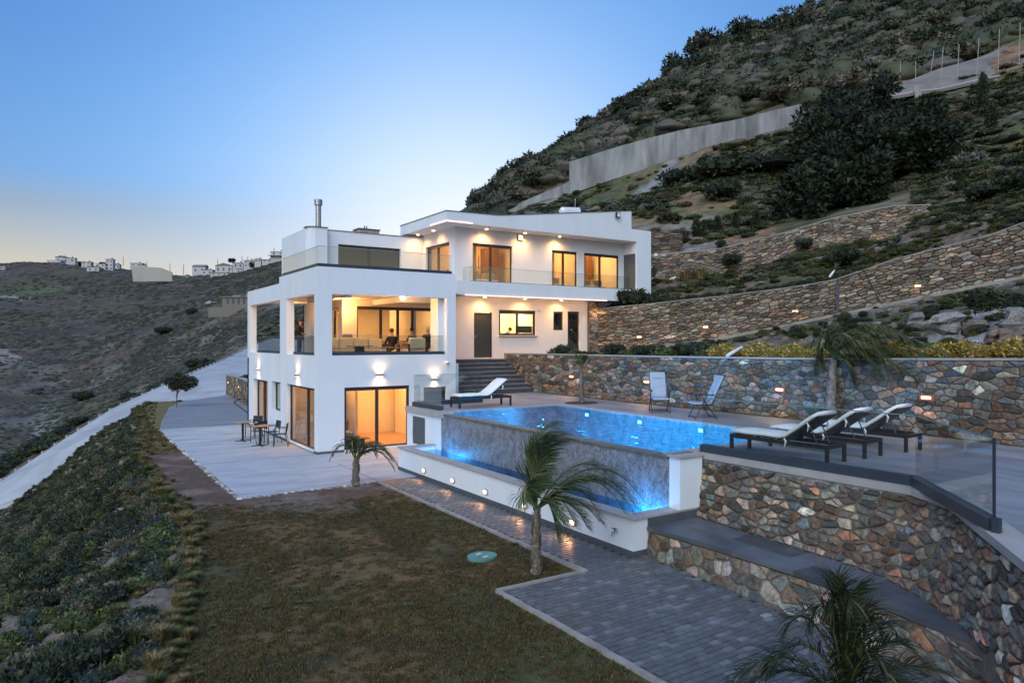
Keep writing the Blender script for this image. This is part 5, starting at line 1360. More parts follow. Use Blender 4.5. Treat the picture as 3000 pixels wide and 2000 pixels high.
palm('large wind-blown palm in the lawn corner before the basin wall, fronds swept right', (-.80, -14.12, 0), h2 + .02, .07, .035, (.02, 0), Fs, .50, local(.5, -.12, 0), 5, droop=.42, w=.0135, n=84, stem=.014, pale=(.30, .26, .17), green=((.045, .08, .028), (.08, .11, .045)))
# small palm near the terrace
c = Vector((0, 0, .62)); Fs = []
for r_, u_, f_ in ((-.62, .30, 0), (-.25, .50, .1), (.85, .30, -.1), (.95, .10, .1), (.7, .40, .2), (-.1, .55, -.1), (.9, .0, 0), (.5, .45, -.2)):
    Fs.append([c, c + local(r_ * .3, .45 + u_ * .3, f_ * .4), c + local(r_ * .8, .45 + u_ * .6, f_), c + local(r_ * 1.15, u_ - .25, f_ * 1.2)])
palm('small palm with fronds blown right at the terrace edge before the house corner', (-.73, -5.62, 0), .64, .075, .06, (0, 0), Fs, .34, local(.35, -.1, 0), 9, droop=.5, w=.026, n=36)
# tall palm behind the loungers
tb_ = PX(2432, 1200, 9.15); tb_.z = DZ; h3 = 1.66; local3 = lambda r, u, f=0.: Vector((.08, -1, 0)) * (r * 1.12) + UP * u + Vector((-1, 0, 0)) * (f + .12); c = Vector((.25, .05, h3)); Fs = []
for r_, u_, f_ in ((1.0, .55, 0), (1.5, .75, .2), (1.9, .55, 0), (1.7, .35, -.2), (1.2, .95, .1), (2.05, .2, .1), (1.4, .1, -.3), (.9, .2, .3), (.5, .6, .2), (-.25, .55, .1), (-.1, .8, 0), (.8, -.05, -.2), (1.6, -.1, .2), (.4, -.15, 0), (1.1, .4, .4), (-.3, .2, 0)):
    Fs.append([c, c + local3(r_ * .3, .30 + u_ * .6, f_ * .3), c + local3(r_ * .9, .35 + u_, f_ * .8), c + local3(r_ * 1.28, u_ - .45, f_)])
palm('leaning pale-trunked palm against the deck wall behind the loungers, crown blown to the right', tb_, h3, .13, .09, (.25, .05), Fs, .66, local3(.6, -.35, 0), 13, droop=.8, w=.02, n=70, stem=.015, green=((.06, .08, .03), (.10, .11, .045)), pale=(.28, .24, .13))
# thin young palm in a soil ring
tb_ = Vector((7.9, -4.5, DZ)); c = Vector((-.03, 0, 1.15)); Fs = []
for k in range(12):
    a = k * 2.4; r_ = rnd.uniform(.12, .28)
    Fs.append([c, c + Vector((math.cos(a) * r_ * .5, math.sin(a) * r_ * .5, .35)), c + Vector((math.cos(a) * r_, math.sin(a) * r_, .5)), c + Vector((math.cos(a) * r_ * 1.2 + .05, math.sin(a) * r_ * 1.2, rnd.uniform(.1, .5)))])
palm('thin young palm with a closed tuft in a soil ring behind the pool', tb_, 1.15, .055, .045, (-.03, 0), Fs, .22, Vector((0, 0, .2)), 17, w=.03, n=20, green=((.09, .11, .035), (.13, .13, .05)), droop=.3)
mb = MB(); mb.prism([(tb_.x + math.cos(i / 16 * 6.283) * .62, tb_.y + math.sin(i / 16 * 6.283) * .5) for i in range(16)], DZ - .05, DZ + .02)
tag(mb.build('planting_ring', mat('dark_soil', (.06, .045, .035), .95, var=.4, vscale=10, bump=.03, bscale=20)), kind='structure')
# palm bottom right, only its crown in the picture
tb_ = D(2475, 2185, 6.0); c = Vector((0, 0, .35)); Fs = []
for r_, u_, f_ in ((-1.0, .35, 0), (-.85, .05, .3), (-.7, .55, -.1), (-.3, .95, 0), (-.05, 1.15, .1), (.0, 1.1, -.1), (.12, 1.0, .15), (.3, .85, 0), (.8, .45, .2), (1.1, .25, 0), (1.35, .0, -.2), (1.2, -.2, .3), (.9, .1, -.4), (.5, .3, -.5), (-.5, .2, -.4), (-.8, -.1, -.2), (.2, .5, .5), (.7, .6, .4), (1.0, -.1, -.3), (-.15, 1.05, -.05), (.6, -.1, -.5), (-.2, .0, -.6), (.1, .6, -.5), (-.45, .75, .2)):
    Fs.append([c, c + local(r_ * .2, .25 + u_ * .45, f_ * .3), c + local(r_ * .65, .30 + u_ * .85, f_ * .8), c + local(r_ * 1.0, u_ * .85 - .12, f_)])
palm('dark palm crown at the bottom right, in front of the slate seat', tb_, .37, .12, .10, (0, 0), Fs, .34, local(.15, -.1, 0), 23, droop=.45, w=.012, n=56, green=((.012, .022, .010), (.025, .035, .012)), pale=(.13, .10, .04), spread=.6, stem=.009)

# ------------------------------------------------------------------ shrubs, trees, ground cover
G_PINE = ((.014, .022, .012), (.02, .03, .015), (.028, .036, .018))
def leaves(mb, rnd, ells, n, s, cols, shell=.55, flat=1., ups=.3):
    tot = sum(e[3] * e[4] for e in ells)
    for e in ells:
        m = int(n * e[3] * e[4] / tot)
        for _ in range(m):
            v = Vector((rnd.gauss(0, 1), rnd.gauss(0, 1), rnd.gauss(0, 1))).normalized(); rr = shell + (1 - shell) * rnd.random() ** .6
            if rnd.random() < .12: rr *= 1.12
            p = Vector((e[0] + v.x * e[3] * rr, e[1] + v.y * e[3] * rr, e[2] + v.z * e[4] * rr))
            a = Vector((rnd.gauss(0, 1), rnd.gauss(0, 1), rnd.gauss(0, 1))) * .8 + v + UP * ups; a.normalize()
            b = a.cross(Vector((rnd.gauss(0, 1), rnd.gauss(0, 1), rnd.gauss(0, 1)))).normalized()
            l = s * rnd.uniform(.6, 1.5); c = rnd.choice(cols); g = rnd.uniform(.6, 1.5)
            mb.add([p - b * l * .35, p + b * l * .35, p + a * l], [(0, 1, 2)], (c[0] * g, c[1] * g, c[2] * g))
    return mb
G_DARK = ((.026, .038, .02), (.036, .05, .024), (.048, .058, .03))
G_SCRUB = ((.115, .10, .062), (.14, .12, .08), (.09, .09, .052), (.17, .14, .10))
G_BLUE = ((.05, .07, .055), (.07, .095, .075), (.04, .06, .045))
G_GREEN = ((.085, .105, .03), (.11, .13, .04), (.065, .09, .03))
G_GREY = ((.14, .13, .115), (.17, .155, .14), (.11, .10, .085))
G_GOLD = ((.42, .28, .06), (.48, .33, .08), (.16, .16, .04), (.32, .23, .05))
G_STRAW = ((.22, .16, .07), (.28, .20, .09), (.12, .12, .04))
def blob_ells(rnd, n, r, h):
    return [(rnd.uniform(-.5, .5) * r, rnd.uniform(-.5, .5) * r, h * rnd.uniform(.3, .6), r * rnd.uniform(.45, .75), h * rnd.uniform(.35, .55)) for _ in range(n)]
def bush_mesh(name, seed, r, h, n, s, cols, core=None):
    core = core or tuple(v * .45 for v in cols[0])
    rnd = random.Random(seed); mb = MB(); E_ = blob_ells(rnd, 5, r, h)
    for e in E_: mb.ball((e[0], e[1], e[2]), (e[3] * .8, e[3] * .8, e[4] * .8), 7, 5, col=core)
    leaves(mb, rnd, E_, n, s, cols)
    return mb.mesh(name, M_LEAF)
BUSH = {}
def bush_kind(k, seed, r, h, n, s, cols):
    BUSH[k] = [bush_mesh('shrub_' + k, seed + i, r, h, n, s, cols) for i in range(3)]
bush_kind('dark', 1, 1, 1.1, 900, .16, G_DARK)
bush_kind('scrub', 11, 1, .8, 620, .17, G_SCRUB)
bush_kind('far', 61, 1, .7, 260, .26, G_SCRUB)
bush_kind('blue', 21, 1, .7, 620, .15, G_BLUE)
bush_kind('green', 31, 1, .7, 620, .16, G_GREEN)
bush_kind('grey', 41, 1, .7, 520, .15, G_GREY)
bush_kind('gold', 51, 1, 1.0, 900, .16, G_GOLD)
def cushion_mesh(name, seed, r, h, cols, n=170, s=.12):
    rnd = random.Random(seed); mb = MB()
    for q in range(3):
        cx, cy = (0, 0) if q == 0 else (rnd.uniform(-.55, .55) * r, rnd.uniform(-.55, .55) * r); k_ = 1 if q == 0 else rnd.uniform(.5, .75)
        b0 = len(mb.v); o = [rnd.uniform(0, 9) for _ in range(4)]; c = rnd.choice(cols)
        mb.ball((cx, cy, 0), (r * k_, r * k_, h * k_), 14, 10, col=c)
        for i in range(b0, len(mb.v)):
            x, y, z = mb.v[i]; g = 1 + .12 * math.sin(x * 5 + o[0]) + .12 * math.sin(y * 6 + o[1]) + .1 * math.sin(z * 9 + o[2]) + rnd.uniform(-.06, .06)
            mb.v[i] = (cx + (x - cx) * g, cy + (y - cy) * g, z * g)
    for i in range(len(mb.c)):
        g = rnd.uniform(.8, 1.2); mb.c[i] = tuple(v * g * .8 for v in mb.c[i])
    for _ in range(n):
        v = Vector((rnd.gauss(0, 1), rnd.gauss(0, 1), abs(rnd.gauss(0, 1)))).normalized(); p = Vector((v.x * r, v.y * r, v.z * h)) * rnd.uniform(.92, 1.1)
        a = (v + Vector((rnd.gauss(0, .5), rnd.gauss(0, .5), rnd.gauss(0, .5)))).normalized(); b = a.cross(Vector((rnd.gauss(0, 1), rnd.gauss(0, 1), rnd.gauss(0, 1)))).normalized()
        c = rnd.choice(cols); g = rnd.uniform(.8, 1.25); mb.add([p - b * s * .5, p + b * s * .5, p + a * s * 1.2], [(0, 1, 2)], tuple(q * g for q in c))
    mb.sm = True
    return mb.mesh(name, M_LEAF)
C_GREY = ((.13, .12, .10), (.15, .135, .115), (.11, .105, .085)); C_OLV = ((.085, .09, .05), (.10, .10, .06), (.07, .08, .045)); C_DRK = ((.045, .055, .035), (.055, .06, .04)); C_BRN = ((.13, .115, .085), (.11, .10, .075))
BUSH['cushion'] = [cushion_mesh('cushion_%d' % i, 300 + i, 1, .7, c) for i, c in enumerate((C_GREY, C_OLV, C_DRK, C_OLV, C_BRN, C_DRK))]
def tuft_mesh(seed, cols, n=260, core=True):
    rnd = random.Random(seed); mb = MB()
    for _ in range(n):
        a = rnd.uniform(0, 6.283); r0 = rnd.uniform(0, .35); t = rnd.uniform(.1, .75); l = rnd.uniform(.6, 1.1)
        p = Vector((math.cos(a) * r0, math.sin(a) * r0, 0)); d = Vector((math.cos(a) * t, math.sin(a) * t, 1)).normalized()
        s = Vector((-math.sin(a), math.cos(a), 0)) * .018; q = p + d * l * .6; e = q + (d + Vector((math.cos(a) * .5, math.sin(a) * .5, -.4))).normalized() * l * .4
        c = rnd.choice(cols); g = rnd.uniform(.7, 1.4)
        mb.add([p - s, p + s, q + s, q - s, e], [(0, 1, 2, 3), (3, 2, 4)], tuple(v * g for v in c))
    return mb.mesh('tuft', M_LEAF)
TUFT = {'straw': [tuft_mesh(1, G_STRAW), tuft_mesh(2, G_STRAW)], 'green': [tuft_mesh(3, G_GREEN + G_STRAW[:1]), tuft_mesh(4, G_GREEN)]}
def rock_mesh(seed, col):
    rnd = random.Random(seed); mb = MB(); mb.ball((0, 0, 0), 1, 9, 6, col=col)
    o = [rnd.uniform(0, 9) for _ in range(6)]
    for i, v in enumerate(mb.v):
        x, y, z = v; k = .72 + .22 * math.sin(x * 2.5 + o[0]) + .2 * math.sin(y * 3.1 + o[1]) + .16 * math.sin(z * 4 + o[2] + x * 2) + rnd.uniform(-.09, .09)
        mb.v[i] = (x * k, y * k * .8, z * k * .55)
    return mb.mesh('rock', M_STONE)
ROCK = [rock_mesh(i, c) for i, c in enumerate(((.23, .21, .20), (.19, .155, .13), (.30, .285, .28), (.22, .15, .115)))]
def put(name, me, loc, sc, rz, label, cat, group=None, parent=None):
    o = bpy.data.objects.new(name, me); COL.objects.link(o); o.location = loc; o.rotation_euler = (0, 0, rz)
    o.scale = (sc, sc, sc) if not hasattr(sc, '__len__') else sc
    if parent: o.parent = parent
    return tag(o, label, cat, group)
SRC = {}
def src(me):
    if me.name not in SRC:
        SRC[me.name] = bpy.data.objects.new(me.name + '_source', me)
    return SRC[me.name]
def scatter(name, meshes, pts, kind='stuff'):
    """pts: (x, y, z, scale, rot, zscale, tilt) -> one object that instances the meshes at them"""
    me = bpy.data.meshes.new(name)
    P = np.array([p[:3] for p in pts], np.float32); n = len(P)
    me.vertices.add(n); me.vertices.foreach_set('co', P.ravel())
    s = me.attributes.new('sc', 'FLOAT_VECTOR', 'POINT'); s.data.foreach_set('vector', np.array([(p[3], p[3], p[3] * p[5]) for p in pts], np.float32).ravel())
    r = me.attributes.new('ro', 'FLOAT_VECTOR', 'POINT'); r.data.foreach_set('vector', np.array([(p[6], 0, p[4]) for p in pts], np.float32).ravel())
    rr = random.Random(len(pts)); ix = me.attributes.new('ix', 'INT', 'POINT'); ix.data.foreach_set('value', [rr.randrange(len(meshes)) for _ in range(n)])
    me.update()
    o = bpy.data.objects.new(name, me); COL.objects.link(o); o['kind'] = kind
    g = bpy.data.node_groups.new(name, 'GeometryNodeTree')
    g.interface.new_socket('Geometry', in_out='INPUT', socket_type='NodeSocketGeometry'); g.interface.new_socket('Geometry', in_out='OUTPUT', socket_type='NodeSocketGeometry')
    N = g.nodes.new; L = g.links.new
    gi = N('NodeGroupInput'); go = N('NodeGroupOutput'); iop = N('GeometryNodeInstanceOnPoints'); j = N('GeometryNodeJoinGeometry')
    for m in meshes[::-1]:
        oi = N('GeometryNodeObjectInfo'); oi.inputs['Object'].default_value = src(m); oi.inputs['As Instance'].default_value = True
        L(oi.outputs['Geometry'], j.inputs[0])
    def at(nm, t):
        a = N('GeometryNodeInputNamedAttribute'); a.data_type = t; a.inputs['Name'].default_value = nm; return [s_ for s_ in a.outputs if s_.enabled and s_.name == 'Attribute'][0]
    L(gi.outputs[0], iop.inputs['Points']); L(j.outputs[0], iop.inputs['Instance']); iop.inputs['Pick Instance'].default_value = True
    L(at('ix', 'INT'), iop.inputs['Instance Index']); L(at('sc', 'FLOAT_VECTOR'), iop.inputs['Scale'])
    er = N('FunctionNodeEulerToRotation'); L(at('ro', 'FLOAT_VECTOR'), er.inputs[0]); L(er.outputs[0], iop.inputs['Rotation'])
    L(iop.outputs[0], go.inputs[0])
    md = o.modifiers.new('scatter', 'NODES'); md.node_group = g
    return o
RG = np.random.default_rng(4)
GXs, GYs, GZs = GX, GY, GZ
# --- scrub on the valley hills
def pts_on(X, Y, Z, n, dens, smin, smax, zs=(.7, 1.1), sink=.15, sdist=None):
    h, w = X.shape; out = []
    i = RG.uniform(0, h - 1.01, n); j = RG.uniform(0, w - 1.01, n); i0 = i.astype(int); j0 = j.astype(int); fi = i - i0; fj = j - j0
    def bl(A): return A[i0, j0] * (1 - fi) * (1 - fj) + A[i0 + 1, j0] * fi * (1 - fj) + A[i0, j0 + 1] * (1 - fi) * fj + A[i0 + 1, j0 + 1] * fi * fj
    x, y, z = bl(X), bl(Y), bl(Z); q = dens(x, y, z, i / h, j / w)
    keep = RG.random(n) < q
    s = RG.uniform(smin, smax, n)
    if sdist is not None: s = s * sdist(x, y)
    return [(float(a), float(b), float(c) - sink * float(d), float(d), float(RG.uniform(0, 6.28)), float(RG.uniform(*zs)), float(RG.normal(0, .08))) for a, b, c, d, k in zip(x, y, z, s, keep) if k]
def dist(x, y): return (x - CX) * FV[0] + (y - CY) * FV[1]
far_s = lambda x, y: np.clip(dist(x, y) / 230, .45, 1.7)
m_ = (uu > -100) & (uu < 1000)
XA2, YA2, ZA2 = XA[:, m_], YA[:, m_], ZA[:, m_]
scatter('valley_scrub', BUSH['cushion'][1:] + BUSH['cushion'][2:3], pts_on(XA2, YA2, ZA2, 30000, lambda x, y, z, i, j: np.clip((fbm(x / 26, y / 26, 4, 201) - .40) * 4, .12, 1) * (dist(x, y) > 60) * (dist(x, y) < 700), .4, 1.25, (.5, .9), .25, far_s))
scatter('valley_edge_scrub', BUSH['dark'] + BUSH['green'], pts_on(XA2[4:90], YA2[4:90], ZA2[4:90], 2600, lambda x, y, z, i, j: np.clip((fbm(x / 12, y / 12, 4, 205) - .45) * 6, .03, 1), .4, 1.3, (.5, .8), .25))
# --- mountain
m_ = ub < 3150
XB2, YB2, ZB2 = XB[:, m_], YB[:, m_], ZB[:, m_]
def uof(x, y): 
    t = dist(x, y); return 1500 + FPX * ((x - CX) * RV[0] + (y - CY) * RV[1]) / t
def wall_line(x, y):
    u = uof(x, y); return np.interp(u, [1330, 1668, 1975, 2335, 2600, 3000], [96, 96, 89, 80, 72, 70])
scatter('mountain_maquis', BUSH['cushion'] + BUSH['scrub'][:1] + BUSH['dark'][:1], pts_on(XB2, YB2, ZB2, 13000, lambda x, y, z, i, j: (uof(x, y) > 1405) * (dist(x, y) > wall_line(x, y) + 2.5) * np.clip((fbm(x / 13, y / 13, 4, 211) - .30) * 5, .25, 1), .9, 3.1, (.6, .95), .2))
scatter('slope_scrub', BUSH['dark'][:1] + BUSH['green'] + TUFT['green'] + TUFT['straw'][:1] + BUSH['scrub'][:2] + BUSH['cushion'][1:2] + BUSH['cushion'][4:5], pts_on(XB2, YB2, ZB2, 22000, lambda x, y, z, i, j: (dist(x, y) < wall_line(x, y) - 3.0) * (dist(x, y) > 46.5 - 6 * (uof(x, y) > 2700)) * np.clip((fbm(x / 7, y / 7, 4, 213) - .38) * 6, .07, 1), .28, .95, (.45, .8), .15))
# --- bank below the lawn
BX_, BY_, BZ_ = BK
scatter('bank_scrub', BUSH['blue'] + BUSH['dark'] + BUSH['green'] + BUSH['scrub'], pts_on(BX_, BY_, BZ_, 14500, lambda x, y, z, i, j: np.clip((fbm(x / 1.5, y / 1.5, 4, 221) - .42) * 8, .22, 1) * (i > .02) * (i < .95) * (np.hypot(x - CX, y - CY) > 3.2), .12, .42, (.6, 1.2), .15, lambda x, y: np.clip(26 / dist(x, y), .45, 1)))
scatter('bank_rocks', ROCK, pts_on(BX_, BY_, BZ_, 3600, lambda x, y, z, i, j: np.clip((.48 - fbm(x / 1.5, y / 1.5, 4, 221)) * 7, .03, 1) * (np.hypot(x - CX, y - CY) > 3.2), .06, .38, (.5, .9), .1))
scatter('bank_gravel', ROCK, pts_on(BX_, BY_, BZ_, 9000, lambda x, y, z, i, j: .9 + 0 * x, .015, .07, (.6, 1), .0))
scatter('slope_stones', ROCK, pts_on(XB2, YB2, ZB2, 6000, lambda x, y, z, i, j: (dist(x, y) < 75) * np.clip((fbm(x / 5, y / 5, 3, 219) - .4) * 6, .1, 1), .06, .32, (.5, .9), .05))
scatter('strip_grass', TUFT['straw'] + TUFT['green'][:1], pts_on(GXs[(GYs[:, 0] > 4)], GYs[(GYs[:, 0] > 4)], GZs[(GYs[:, 0] > 4)], 5000, lambda x, y, z, i, j: (x < -3.75 + np.clip(y - 12, 0, 20) * .12) * 1., .04, .11, (.6, 1), .0))
scatter('bank_grass', TUFT['green'] + TUFT['straw'][:1], pts_on(BX_, BY_, BZ_, 5000, lambda x, y, z, i, j: np.clip((fbm(x / 1.2, y / 1.2, 3, 223) - .5) * 8, 0, 1) * (np.hypot(x - CX, y - CY) > 3.2), .10, .28, (.8, 1.4), .0))
# --- planted slopes
PX_, PY_, PZ_ = PL
scatter('slope_ground_cover', BUSH['green'] + BUSH['dark'] + TUFT['straw'], pts_on(PX_, PY_, PZ_, 2600, lambda x, y, z, i, j: np.clip((fbm(x / 1.3, y / 1.3, 4, 231) - .47) * 9, 0.02, 1) * (i > .12), .10, .32, (.6, 1.1), .1))
scatter('slope_rocks', ROCK, pts_on(PX_, PY_, PZ_, 1500, lambda x, y, z, i, j: np.clip((.50 - fbm(x / 1.3, y / 1.3, 4, 231)) * 8, 0, 1) * (y < -4), .06, .38, (.6, 1.0), .1))
MX_, MY_, MZ_ = MD
scatter('bed_ground_cover', BUSH['green'] + BUSH['dark'][:1] + TUFT['straw'] + TUFT['green'] + BUSH['scrub'][:1], pts_on(MX_, MY_, MZ_, 3800, lambda x, y, z, i, j: np.clip((fbm(x / 1.8, y / 1.8, 4, 241) - .45) * 8, 0.02, 1) * (i > .05), .12, .45, (.4, .9), .1))
scatter('bed_rocks', ROCK, pts_on(MX_, MY_, MZ_, 500, lambda x, y, z, i, j: .5 + 0 * x, .08, .3, (.6, 1.0), .1))
# --- lawn grass
blade = []
for sd, cols in ((1, ((.095, .078, .022), (.14, .09, .03), (.06, .052, .016))), (2, ((.13, .075, .03), (.085, .062, .02))), (3, ((.05, .05, .014), (.08, .062, .02)))):
    rnd = random.Random(sd); mb = MB()
    for _ in range(34):
        a = rnd.uniform(0, 6.283); r_ = rnd.uniform(0, 1); p = Vector((math.cos(a) * r_, math.sin(a) * r_, 0)); b = rnd.uniform(0, 6.283)
        e = p + Vector((math.cos(b) * rnd.uniform(.1, .9), math.sin(b) * rnd.uniform(.1, .9), rnd.uniform(.3, 1.0))) * .42; s_ = Vector((math.cos(b + 1.57), math.sin(b + 1.57), 0)) * .06
        c = rnd.choice(cols); g = rnd.uniform(.6, 1.5); mb.add([p - s_, p + s_, e], [(0, 1, 2)], tuple(v * g for v in c))
    blade.append(mb.mesh('grass_clump', M_LEAF))
sel = (ys > -26) & (ys < 25)
def gd(x, y, z, i, j):
    w_ = np.clip(14. / np.maximum(dist(x, y), 5), .3, 1.6) ** 1.5
    return grass_amount(x, y) * w_ * np.clip((fbm(x / 1.1, y / 1.1, 4, 251) - .22) * 3, .1, 1) * (x < -.16) * ~((x > -1.85) & (y < -14.4)) * (~((x > -3.75) & (y > -5.6))) * (np.abs(x + 1.09) + np.abs(y + 12.86) > .4)
scatter('lawn_grass', blade, pts_on(GXs[sel], GYs[sel], GZs[sel], 95000, gd, .06, .13, (.5, 1.1), .0))
ER = resample(EDGE, 400)
scatter('edge_tufts', TUFT['green'] + TUFT['straw'], [(float(p[0]) + RG.normal(.05, .10), float(p[1]) + RG.uniform(-.1, .1), -.02, float(RG.uniform(.07, .19)), float(RG.uniform(0, 6)), float(RG.uniform(.7, 1.2)), 0.) for p in ER for _ in range(2) if p[1] > -17 and math.hypot(p[0] - CX, p[1] - CY) > 4])
scatter('lawn_weeds', TUFT['green'] + TUFT['straw'][:1], pts_on(GXs[sel], GYs[sel], GZs[sel], 2600, lambda x, y, z, i, j: gd(x, y, z, i, j) * np.clip((fbm(x / .9, y / .9, 3, 261) - .5) * 5, 0, 1), .03, .085, (.5, 1.0), .0))
scatter('dirt_pebbles', ROCK, pts_on(GXs[sel], GYs[sel], GZs[sel], 5000, lambda x, y, z, i, j: (1 - grass_amount(x, y)) * (x < -3.72) * .8 + (1 - grass_amount(x, y)) * (y < -5.6) * .8, .008, .03, (.6, 1), .0))
# ------------------------------------------------------------------ trees and shrubs one can tell apart
def ground_b(u, d):
    x, y, z = TB.z(np.array([float(u)]), np.array([float(d)])); return Vector((x[0], y[0], z[0]))
def ground_a(u, d):
    x, y, z = TA.z(np.array([float(u)]), np.array([float(d)])); return Vector((x[0], y[0], z[0]))
def tree(name, label, base, h, crown, n, s, cols, seed, cat='tree', tr=.12, group=None, lean=(0, 0)):
    rnd = random.Random(seed); e = empty(name, base, 0, label, cat, group)
    top = h * .75
    t = MB().tube([(0, 0, -.4), (lean[0] * .3, lean[1] * .3, top * .5), (lean[0], lean[1], top)], [tr * 1.2, tr, tr * .5], 8)
    for c in crown[:6]: t.tube([(lean[0] * .6, lean[1] * .6, top * .55), (c[0] * .7, c[1] * .7, c[2])], [tr * .5, tr * .2], 5)
    t.build('trunk', M_BARK, e)
    mb = MB()
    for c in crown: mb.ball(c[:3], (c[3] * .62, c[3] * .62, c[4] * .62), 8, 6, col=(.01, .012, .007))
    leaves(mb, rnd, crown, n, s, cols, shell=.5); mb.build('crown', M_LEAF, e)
    return e
def blobs(rnd, n, r, z0, z1, k=.45): return [(rnd.uniform(-1, 1) * r * .7, rnd.uniform(-1, 1) * r * .7, rnd.uniform(z0, z1), r * rnd.uniform(k * .7, k * 1.2), r * rnd.uniform(k * .6, k)) for _ in range(n)]
rnd = random.Random(31)
for k, (u, py, d, r_, lab) in enumerate(((2440, 330, 60, 3.6, 'topmost of the clump left of the road parapet'), (2560, 300, 61, 3.4, 'right behind the foot of the first tall post'), (2390, 425, 56, 2.7, 'hanging over the left edge of the clump beside the grey retaining wall'), (2520, 420, 56, 3.6, 'in the dark heart of the clump'), (2640, 420, 57, 2.6, 'at the right flank of the clump, above the blue-green bush'), (2440, 520, 50, 2.7, 'lower left of the clump, over reddish earth'), (2560, 530, 49, 3.0, 'lower middle of the clump'), (2680, 510, 49, 2.5, 'lower right of the clump'), (2360, 590, 46, 2.1, 'lowest left, just above the upper dry stone wall'), (2500, 600, 45, 2.2, 'lowest middle, right above the capped wall'))):
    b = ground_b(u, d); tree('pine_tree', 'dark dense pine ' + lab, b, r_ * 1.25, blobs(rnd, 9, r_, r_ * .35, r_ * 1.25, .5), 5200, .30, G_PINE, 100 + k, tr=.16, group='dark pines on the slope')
for k, (u, d, h, r_, lab) in enumerate(((1440, 158, 5, 3.6, 'lowest on the skyline, just above the white roof'), (1490, 155, 6.5, 4.6, 'second on the skyline from the roof'), (1535, 152, 7, 5, 'tallest of the skyline clump left of the concrete wall'), (1600, 149, 5.5, 5, 'broad and round, just left of the concrete wall'), (1690, 144, 5.5, 4.5, 'above the left end of the pale wall'), (1755, 142, 6, 4, 'on the ridge over the middle of the pale wall'), (1800, 141, 6, 3.5, 'narrow, on the ridge over the bend of the wall'), (1930, 137, 5.5, 4.5, 'on the ridge a third of the way up'), (2010, 135, 5.5, 5, 'halfway up the ridge'), (2110, 133, 5.5, 6, 'wide and flat on the upper ridge'), (2200, 131, 5, 6, 'on the upper ridge right of the wide one'), (2350, 129, 5, 6, 'near the top edge of the picture'))):
    tree('ridge_tree', 'bushy dark tree on the skyline, ' + lab, ground_b(u, d) - UP * .8, h * .8, blobs(rnd, 7, r_ * .8, h * .25, h * .8, .5), 1500, .65, G_DARK + G_SCRUB[:1], 200 + k, group='trees on the mountain skyline', tr=.2)
def cyp(u, py, d, h, lab, r_=.35):
    b = ground_b(u, d); rn = random.Random(int(u)); e = empty('cypress_tree', b, 0, 'slim dark cypress ' + lab, 'tree', 'cypresses on the slope')
    MB().tube([(0, 0, -.3), (0, 0, h * .8)], [.07, .02], 6).build('trunk', M_BARK, e)
    cr_ = [(0, 0, h * (.12 + .8 * i / 7), r_ * math.sin(math.pi * (.25 + .6 * i / 7)) + .05, h * .13) for i in range(8)]
    mb = MB()
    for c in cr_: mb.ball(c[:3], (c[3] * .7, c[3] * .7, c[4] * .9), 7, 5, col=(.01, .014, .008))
    leaves(mb, rn, cr_, 1500, .12, G_DARK, shell=.7, ups=1.0); mb.build('crown', M_LEAF, e)
cyp(2762, 340, 58, 2.6, 'below the road parapet, left one of the two tall ones'); cyp(2880, 360, 57, 3.4, 'below the road parapet, right one of the two tall ones', .42); cyp(2905, 425, 52, 1.7, 'short, below the right tall one', .4)
cyp(2040, 670, 47.5, 1.6, 'small, above the house corner', .22); cyp(2102, 660, 48, 1.2, 'very small, right of the small one above the house corner', .18); cyp(2155, 655, 48, 1.1, 'very small, third from the house corner', .17); cyp(2215, 640, 47, 1.2, 'very small, fourth from the house corner', .18)
def shrub(u, d, r_, kind, label, z=None, g=None, hs=1., mk=0, p=None):
    b = p if p is not None else ground_b(u, d)
    o = put('shrub', BUSH[kind][mk % 3], b - UP * .08, (r_, r_, r_ * hs), u * .37, label, 'shrub', g); return o
shrub(1993, 48, .52, 'dark', 'round clipped dark bush on bare grey ground above the house corner', hs=1.1)
shrub(1922, 48.3, .42, 'blue', 'crown-like grey-green bush right above the white roof end')
shrub(2192, 45.6, .62, 'blue', 'blue-grey cushion bush on the edge above the upper stone wall', hs=.8, mk=1)
shrub(2155, 44.6, .55, 'dark', 'dark bush hanging over the upper wall, left of the blue-grey cushion', p=D(2142, 738, 43.5) - UP * .7, hs=1.1, mk=2)
shrub(2110, 45.3, .42, 'dark', 'low round bush on the gravel above the upper wall', p=D(2110, 712, 44.5) - UP * .2)
shrub(2350, 43.0, .60, 'blue', 'loose blue-green bush on the rim of the upper wall right of the middle', p=D(2352, 690, 42.0) - UP * .55, hs=1.2)
shrub(2700, 52, 1.9, 'blue', 'large blue-green round bush on the slope below the tall cypress', hs=.8)
shrub(2830, 47, 1.5, 'grey', 'silvery-green loose bush right of the pines', hs=1.1)
shrub(2240, 58, 2.6, 'dark', 'large dark bush on the slope below the grey wall', hs=.7); shrub(2120, 60, 2.4, 'dark', 'dark broad bush left of the large dark bush below the grey wall', hs=.7, mk=1); shrub(2010, 63, 2.2, 'dark', 'dark broad bush below the bend of the retaining wall', hs=.7, mk=2)
shrub(2120, 54, 1.5, 'dark', 'near-black round bush in the middle of the slope', hs=1.0); shrub(1925, 56, 1.2, 'blue', 'pale blue flat bush at mid slope, left of the near-black bush', hs=.6); shrub(1840, 58, 1.0, 'blue', 'small pale blue bush over the roof floodlight', hs=.6, mk=1)
shrub(2900, 36, 1.2, 'dark', 'dark bush near the right border above the dry wall', hs=.8); shrub(2980, 35, 1.3, 'dark', 'dark bush cut by the right border above the dry wall', hs=.8, mk=1)
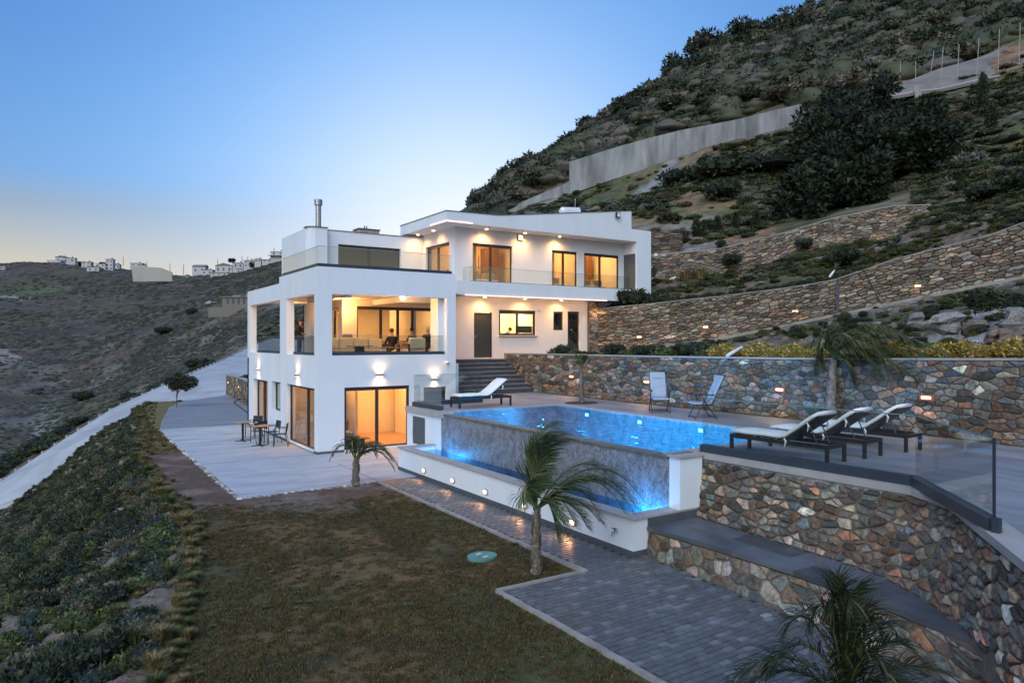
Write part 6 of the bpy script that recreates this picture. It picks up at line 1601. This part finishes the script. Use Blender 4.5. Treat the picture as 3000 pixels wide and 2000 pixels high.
shrub(2800, 37.5, .45, 'dark', 'rounded green bush between hose and long dry wall', p=D(2667, 742, 34), mk=2); shrub(2480, 40, .7, 'dark', 'dark upright bush in the terraced bed', p=D(2480, 770, 34.5), hs=1.1); shrub(2560, 40, .5, 'grey', 'grey thistle-like bush in the terraced bed', p=D(2560, 790, 33.5))
for k, (u, y, lab) in enumerate(((1905, 800, 'nearest the house'), (2010, 812, 'left tall one'), (2050, 808, 'right broad one'), (2115, 818, 'small one'))):
    o = put('grass_tuft', TUFT['straw'][k % 2], D(u, y + 10, 42), .85 if k < 3 else .45, k, 'straw-coloured grass tuft at the foot of the upper wall, ' + lab, 'grass', 'straw tufts under the upper wall')
# trailing hedge along the top of the long wall
sfw, Lw, Hw = w2[1], w2[2], w2[3]
for k, (u_, du, r_) in enumerate([(1790, -6, .75), (1835, -2, .85), (1880, 0, .7), (1925, 0, .5), (1970, 0, .45), (2015, 0, .42), (2060, 0, .42), (2105, 0, .42), (2150, 0, .42), (2200, 0, .40), (2250, 0, .45), (2300, 0, .4), (2345, 0, .42), (2390, 0, .40), (2440, 0, .36)]):
    uu_ = near_u(sfw, Lw, lambda p, q=u_: upx(p)[0] - q); p = sfw(uu_, Hw(uu_), -.45)
    if k < 3: p = p + UP * (.35 if k < 2 else .1)
    put('trailing_shrub', BUSH['dark'][k % 3], p + UP * -.1, (r_, r_, r_ * .8), k * 1.3, ('%s dark shrub of the high clump over the balcony end, counted from the house' % ORD[k] if k < 3 else '%s low dark shrub of the row on the long dry wall, counted from the house' % ORD[k - 3]), 'shrub', 'dark shrubs on top of the long wall' if k >= 3 else 'dark clump by the balcony end')
# planter: yellow hedge and mixed shrubs
row = [(1625, 'green', .30), (1655, 'dark', .34), (1690, 'green', .28), (1800, 'dark', .34), (1845, 'green', .30), (1880, 'dark', .30), (1950, 'green', .42), (2010, 'dark', .42), (2045, 'dark', .36), (2080, 'green', .34)]
for k, (u, kd, r_) in enumerate(row):
    p = PX(u, 1036, 10.15 + (k % 3) * .25) if u > 1760 else PX(u, 1036, 9.95)
    p.z = 3.26; r_ *= 1.25; put('planter_shrub', BUSH[kd][k % 3], p, (r_, r_, r_ * 1.1), k, ('%s green shrub from the left before the kitchen wall' % ORD[k] if u < 1760 else '%s green planter shrub right of the stone pier, left of the yellow hedge' % ORD[k - 3]), 'shrub', 'green shrubs left of the yellow hedge' if u > 1760 else 'green shrubs in front of the kitchen wall')
for k, u in enumerate([2110, 2145, 2190, 2225, 2260, 2295, 2330, 2365, 2400, 2440, 2490, 2540, 2590, 2640, 2740, 2790, 2850, 2910, 2985]):
    p = PX(u, 1036, 10.2); p.z = 3.32 + max(0, (u - 2500) / 500 * .12); r_ = (.38, .42, .36, .44, .40)[k % 5] 
    put('yellow_shrub', BUSH['gold'][k % 3], p, (r_, r_, r_ * 1.05), k * 2.1, ('%s golden-yellow shrub of the hedge left of the palm, counted from its left end' % ORD[k] if u < 2420 else ('%s golden-yellow shrub from the left behind the palm crown' % ORD[k - 9] if u < 2700 else '%s golden-yellow shrub from the left in the hedge right of the palm' % ORD[k - 14])), 'shrub', 'yellow hedge ' + ('left of the palm' if u < 2420 else ('behind the palm crown' if u < 2700 else 'right of the palm')))
put('shrub', BUSH['dark'][1], D(2905, 905, 22), (.75, .75, .6), 2, 'large dark bush on the rocks below the ramp kerb at the right', 'shrub')
for k, (u, y, d, s, lab) in enumerate(((2990, 950, 20, .9, 'cut by the right border'), (2860, 965, 21, .7, 'pale flat one right of the palm crown'), (2760, 945, 21.5, .7, 'brown wedge-shaped one behind the palm crown'), (2930, 990, 18.5, .6, 'low one over the yellow hedge'), (2680, 940, 22, .5, 'small brown one left of the wedge'))):
    put('boulder', ROCK[k % 4], D(u, y, d), (s, s * .8, s * .9), k, 'big rock in the slope below the ramp, ' + lab, 'rock', 'big rocks below the ramp')
# white pipe over the wall
tag(MB().tube([PX(2130, 1042, 9.5), PX(2150, 1030, 9.8), PX(2172, 1018, 10.3)], .055, 8).build('white_pipe', mat('white_plastic')), 'white plastic pipe poking through the yellow hedge above the deck wall', 'pipe')
cable([D(2565, 785, 31.5), D(2600, 735, 32.5), D(2640, 690, 33.5), D(2700, 660, 34.5), D(2780, 632, 35)], 'thick dark hose running up the terraced bed', .035)
tag(MB().tube([D(2430, 812, 30), D(2440, 798, 30), D(2446, 790, 30)], [.04, .05, .01], 6).ball(D(2434, 806, 30), .06, 7, 5).build('white_spotlight', mat('white_plastic')), 'small white garden spotlight above the dark hedge of the long wall', 'lamp')
tag(MB().ball(D(1922, 748, 43), .12, 8, 6).build('white_lamp_globe', mat('white_plastic')), 'small white globe by the upper wall beside the house end', 'lamp')
put('boulder', ROCK[3], D(2040, 702, 44.5), (.5, .4, .35), 1, 'pale tan flat stone lying on the gravel above the upper wall', 'rock')
# stair-foot planting
for k, (x, y, r_) in enumerate(((5.9, .25, .33), (6.35, .3, .30), (6.8, .2, .28))):
    put('shrub', BUSH['green'][k], (x, y, DZ), (r_, r_, r_ * 1.0), k, '%s low green shrub from the left at the foot of the entrance steps' % ORD[k], 'shrub', 'low shrubs at the foot of the steps')
# tree beside the parking
b = Vector((-1.55, 21.6, 0))
tree('olive_tree', 'small wind-shaped olive tree at the end of the grass strip by the driveway', b, 1.9, [(RV[0] * a, RV[1] * a, z, r_, r_ * .8) for a, z, r_ in ((0, 1.45, .5), (.45, 1.5, .5), (.85, 1.45, .42), (-.35, 1.5, .35), (.1, 1.7, .4), (.6, 1.25, .35), (-.15, 1.2, .3))], 2600, .11, ((.05, .05, .035), (.08, .065, .045), (.035, .04, .03)), 7, tr=.05, lean=(.1, 0))
put('shrub', BUSH['dark'][0], Vector((3.3, 24.6, 1.1)), (.6, .6, .5), 0, 'dark plant on top of the short stone wall by the parking', 'shrub')
# tufts along the lawn edge
tf = [(397, 1226, .26, 'green'), (370, 1262, .22, 'straw'), (384, 1300, .24, 'straw'), (392, 1345, .30, 'green'), (400, 1385, .26, 'green'), (415, 1432, .26, 'straw'), (445, 1452, .24, 'straw'), (470, 1478, .25, 'green'), (505, 1500, .22, 'green'), (515, 1536, .28, 'straw'), (545, 1570, .26, 'straw'), (560, 1600, .24, 'straw'), (545, 1640, .25, 'green'), (580, 1635, .22, 'straw'), (560, 1665, .24, 'straw'), (545, 1712, .25, 'green'), (525, 1768, .24, 'straw'), (502, 1812, .22, 'straw'), (468, 1872, .26, 'straw'), (500, 1868, .22, 'green'), (430, 1960, .26, 'straw')]
for k, (u, y, s, kd) in enumerate(tf):
    p = PZ(u, y, 0.0); q = np.interp(-p.y, [-e.y for e in EDGE], [e.x for e in EDGE]); p.x = max(p.x, q - .15); p.z = -.02
    put('grass_tuft', TUFT[kd][k % 2], p, s * (1.15 if k < 10 else .95), k, ('golden' if kd == 'straw' else 'green') + ' grass tuft on the lawn edge, ' + ('%s from the far end by the grass strip' % ORD[k] if k < 5 else ('%s of those beside the bare earth' % ORD[k - 5] if k < 11 else ('%s of those halfway along the lawn' % ORD[k - 11] if k < 16 else '%s of those in the near corner' % ORD[k - 16]))), 'grass', ('golden' if kd == 'straw' else 'green') + ' tufts ' + ('far' if k < 5 else ('beside the bare earth' if k < 11 else ('halfway' if k < 16 else 'near'))))
for k, (u, y, s, lab) in enumerate(((560, 1378, .24, 'white, high on the bank'), (750, 1640, .35, 'grey split, just under the lawn edge'), (360, 1690, .32, 'pale, mid bank'), (250, 1780, .32, 'light, lower mid bank'), (590, 1690, .3, 'long grey, near the tufts'), (170, 1730, .35, 'pinkish, left'), (330, 1900, .3, 'big grey, low'), (60, 1880, .35, 'flat, bottom left'))):
    i_ = np.argmin((np.hypot(BX_ - D(u if u < 520 else u - 230, y, 12 + k * .3).x, BY_ - D(u if u < 520 else u - 230, y, 12 + k * .3).y)).ravel()); p = Vector((BX_.ravel()[i_], BY_.ravel()[i_], BZ_.ravel()[i_]))
    put('boulder', ROCK[k % 3], p + UP * .05, (s, s * .7, s * .7), k * 1.1, 'rock in the earth bank, ' + lab, 'rock', 'rocks in the bank')

# ------------------------------------------------------------------ village on the far ridge
M_HW = mat('village_white', (.50, .49, .50), .8, var=.08); M_HR = mat('village_roof', (.20, .17, .16), .8, var=.2); M_HG = mat('village_glass', (.05, .06, .08), .3)
def house(u, py, d, wpx, hpx, label, roof='flat', floors=1, col=None, turn=0., chim=True, terrace=False):
    ds = np.linspace(330, 760, 240); gx, gy, gz = TA.z(np.full(240, float(u)), ds); gp = 1000 - (gz - CZ) / ds * FPX
    ok = np.where(gp <= py)[0]; i = ok[0] if len(ok) else int(np.argmin(gp[:200]))
    d = float(ds[i]); py = min(py, float(gp[i])) if not len(ok) else py
    k = d / FPX; w, h = wpx * k * .95, hpx * k * .85; base = D(u, py, d)
    e = empty('village_house', base, AZ - R(90) + turn, label, 'house', 'houses of the village on the far ridge')
    dep = w * .6
    MB().box(-w / 2, 0, -6, w / 2, dep, h).build('wall', col or M_HW, e)
    if roof == 'flat': o = MB().box(-w / 2 - .3, -.3, h + .02, w / 2 + .3, dep + .3, h + .35).build('roof', M_HR if not terrace else M_HW, e)
    else: o = MB().add([(-w / 2 - .4, -.4, h), (w / 2 + .4, -.4, h), (w / 2 + .4, dep + .4, h), (-w / 2 - .4, dep + .4, h), (-w / 2 - .4, dep / 2, h + w * .18), (w / 2 + .4, dep / 2, h + w * .18)] if roof == 'gable' else [(-w / 2 - .4, -.4, h), (w / 2 + .4, -.4, h), (w / 2 + .4, dep + .4, h), (-w / 2 - .4, dep + .4, h), (0, -.4, h + w * .16), (0, dep + .4, h + w * .16)], [(0, 1, 5, 4), (2, 3, 4, 5), (0, 4, 3), (1, 2, 5), (0, 3, 2, 1)] if roof == 'gable' else [(0, 4, 5, 3), (1, 2, 5, 4), (0, 1, 4), (2, 3, 5), (0, 3, 2, 1)]).build('roof', M_HR, e)
    if chim: MB().box(w * .2, dep * .3, h, w * .2 + .7, dep * .3 + .7, h + 1.6).build('chimney', M_HR, o)
    n_ = max(2, int(w / 4))
    for f_ in range(floors):
        for i in range(n_):
            x = -w / 2 + w * (i + .5) / n_; z = h * (f_ + .5) / floors
            wi = MB().box(x - .55, -.04, z - h / floors * .2, x + .55, .01, z + h / floors * .22).build('window', M_HG, e)
    if terrace: MB().box(-w / 2 - 1, -2.5, h * .42, w / 2 + 1, -.01, h * .50).build('balcony', M_HW, e)
    return e
VH = [(157, 775, 630, 42, 14, 'long low pale house at the left end of the hilltop group', 'flat', 1, 0), (178, 772, 628, 34, 22, 'taller pale house with a small peaked roof on the hilltop', 'ridge', 1, 0), (202, 770, 626, 34, 17, 'pale house on the hilltop right of the peaked one', 'flat', 1, .3), (252, 784, 612, 28, 19, 'narrow bright house starting the second hilltop row', 'flat', 2, 0), (272, 795, 608, 34, 15, 'low white house in the second hilltop row', 'flat', 1, .2), (294, 792, 606, 30, 22, 'white house in the middle of the second row', 'flat', 2, 0), (320, 792, 604, 22, 38, 'white tower-like house on the hilltop', 'flat', 3, 0), (340, 788, 602, 20, 16, 'small white house with slanting roof at the end of the hilltop row', 'ridge', 1, 0),
      (398, 790, 500, 36, 22, 'flat-roofed house standing on the beige retaining wall', 'flat', 2, 0), (416, 792, 502, 22, 18, 'lower house right on the beige retaining wall', 'flat', 1, .3),
      (548, 812, 540, 8, 8, 'tiny white hut right of the beige retaining wall', 'flat', 1, 0), (582, 800, 535, 40, 22, 'house with a brown roof at the left of the lower village', 'gable', 1, 0), (606, 806, 530, 34, 18, 'grey-walled house in front of the brown-roofed one', 'flat', 1, 0), (655, 800, 520, 52, 26, 'large white gable-fronted house in the lower village', 'ridge', 1, 0), (650, 808, 515, 70, 10, 'long white garden building before the gable-fronted house', 'flat', 1, 0), (690, 800, 518, 34, 14, 'low white house right of the gable-fronted one', 'flat', 1, 0), (697, 786, 512, 30, 18, 'house with dark windows in the lower village', 'flat', 1, .2), (728, 782, 508, 30, 22, 'stepped pale house near the tall pole', 'flat', 2, 0), (755, 768, 505, 20, 10, 'small low house behind a round bush', 'flat', 1, 0), (782, 768, 500, 30, 8, 'low house with a long flat roof left of the balcony house', 'flat', 1, 0),
      (812, 758, 460, 42, 24, 'white house with a broad roof and balcony below the villa chimney', 'flat', 2, 0), (850, 745, 455, 26, 22, 'stepped white house left of the villa glass railing', 'flat', 1, .2), (866, 738, 452, 34, 16, 'house with a dark roof beside the villa chimney block', 'gable', 1, 0), (890, 745, 448, 30, 14, 'white house seen through the glass railing', 'flat', 1, 0),
      (8, 790, 640, 14, 12, 'white house at the left border of the picture', 'flat', 1, 0)]
for h_ in VH:
    u, y, d, w_, hh, lab, rf, fl_, tn = h_
    house(u, y, d, w_, hh, lab, rf, fl_, None, tn, chim=w_ > 18, terrace=w_ in (42,))
mb = MB(); T = [D(385, 780, 480), D(420, 781, 482), D(470, 784, 484), D(503, 797, 486)]; Bm = [D(390, 812, 480), D(420, 812, 482), D(470, 811, 484), D(505, 811, 486)]
for i in range(3):
    n_ = FVv * 1.0; q = [Bm[i] - UP * 3, Bm[i + 1] - UP * 3, T[i + 1], T[i]]; mb.add(q + [p + n_ for p in q], [(0, 1, 2, 3), (7, 6, 5, 4), (3, 2, 6, 7), (0, 3, 7, 4), (1, 5, 6, 2)])
tag(mb.build('retaining_wall', mat('beige_wall', (.46, .41, .37), .8, var=.08)), 'high beige retaining wall below the village', 'wall')
ru = empty('ruin', D(690, 885, 235), AZ - R(90), 'half-built stone hut on the spur left of the villa', 'ruin')
MB().box(-4.5, 0, -3, 4.8, 4, 1.6).build('wall', mat('ruin_stone', (.20, .18, .155), .9, var=.3), ru)
MB().box(-5, -.4, 1.62, 5.2, 4.4, 1.95).build('roof', mat('ruin_stone'), ru)
for x in (-3, -1.2, .6, 2.4): MB().box(x, -.02, -.6, x + .9, .05, 1.3).build('opening', M_HG, ru)
tag(MB().box(-9, -.3, -5, 8, 0, -1.7).build('ledge', mat('ruin_stone'), ru))
for k, (u, y0, y1, d, lab) in enumerate(((361, 768, 752, 600, 'right of the hilltop houses'), (430, 785, 766, 560, 'above the beige wall'), (498, 790, 772, 560, 'at the right end of the beige wall'), (538, 795, 775, 550, 'over the gap in the village'), (638, 770, 760, 518, 'on the gable-fronted house'), (709, 772, 750, 512, 'tall, in the lower village'), (726, 768, 752, 508, 'right of the tall one'), (753, 765, 755, 505, 'short and thick'), (803, 740, 727, 460, 'over the balcony house'), (860, 728, 705, 450, 'left of the villa chimney block'))):
    p = D(u, y0, d); tag(MB().tube([p - UP * 3, D(u, y1, d)], .22, 5).build('utility_pole', M_BARK), 'dark utility pole on the village skyline, ' + lab, 'pole', 'poles on the village skyline')
for k, (u, y, d, s, lab) in enumerate(((888, 720, 440, 4.2, 'beside the villa chimney block'), (680, 770, 515, 2.6, 'narrow, between village houses'), (745, 790, 500, 4.5, 'round, under the stepped house'), (240, 785, 610, 4, 'between the hilltop groups'), (300, 780, 606, 3, 'over the white houses'))):
    tree('village_tree', 'dark tree in the village, ' + lab, D(u, y, d) - UP * 2, s * 1.6, blobs(random.Random(k), 5, s * .8, s * .7, s * 1.6, .55), 500, 1.0, G_DARK, 400 + k, group='trees in the village')
for k, (u, d, s, lab) in enumerate(((590, 165, 3.4, 'large, on the grey spur left of the villa'), (330, 150, 2.6, 'at the left end of the spur'), (560, 120, 2.6, 'low, near the driveway bend'), (470, 110, 2.4, 'beside the driveway'), (400, 100, 2.2, 'beside the driveway farther down'), (250, 180, 3.0, 'over the gully'), (480, 260, 3.4, 'in the gully middle'), (560, 300, 3.6, 'in the upper gully'))):
    g_ = ground_a(u, d); put('shrub', BUSH['dark'][k % 3], g_ - UP * .3, (s, s, s * .75), k, 'dark bush in the valley, ' + lab, 'shrub', 'dark bushes in the valley')

# ------------------------------------------------------------------ people
def person(label, loc, rz, J, Rd, cols, hair=None, cap=None, scale=1.):
    """J: joints name -> xyz, Rd: radii, edges by the fixed skeleton; one skinned surface"""
    edges = [('pelvis', 'chest'), ('chest', 'neck'), ('neck', 'head'), ('head', 'crown')] + [(a + s, b + s) for s in 'LR' for a, b in (('shoulder', 'elbow'), ('elbow', 'wrist'), ('wrist', 'hand'), ('hip', 'knee'), ('knee', 'ankle'), ('ankle', 'toe'))] + [('chest', 'shoulderL'), ('chest', 'shoulderR'), ('pelvis', 'hipL'), ('pelvis', 'hipR')]
    names = list(J); me = bpy.data.meshes.new('body'); me.from_pydata([J[n] for n in names], [(names.index(a), names.index(b)) for a, b in edges], [])
    o = bpy.data.objects.new('body_tmp', me); COL.objects.link(o)
    md = o.modifiers.new('skin', 'SKIN'); md.use_smooth_shade = True
    for i, n in enumerate(names):
        r = Rd.get(n.rstrip('LR'), .05); me.skin_vertices[0].data[i].radius = (r, r) if not hasattr(r, '__len__') else r
        me.skin_vertices[0].data[i].use_root = n == 'pelvis'
    o.modifiers.new('sub', 'SUBSURF').levels = 1
    bpy.context.view_layer.update()
    ev = o.evaluated_get(bpy.context.evaluated_depsgraph_get()); m2 = bpy.data.meshes.new_from_object(ev)
    bpy.data.objects.remove(o)
    m2.materials.clear()
    for c in cols: m2.materials.append(c)          # skin, shirt, trousers
    reg = {'head': 0, 'crown': 0, 'neck': 0, 'hand': 0, 'wrist': 0, 'elbow': 1, 'shoulder': 1, 'chest': 1, 'pelvis': 2, 'hip': 2, 'knee': 2, 'ankle': 2, 'toe': 2}
    for p in m2.polygons:
        c = p.center; n = min(names, key=lambda k: (Vector(J[k]) - c).length); p.material_index = reg[n.rstrip('LR')]; p.use_smooth = True
    e = empty('person', loc, rz, label, 'person'); e.scale = (scale,) * 3
    b = bpy.data.objects.new('body', m2); COL.objects.link(b); b.parent = e
    h = Vector(J['head']); f = Vector((1, 0, 0))
    MB().tube([h + f * .085 + UP * .01, h + f * .125 - UP * .015], [.012, .018], 5).build('nose', cols[0], e)
    if hair: MB().ball(h + Vector((-.02, 0, .045)), (.108, .092, .095), 12, 8).build('hair', hair, e, smooth=True)
    if cap:
        o = MB().ball(h + Vector((-.01, 0, .07)), (.112, .10, .075), 12, 8).build('cap', cap, e, smooth=True)
        MB().prism([(.06, -.07), (.19, -.05), (.20, .05), (.06, .07)], h.z + .055, h.z + .07).build('cap_peak', cap, o).location = (h.x, h.y, 0)
    return e
M_SKIN = mat('skin', (.42, .25, .17), .6, var=.05); M_BLK = mat('black_cloth', (.02, .02, .024), .9); M_NAVY = mat('dark_trousers', (.03, .035, .05), .9); M_GREY = mat('grey_cloth', (.14, .13, .13), .9); M_WCL = mat('white_cloth', (.7, .7, .7), .9)
M_HAIRD = mat('dark_hair', (.03, .02, .015), .6); M_HAIRW = mat('white_hair', (.65, .62, .56), .8)
RAD = {'pelvis': (.15, .115), 'chest': (.165, .115), 'neck': .055, 'head': .09, 'crown': .07, 'shoulder': .062, 'elbow': .045, 'wrist': .03, 'hand': .032, 'hip': .09, 'knee': .06, 'ankle': .04, 'toe': .035}
STAND = dict(pelvis=(0, 0, .95), chest=(.02, 0, 1.28), neck=(.04, 0, 1.47), head=(.07, 0, 1.60), crown=(.06, 0, 1.70), shoulderL=(.02, .17, 1.38), shoulderR=(.02, -.17, 1.38), elbowL=(.05, .23, 1.12), elbowR=(.05, -.23, 1.12), wristL=(.22, .16, 1.02), wristR=(.22, -.16, 1.02), handL=(.29, .13, 1.0), handR=(.29, -.13, 1.0), hipL=(0, .10, .90), hipR=(0, -.10, .90), kneeL=(.03, .11, .50), kneeR=(-.01, -.11, .50), ankleL=(0, .11, .08), ankleR=(-.03, -.11, .08), toeL=(.16, .12, .04), toeR=(.13, -.12, .04))
SIT = dict(pelvis=(0, 0, .48), chest=(-.05, 0, .82), neck=(-.03, 0, 1.02), head=(.0, 0, 1.15), crown=(-.01, 0, 1.25), shoulderL=(-.05, .18, .93), shoulderR=(-.05, -.18, .93), elbowL=(.05, .24, .68), elbowR=(.05, -.24, .68), wristL=(.28, .16, .64), wristR=(.28, -.16, .64), handL=(.35, .13, .62), handR=(.35, -.13, .62), hipL=(.05, .10, .47), hipR=(.05, -.10, .47), kneeL=(.45, .12, .50), kneeR=(.45, -.12, .50), ankleL=(.46, .12, .10), ankleR=(.46, -.12, .10), toeL=(.60, .12, .05), toeR=(.60, -.12, .05))
BEND = dict(STAND); BEND.update(chest=(.18, 0, 1.22), neck=(.33, 0, 1.32), head=(.44, 0, 1.36), crown=(.52, 0, 1.40), shoulderL=(.24, .17, 1.27), shoulderR=(.24, -.17, 1.27), elbowL=(.34, .22, 1.05), elbowR=(.34, -.22, 1.05), wristL=(.50, .14, 1.0), wristR=(.50, -.14, 1.0), handL=(.57, .12, 1.0), handR=(.57, -.12, 1.0))
pm = D(877, 1000, 32.2); pm.z = 3.16
person('person in a dark cap and black top standing on the side balcony', (pm.x, pm.y, 3.16), math.atan2(RV[1], RV[0]), STAND, RAD, (M_SKIN, M_BLK, M_NAVY), cap=M_BLK)
ps = PY(1253, 975, 2.5); person('seated person with white hair seen from behind on the right of the balcony lounge', (ps.x, 2.5, 3.18), R(80), SIT, RAD, (M_SKIN, M_BLK, M_NAVY), hair=M_HAIRW)
ps = PY(1147, 990, 2.7); person('seated person with dark hair seen from behind in the middle of the balcony lounge', (ps.x, 2.7, 3.10), R(95), SIT, RAD, (M_SKIN, M_BLK, M_NAVY), hair=M_HAIRD)
ps = PY(1206, 965, 4.1); person('seated person in grey deeper in the balcony lounge, between two others', (ps.x, 4.1, 3.18), R(200), SIT, RAD, (M_SKIN, M_GREY, M_NAVY), hair=M_HAIRD)
ps = PY(1482, 960, 5.75); person('person in a white top bending over the kitchen counter behind the lit window', (ps.x - .2, 5.75, 3.09), R(-8), BEND, RAD, (M_SKIN, M_WCL, M_NAVY), hair=M_HAIRD, scale=.98)

# ------------------------------------------------------------------ furniture behind the openings
def boxes(name, label, cat, loc, rz, parts, group=None):
    e = empty(name, loc, rz, label, cat, group)
    for nm, bs, m, bv in parts:
        mb = MB()
        for b in bs: mb.box(*b)
        mb.build(nm, m, e, bevel=bv)
    return e
M_CRM = mat('cream_cushion', (.50, .41, .28), .9, var=.06); M_GCH = mat('charcoal_cushion', (.10, .095, .10), .9)
boxes('sofa', 'cream outdoor sofa with high back cushions on the left of the balcony lounge', 'sofa', (.85, 1.15, 3.161), 0, [('frame', [(0, 0, .08, 2.3, .06, .28), (0, .84, .08, 2.3, .9, .28), (-.06, 0, 0, -.001, .9, .58), (2.301, 0, 0, 2.36, .9, .58)], M_BLACKMETAL, 0), ('seat_cushion', [(0, .07, .2, 1.14, .83, .40), (1.16, .07, .2, 2.3, .83, .40)], M_CRM, .04), ('back_cushion', [(.02, .68, .41, .55, .88, .82)], M_CRM, .05), ('back_cushion', [(.57, .68, .41, 1.12, .88, .84)], M_CRM, .05), ('back_cushion', [(1.14, .68, .41, 1.70, .88, .83)], M_CRM, .05), ('back_cushion', [(1.72, .68, .41, 2.28, .88, .80)], M_CRM, .05)])
boxes('armchair', 'cream outdoor armchair seen from behind at the right of the balcony lounge', 'armchair', (3.75, .75, 3.161), R(8), [('frame', [(0, 0, 0, .05, .05, .56), (.75, 0, 0, .80, .05, .56), (0, .7, 0, .05, .75, .56), (.75, .7, 0, .80, .75, .56), (0, 0, .561, .8, .05, .60)], M_BLACKMETAL, 0), ('seat_cushion', [(.06, .06, .2, .74, .74, .40)], M_CRM, .04), ('back_cushion', [(.04, -.02, .41, .76, .16, .84)], M_CRM, .06)])
boxes('coffee_table', 'low dark table with a single foot in front of the cream sofa', 'table', (1.75, .65, 3.161), 0, [('table_top', [(-.42, -.28, .50, .42, .28, .53)], M_BLACKMETAL, 0), ('foot', [(-.14, -.12, 0, .14, .12, .499)], M_BLACKMETAL, 0)])
boxes('coffee_table', 'low table beside the cream sofa, thin pale top', 'table', (2.85, .70, 3.161), 0, [('table_top', [(-.42, -.25, .45, .42, .25, .48)], M_WOOD, 0), ('foot', [(-.03, -.03, 0, .03, .03, .449)], M_BLACKMETAL, 0)])
boxes('wooden_bench', 'brown slatted bench behind the seated people on the balcony', 'bench', (3.0, 3.1, 3.161), 0, [('slat', [(0, 0, .45, 1.8, .04, .52)], M_WOOD, 0), ('slat', [(0, 0, .55, 1.8, .04, .62)], M_WOOD, 0), ('slat', [(0, 0, .65, 1.8, .04, .72)], M_WOOD, 0), ('seat', [(0, .05, .38, 1.8, .5, .42)], M_WOOD, 0), ('leg', [(0, 0, 0, .06, .04, .449)], M_WOOD, 0), ('leg', [(1.74, 0, 0, 1.8, .04, .449)], M_WOOD, 0)])
boxes('fire_bowl', 'dark rounded cover with a knob standing behind the sofa', 'cover', (2.15, 3.0, 3.161), 0, [('cover', [(-.62, -.35, 0, .62, .35, .66)], M_GREY, .2), ('knob', [(-.18, -.15, .662, .18, .15, .98)], M_GREY, .06)])
# lower living room
boxes('daybed', 'cream daybed with dark cushions behind the left pane of the lower sliding door', 'sofa', (.5, .95, .031), 0, [('seat_cushion', [(0, 0, .35, 1.1, .8, .52)], M_CRM, .05), ('base', [(0, .02, .05, 1.1, .78, .34)], M_GCH, 0), ('back_cushion', [(.72, .35, .53, 1.08, .50, .86)], M_GCH, .06)])
boxes('round_pouf_chair', 'grey upholstered round-backed chair behind the daybed', 'chair', (1.55, 1.7, .031), 0, [('seat', [(-.3, -.3, .1, .3, .3, .45)], M_GREY, .08), ('backrest', [(-.3, .2, .46, .3, .34, .92)], mat('taupe', (.35, .25, .18), .9), .08)])
boxes('coffee_table', 'glass-topped coffee table with dark block feet behind the lower sliding door', 'table', (.75, .42, .031), 0, [('table_top', [(-.1, -.05, .30, 1.3, .42, .33)], M_FRAME, 0), ('foot', [(.05, .05, 0, .3, .35, .299)], M_GCH, .03), ('foot', [(.8, .05, 0, 1.15, .35, .299)], M_GCH, .03)])
cu = MB(); 
for k in range(16): cu.tube([(.42 + .0, .55 + k * .055, .05), (.42, .55 + k * .055, 2.3)], .026, 6)
cu.build('curtain', mat('curtain', (.38, .28, .2), .9), None)
tag(bpy.data.objects['curtain'], 'brown curtain beside the left face sliding door inside the house', 'curtain')
boxes('kitchen_shelf', 'pale cupboards seen through the sliding door of the left face', 'cupboard', (1.2, 2.5, .031), 0, [('cupboard', [(0, 0, 1.5, .5, 1.2, 2.2)], M_CRM, 0), ('counter', [(0, 0, .0, .5, 1.2, .9)], mat('wood_dark', (.12, .07, .04), .5), 0)])
tag(MB().tube([(.55, .5 + 6.9, .04), (.55, .5 + 6.9, 2.1)], .10, 8).build('curtain', mat('ochre_curtain', (.55, .34, .12), .9)), 'ochre curtain behind the tall door of the left face', 'curtain')
# bedrooms
for k, (x, lab) in enumerate(((9.9, 'left'), (13.9, 'middle'), (16.8, 'right'))):
    boxes('bed', 'white-covered bed seen through the %s window of the upper storey' % lab, 'bed', (x - .8, 5.6, 6.361), 0, [('mattress', [(0, 0, .15, 1.7, 2.0, .50)], M_CUSHION, .06), ('pillow', [(.1, .12, .50, .75, .45, .82)], M_CRM, .06), ('pillow', [(.95, .12, .50, 1.55, .45, .82)], M_CRM, .06), ('headboard', [(-.1, 2.02, 0, 1.8, 2.1, 1.1)], M_GREY, .02)])
    boxes('wardrobe', 'tall dark-brown wardrobe seen through the %s window of the upper storey' % lab, 'wardrobe', (x + (1.2 if k == 0 else .55), 7.3, 6.361), 0, [('body', [(0, 0, 0, .8, .55, 2.3)], mat('wardrobe_brown', (.20, .10, .05), .5), 0)])
    o = MB()
    for q in range(7): o.tube([(ws[k][0] + .12 + q * .05, 5.42 + (q % 2) * .04, 6.37), (ws[k][0] + .12 + q * .05, 5.42 + (q % 2) * .04, 8.7)], .028, 6)
    tag(o.build('curtain', mat('bed_curtain', (.62, .48, .34), .9)), 'pale curtain drawn aside at the left of the %s upper window' % lab, 'curtain')
    for sx in (-1, 1):
        o = MB().tube([(x + sx * .75, 7.3, 8.2), (x + sx * .75, 7.3, 9.09)], .006, 4).tube([(x + sx * .75, 7.3, 7.55), (x + sx * .75, 7.3, 8.2)], .02, 6).build('pendant_lamp', M_FRAME)
        tag(o, 'thin black pendant lamp at the %s of the bed, %s upper window' % ('left' if sx < 0 else 'right', lab), 'lamp')
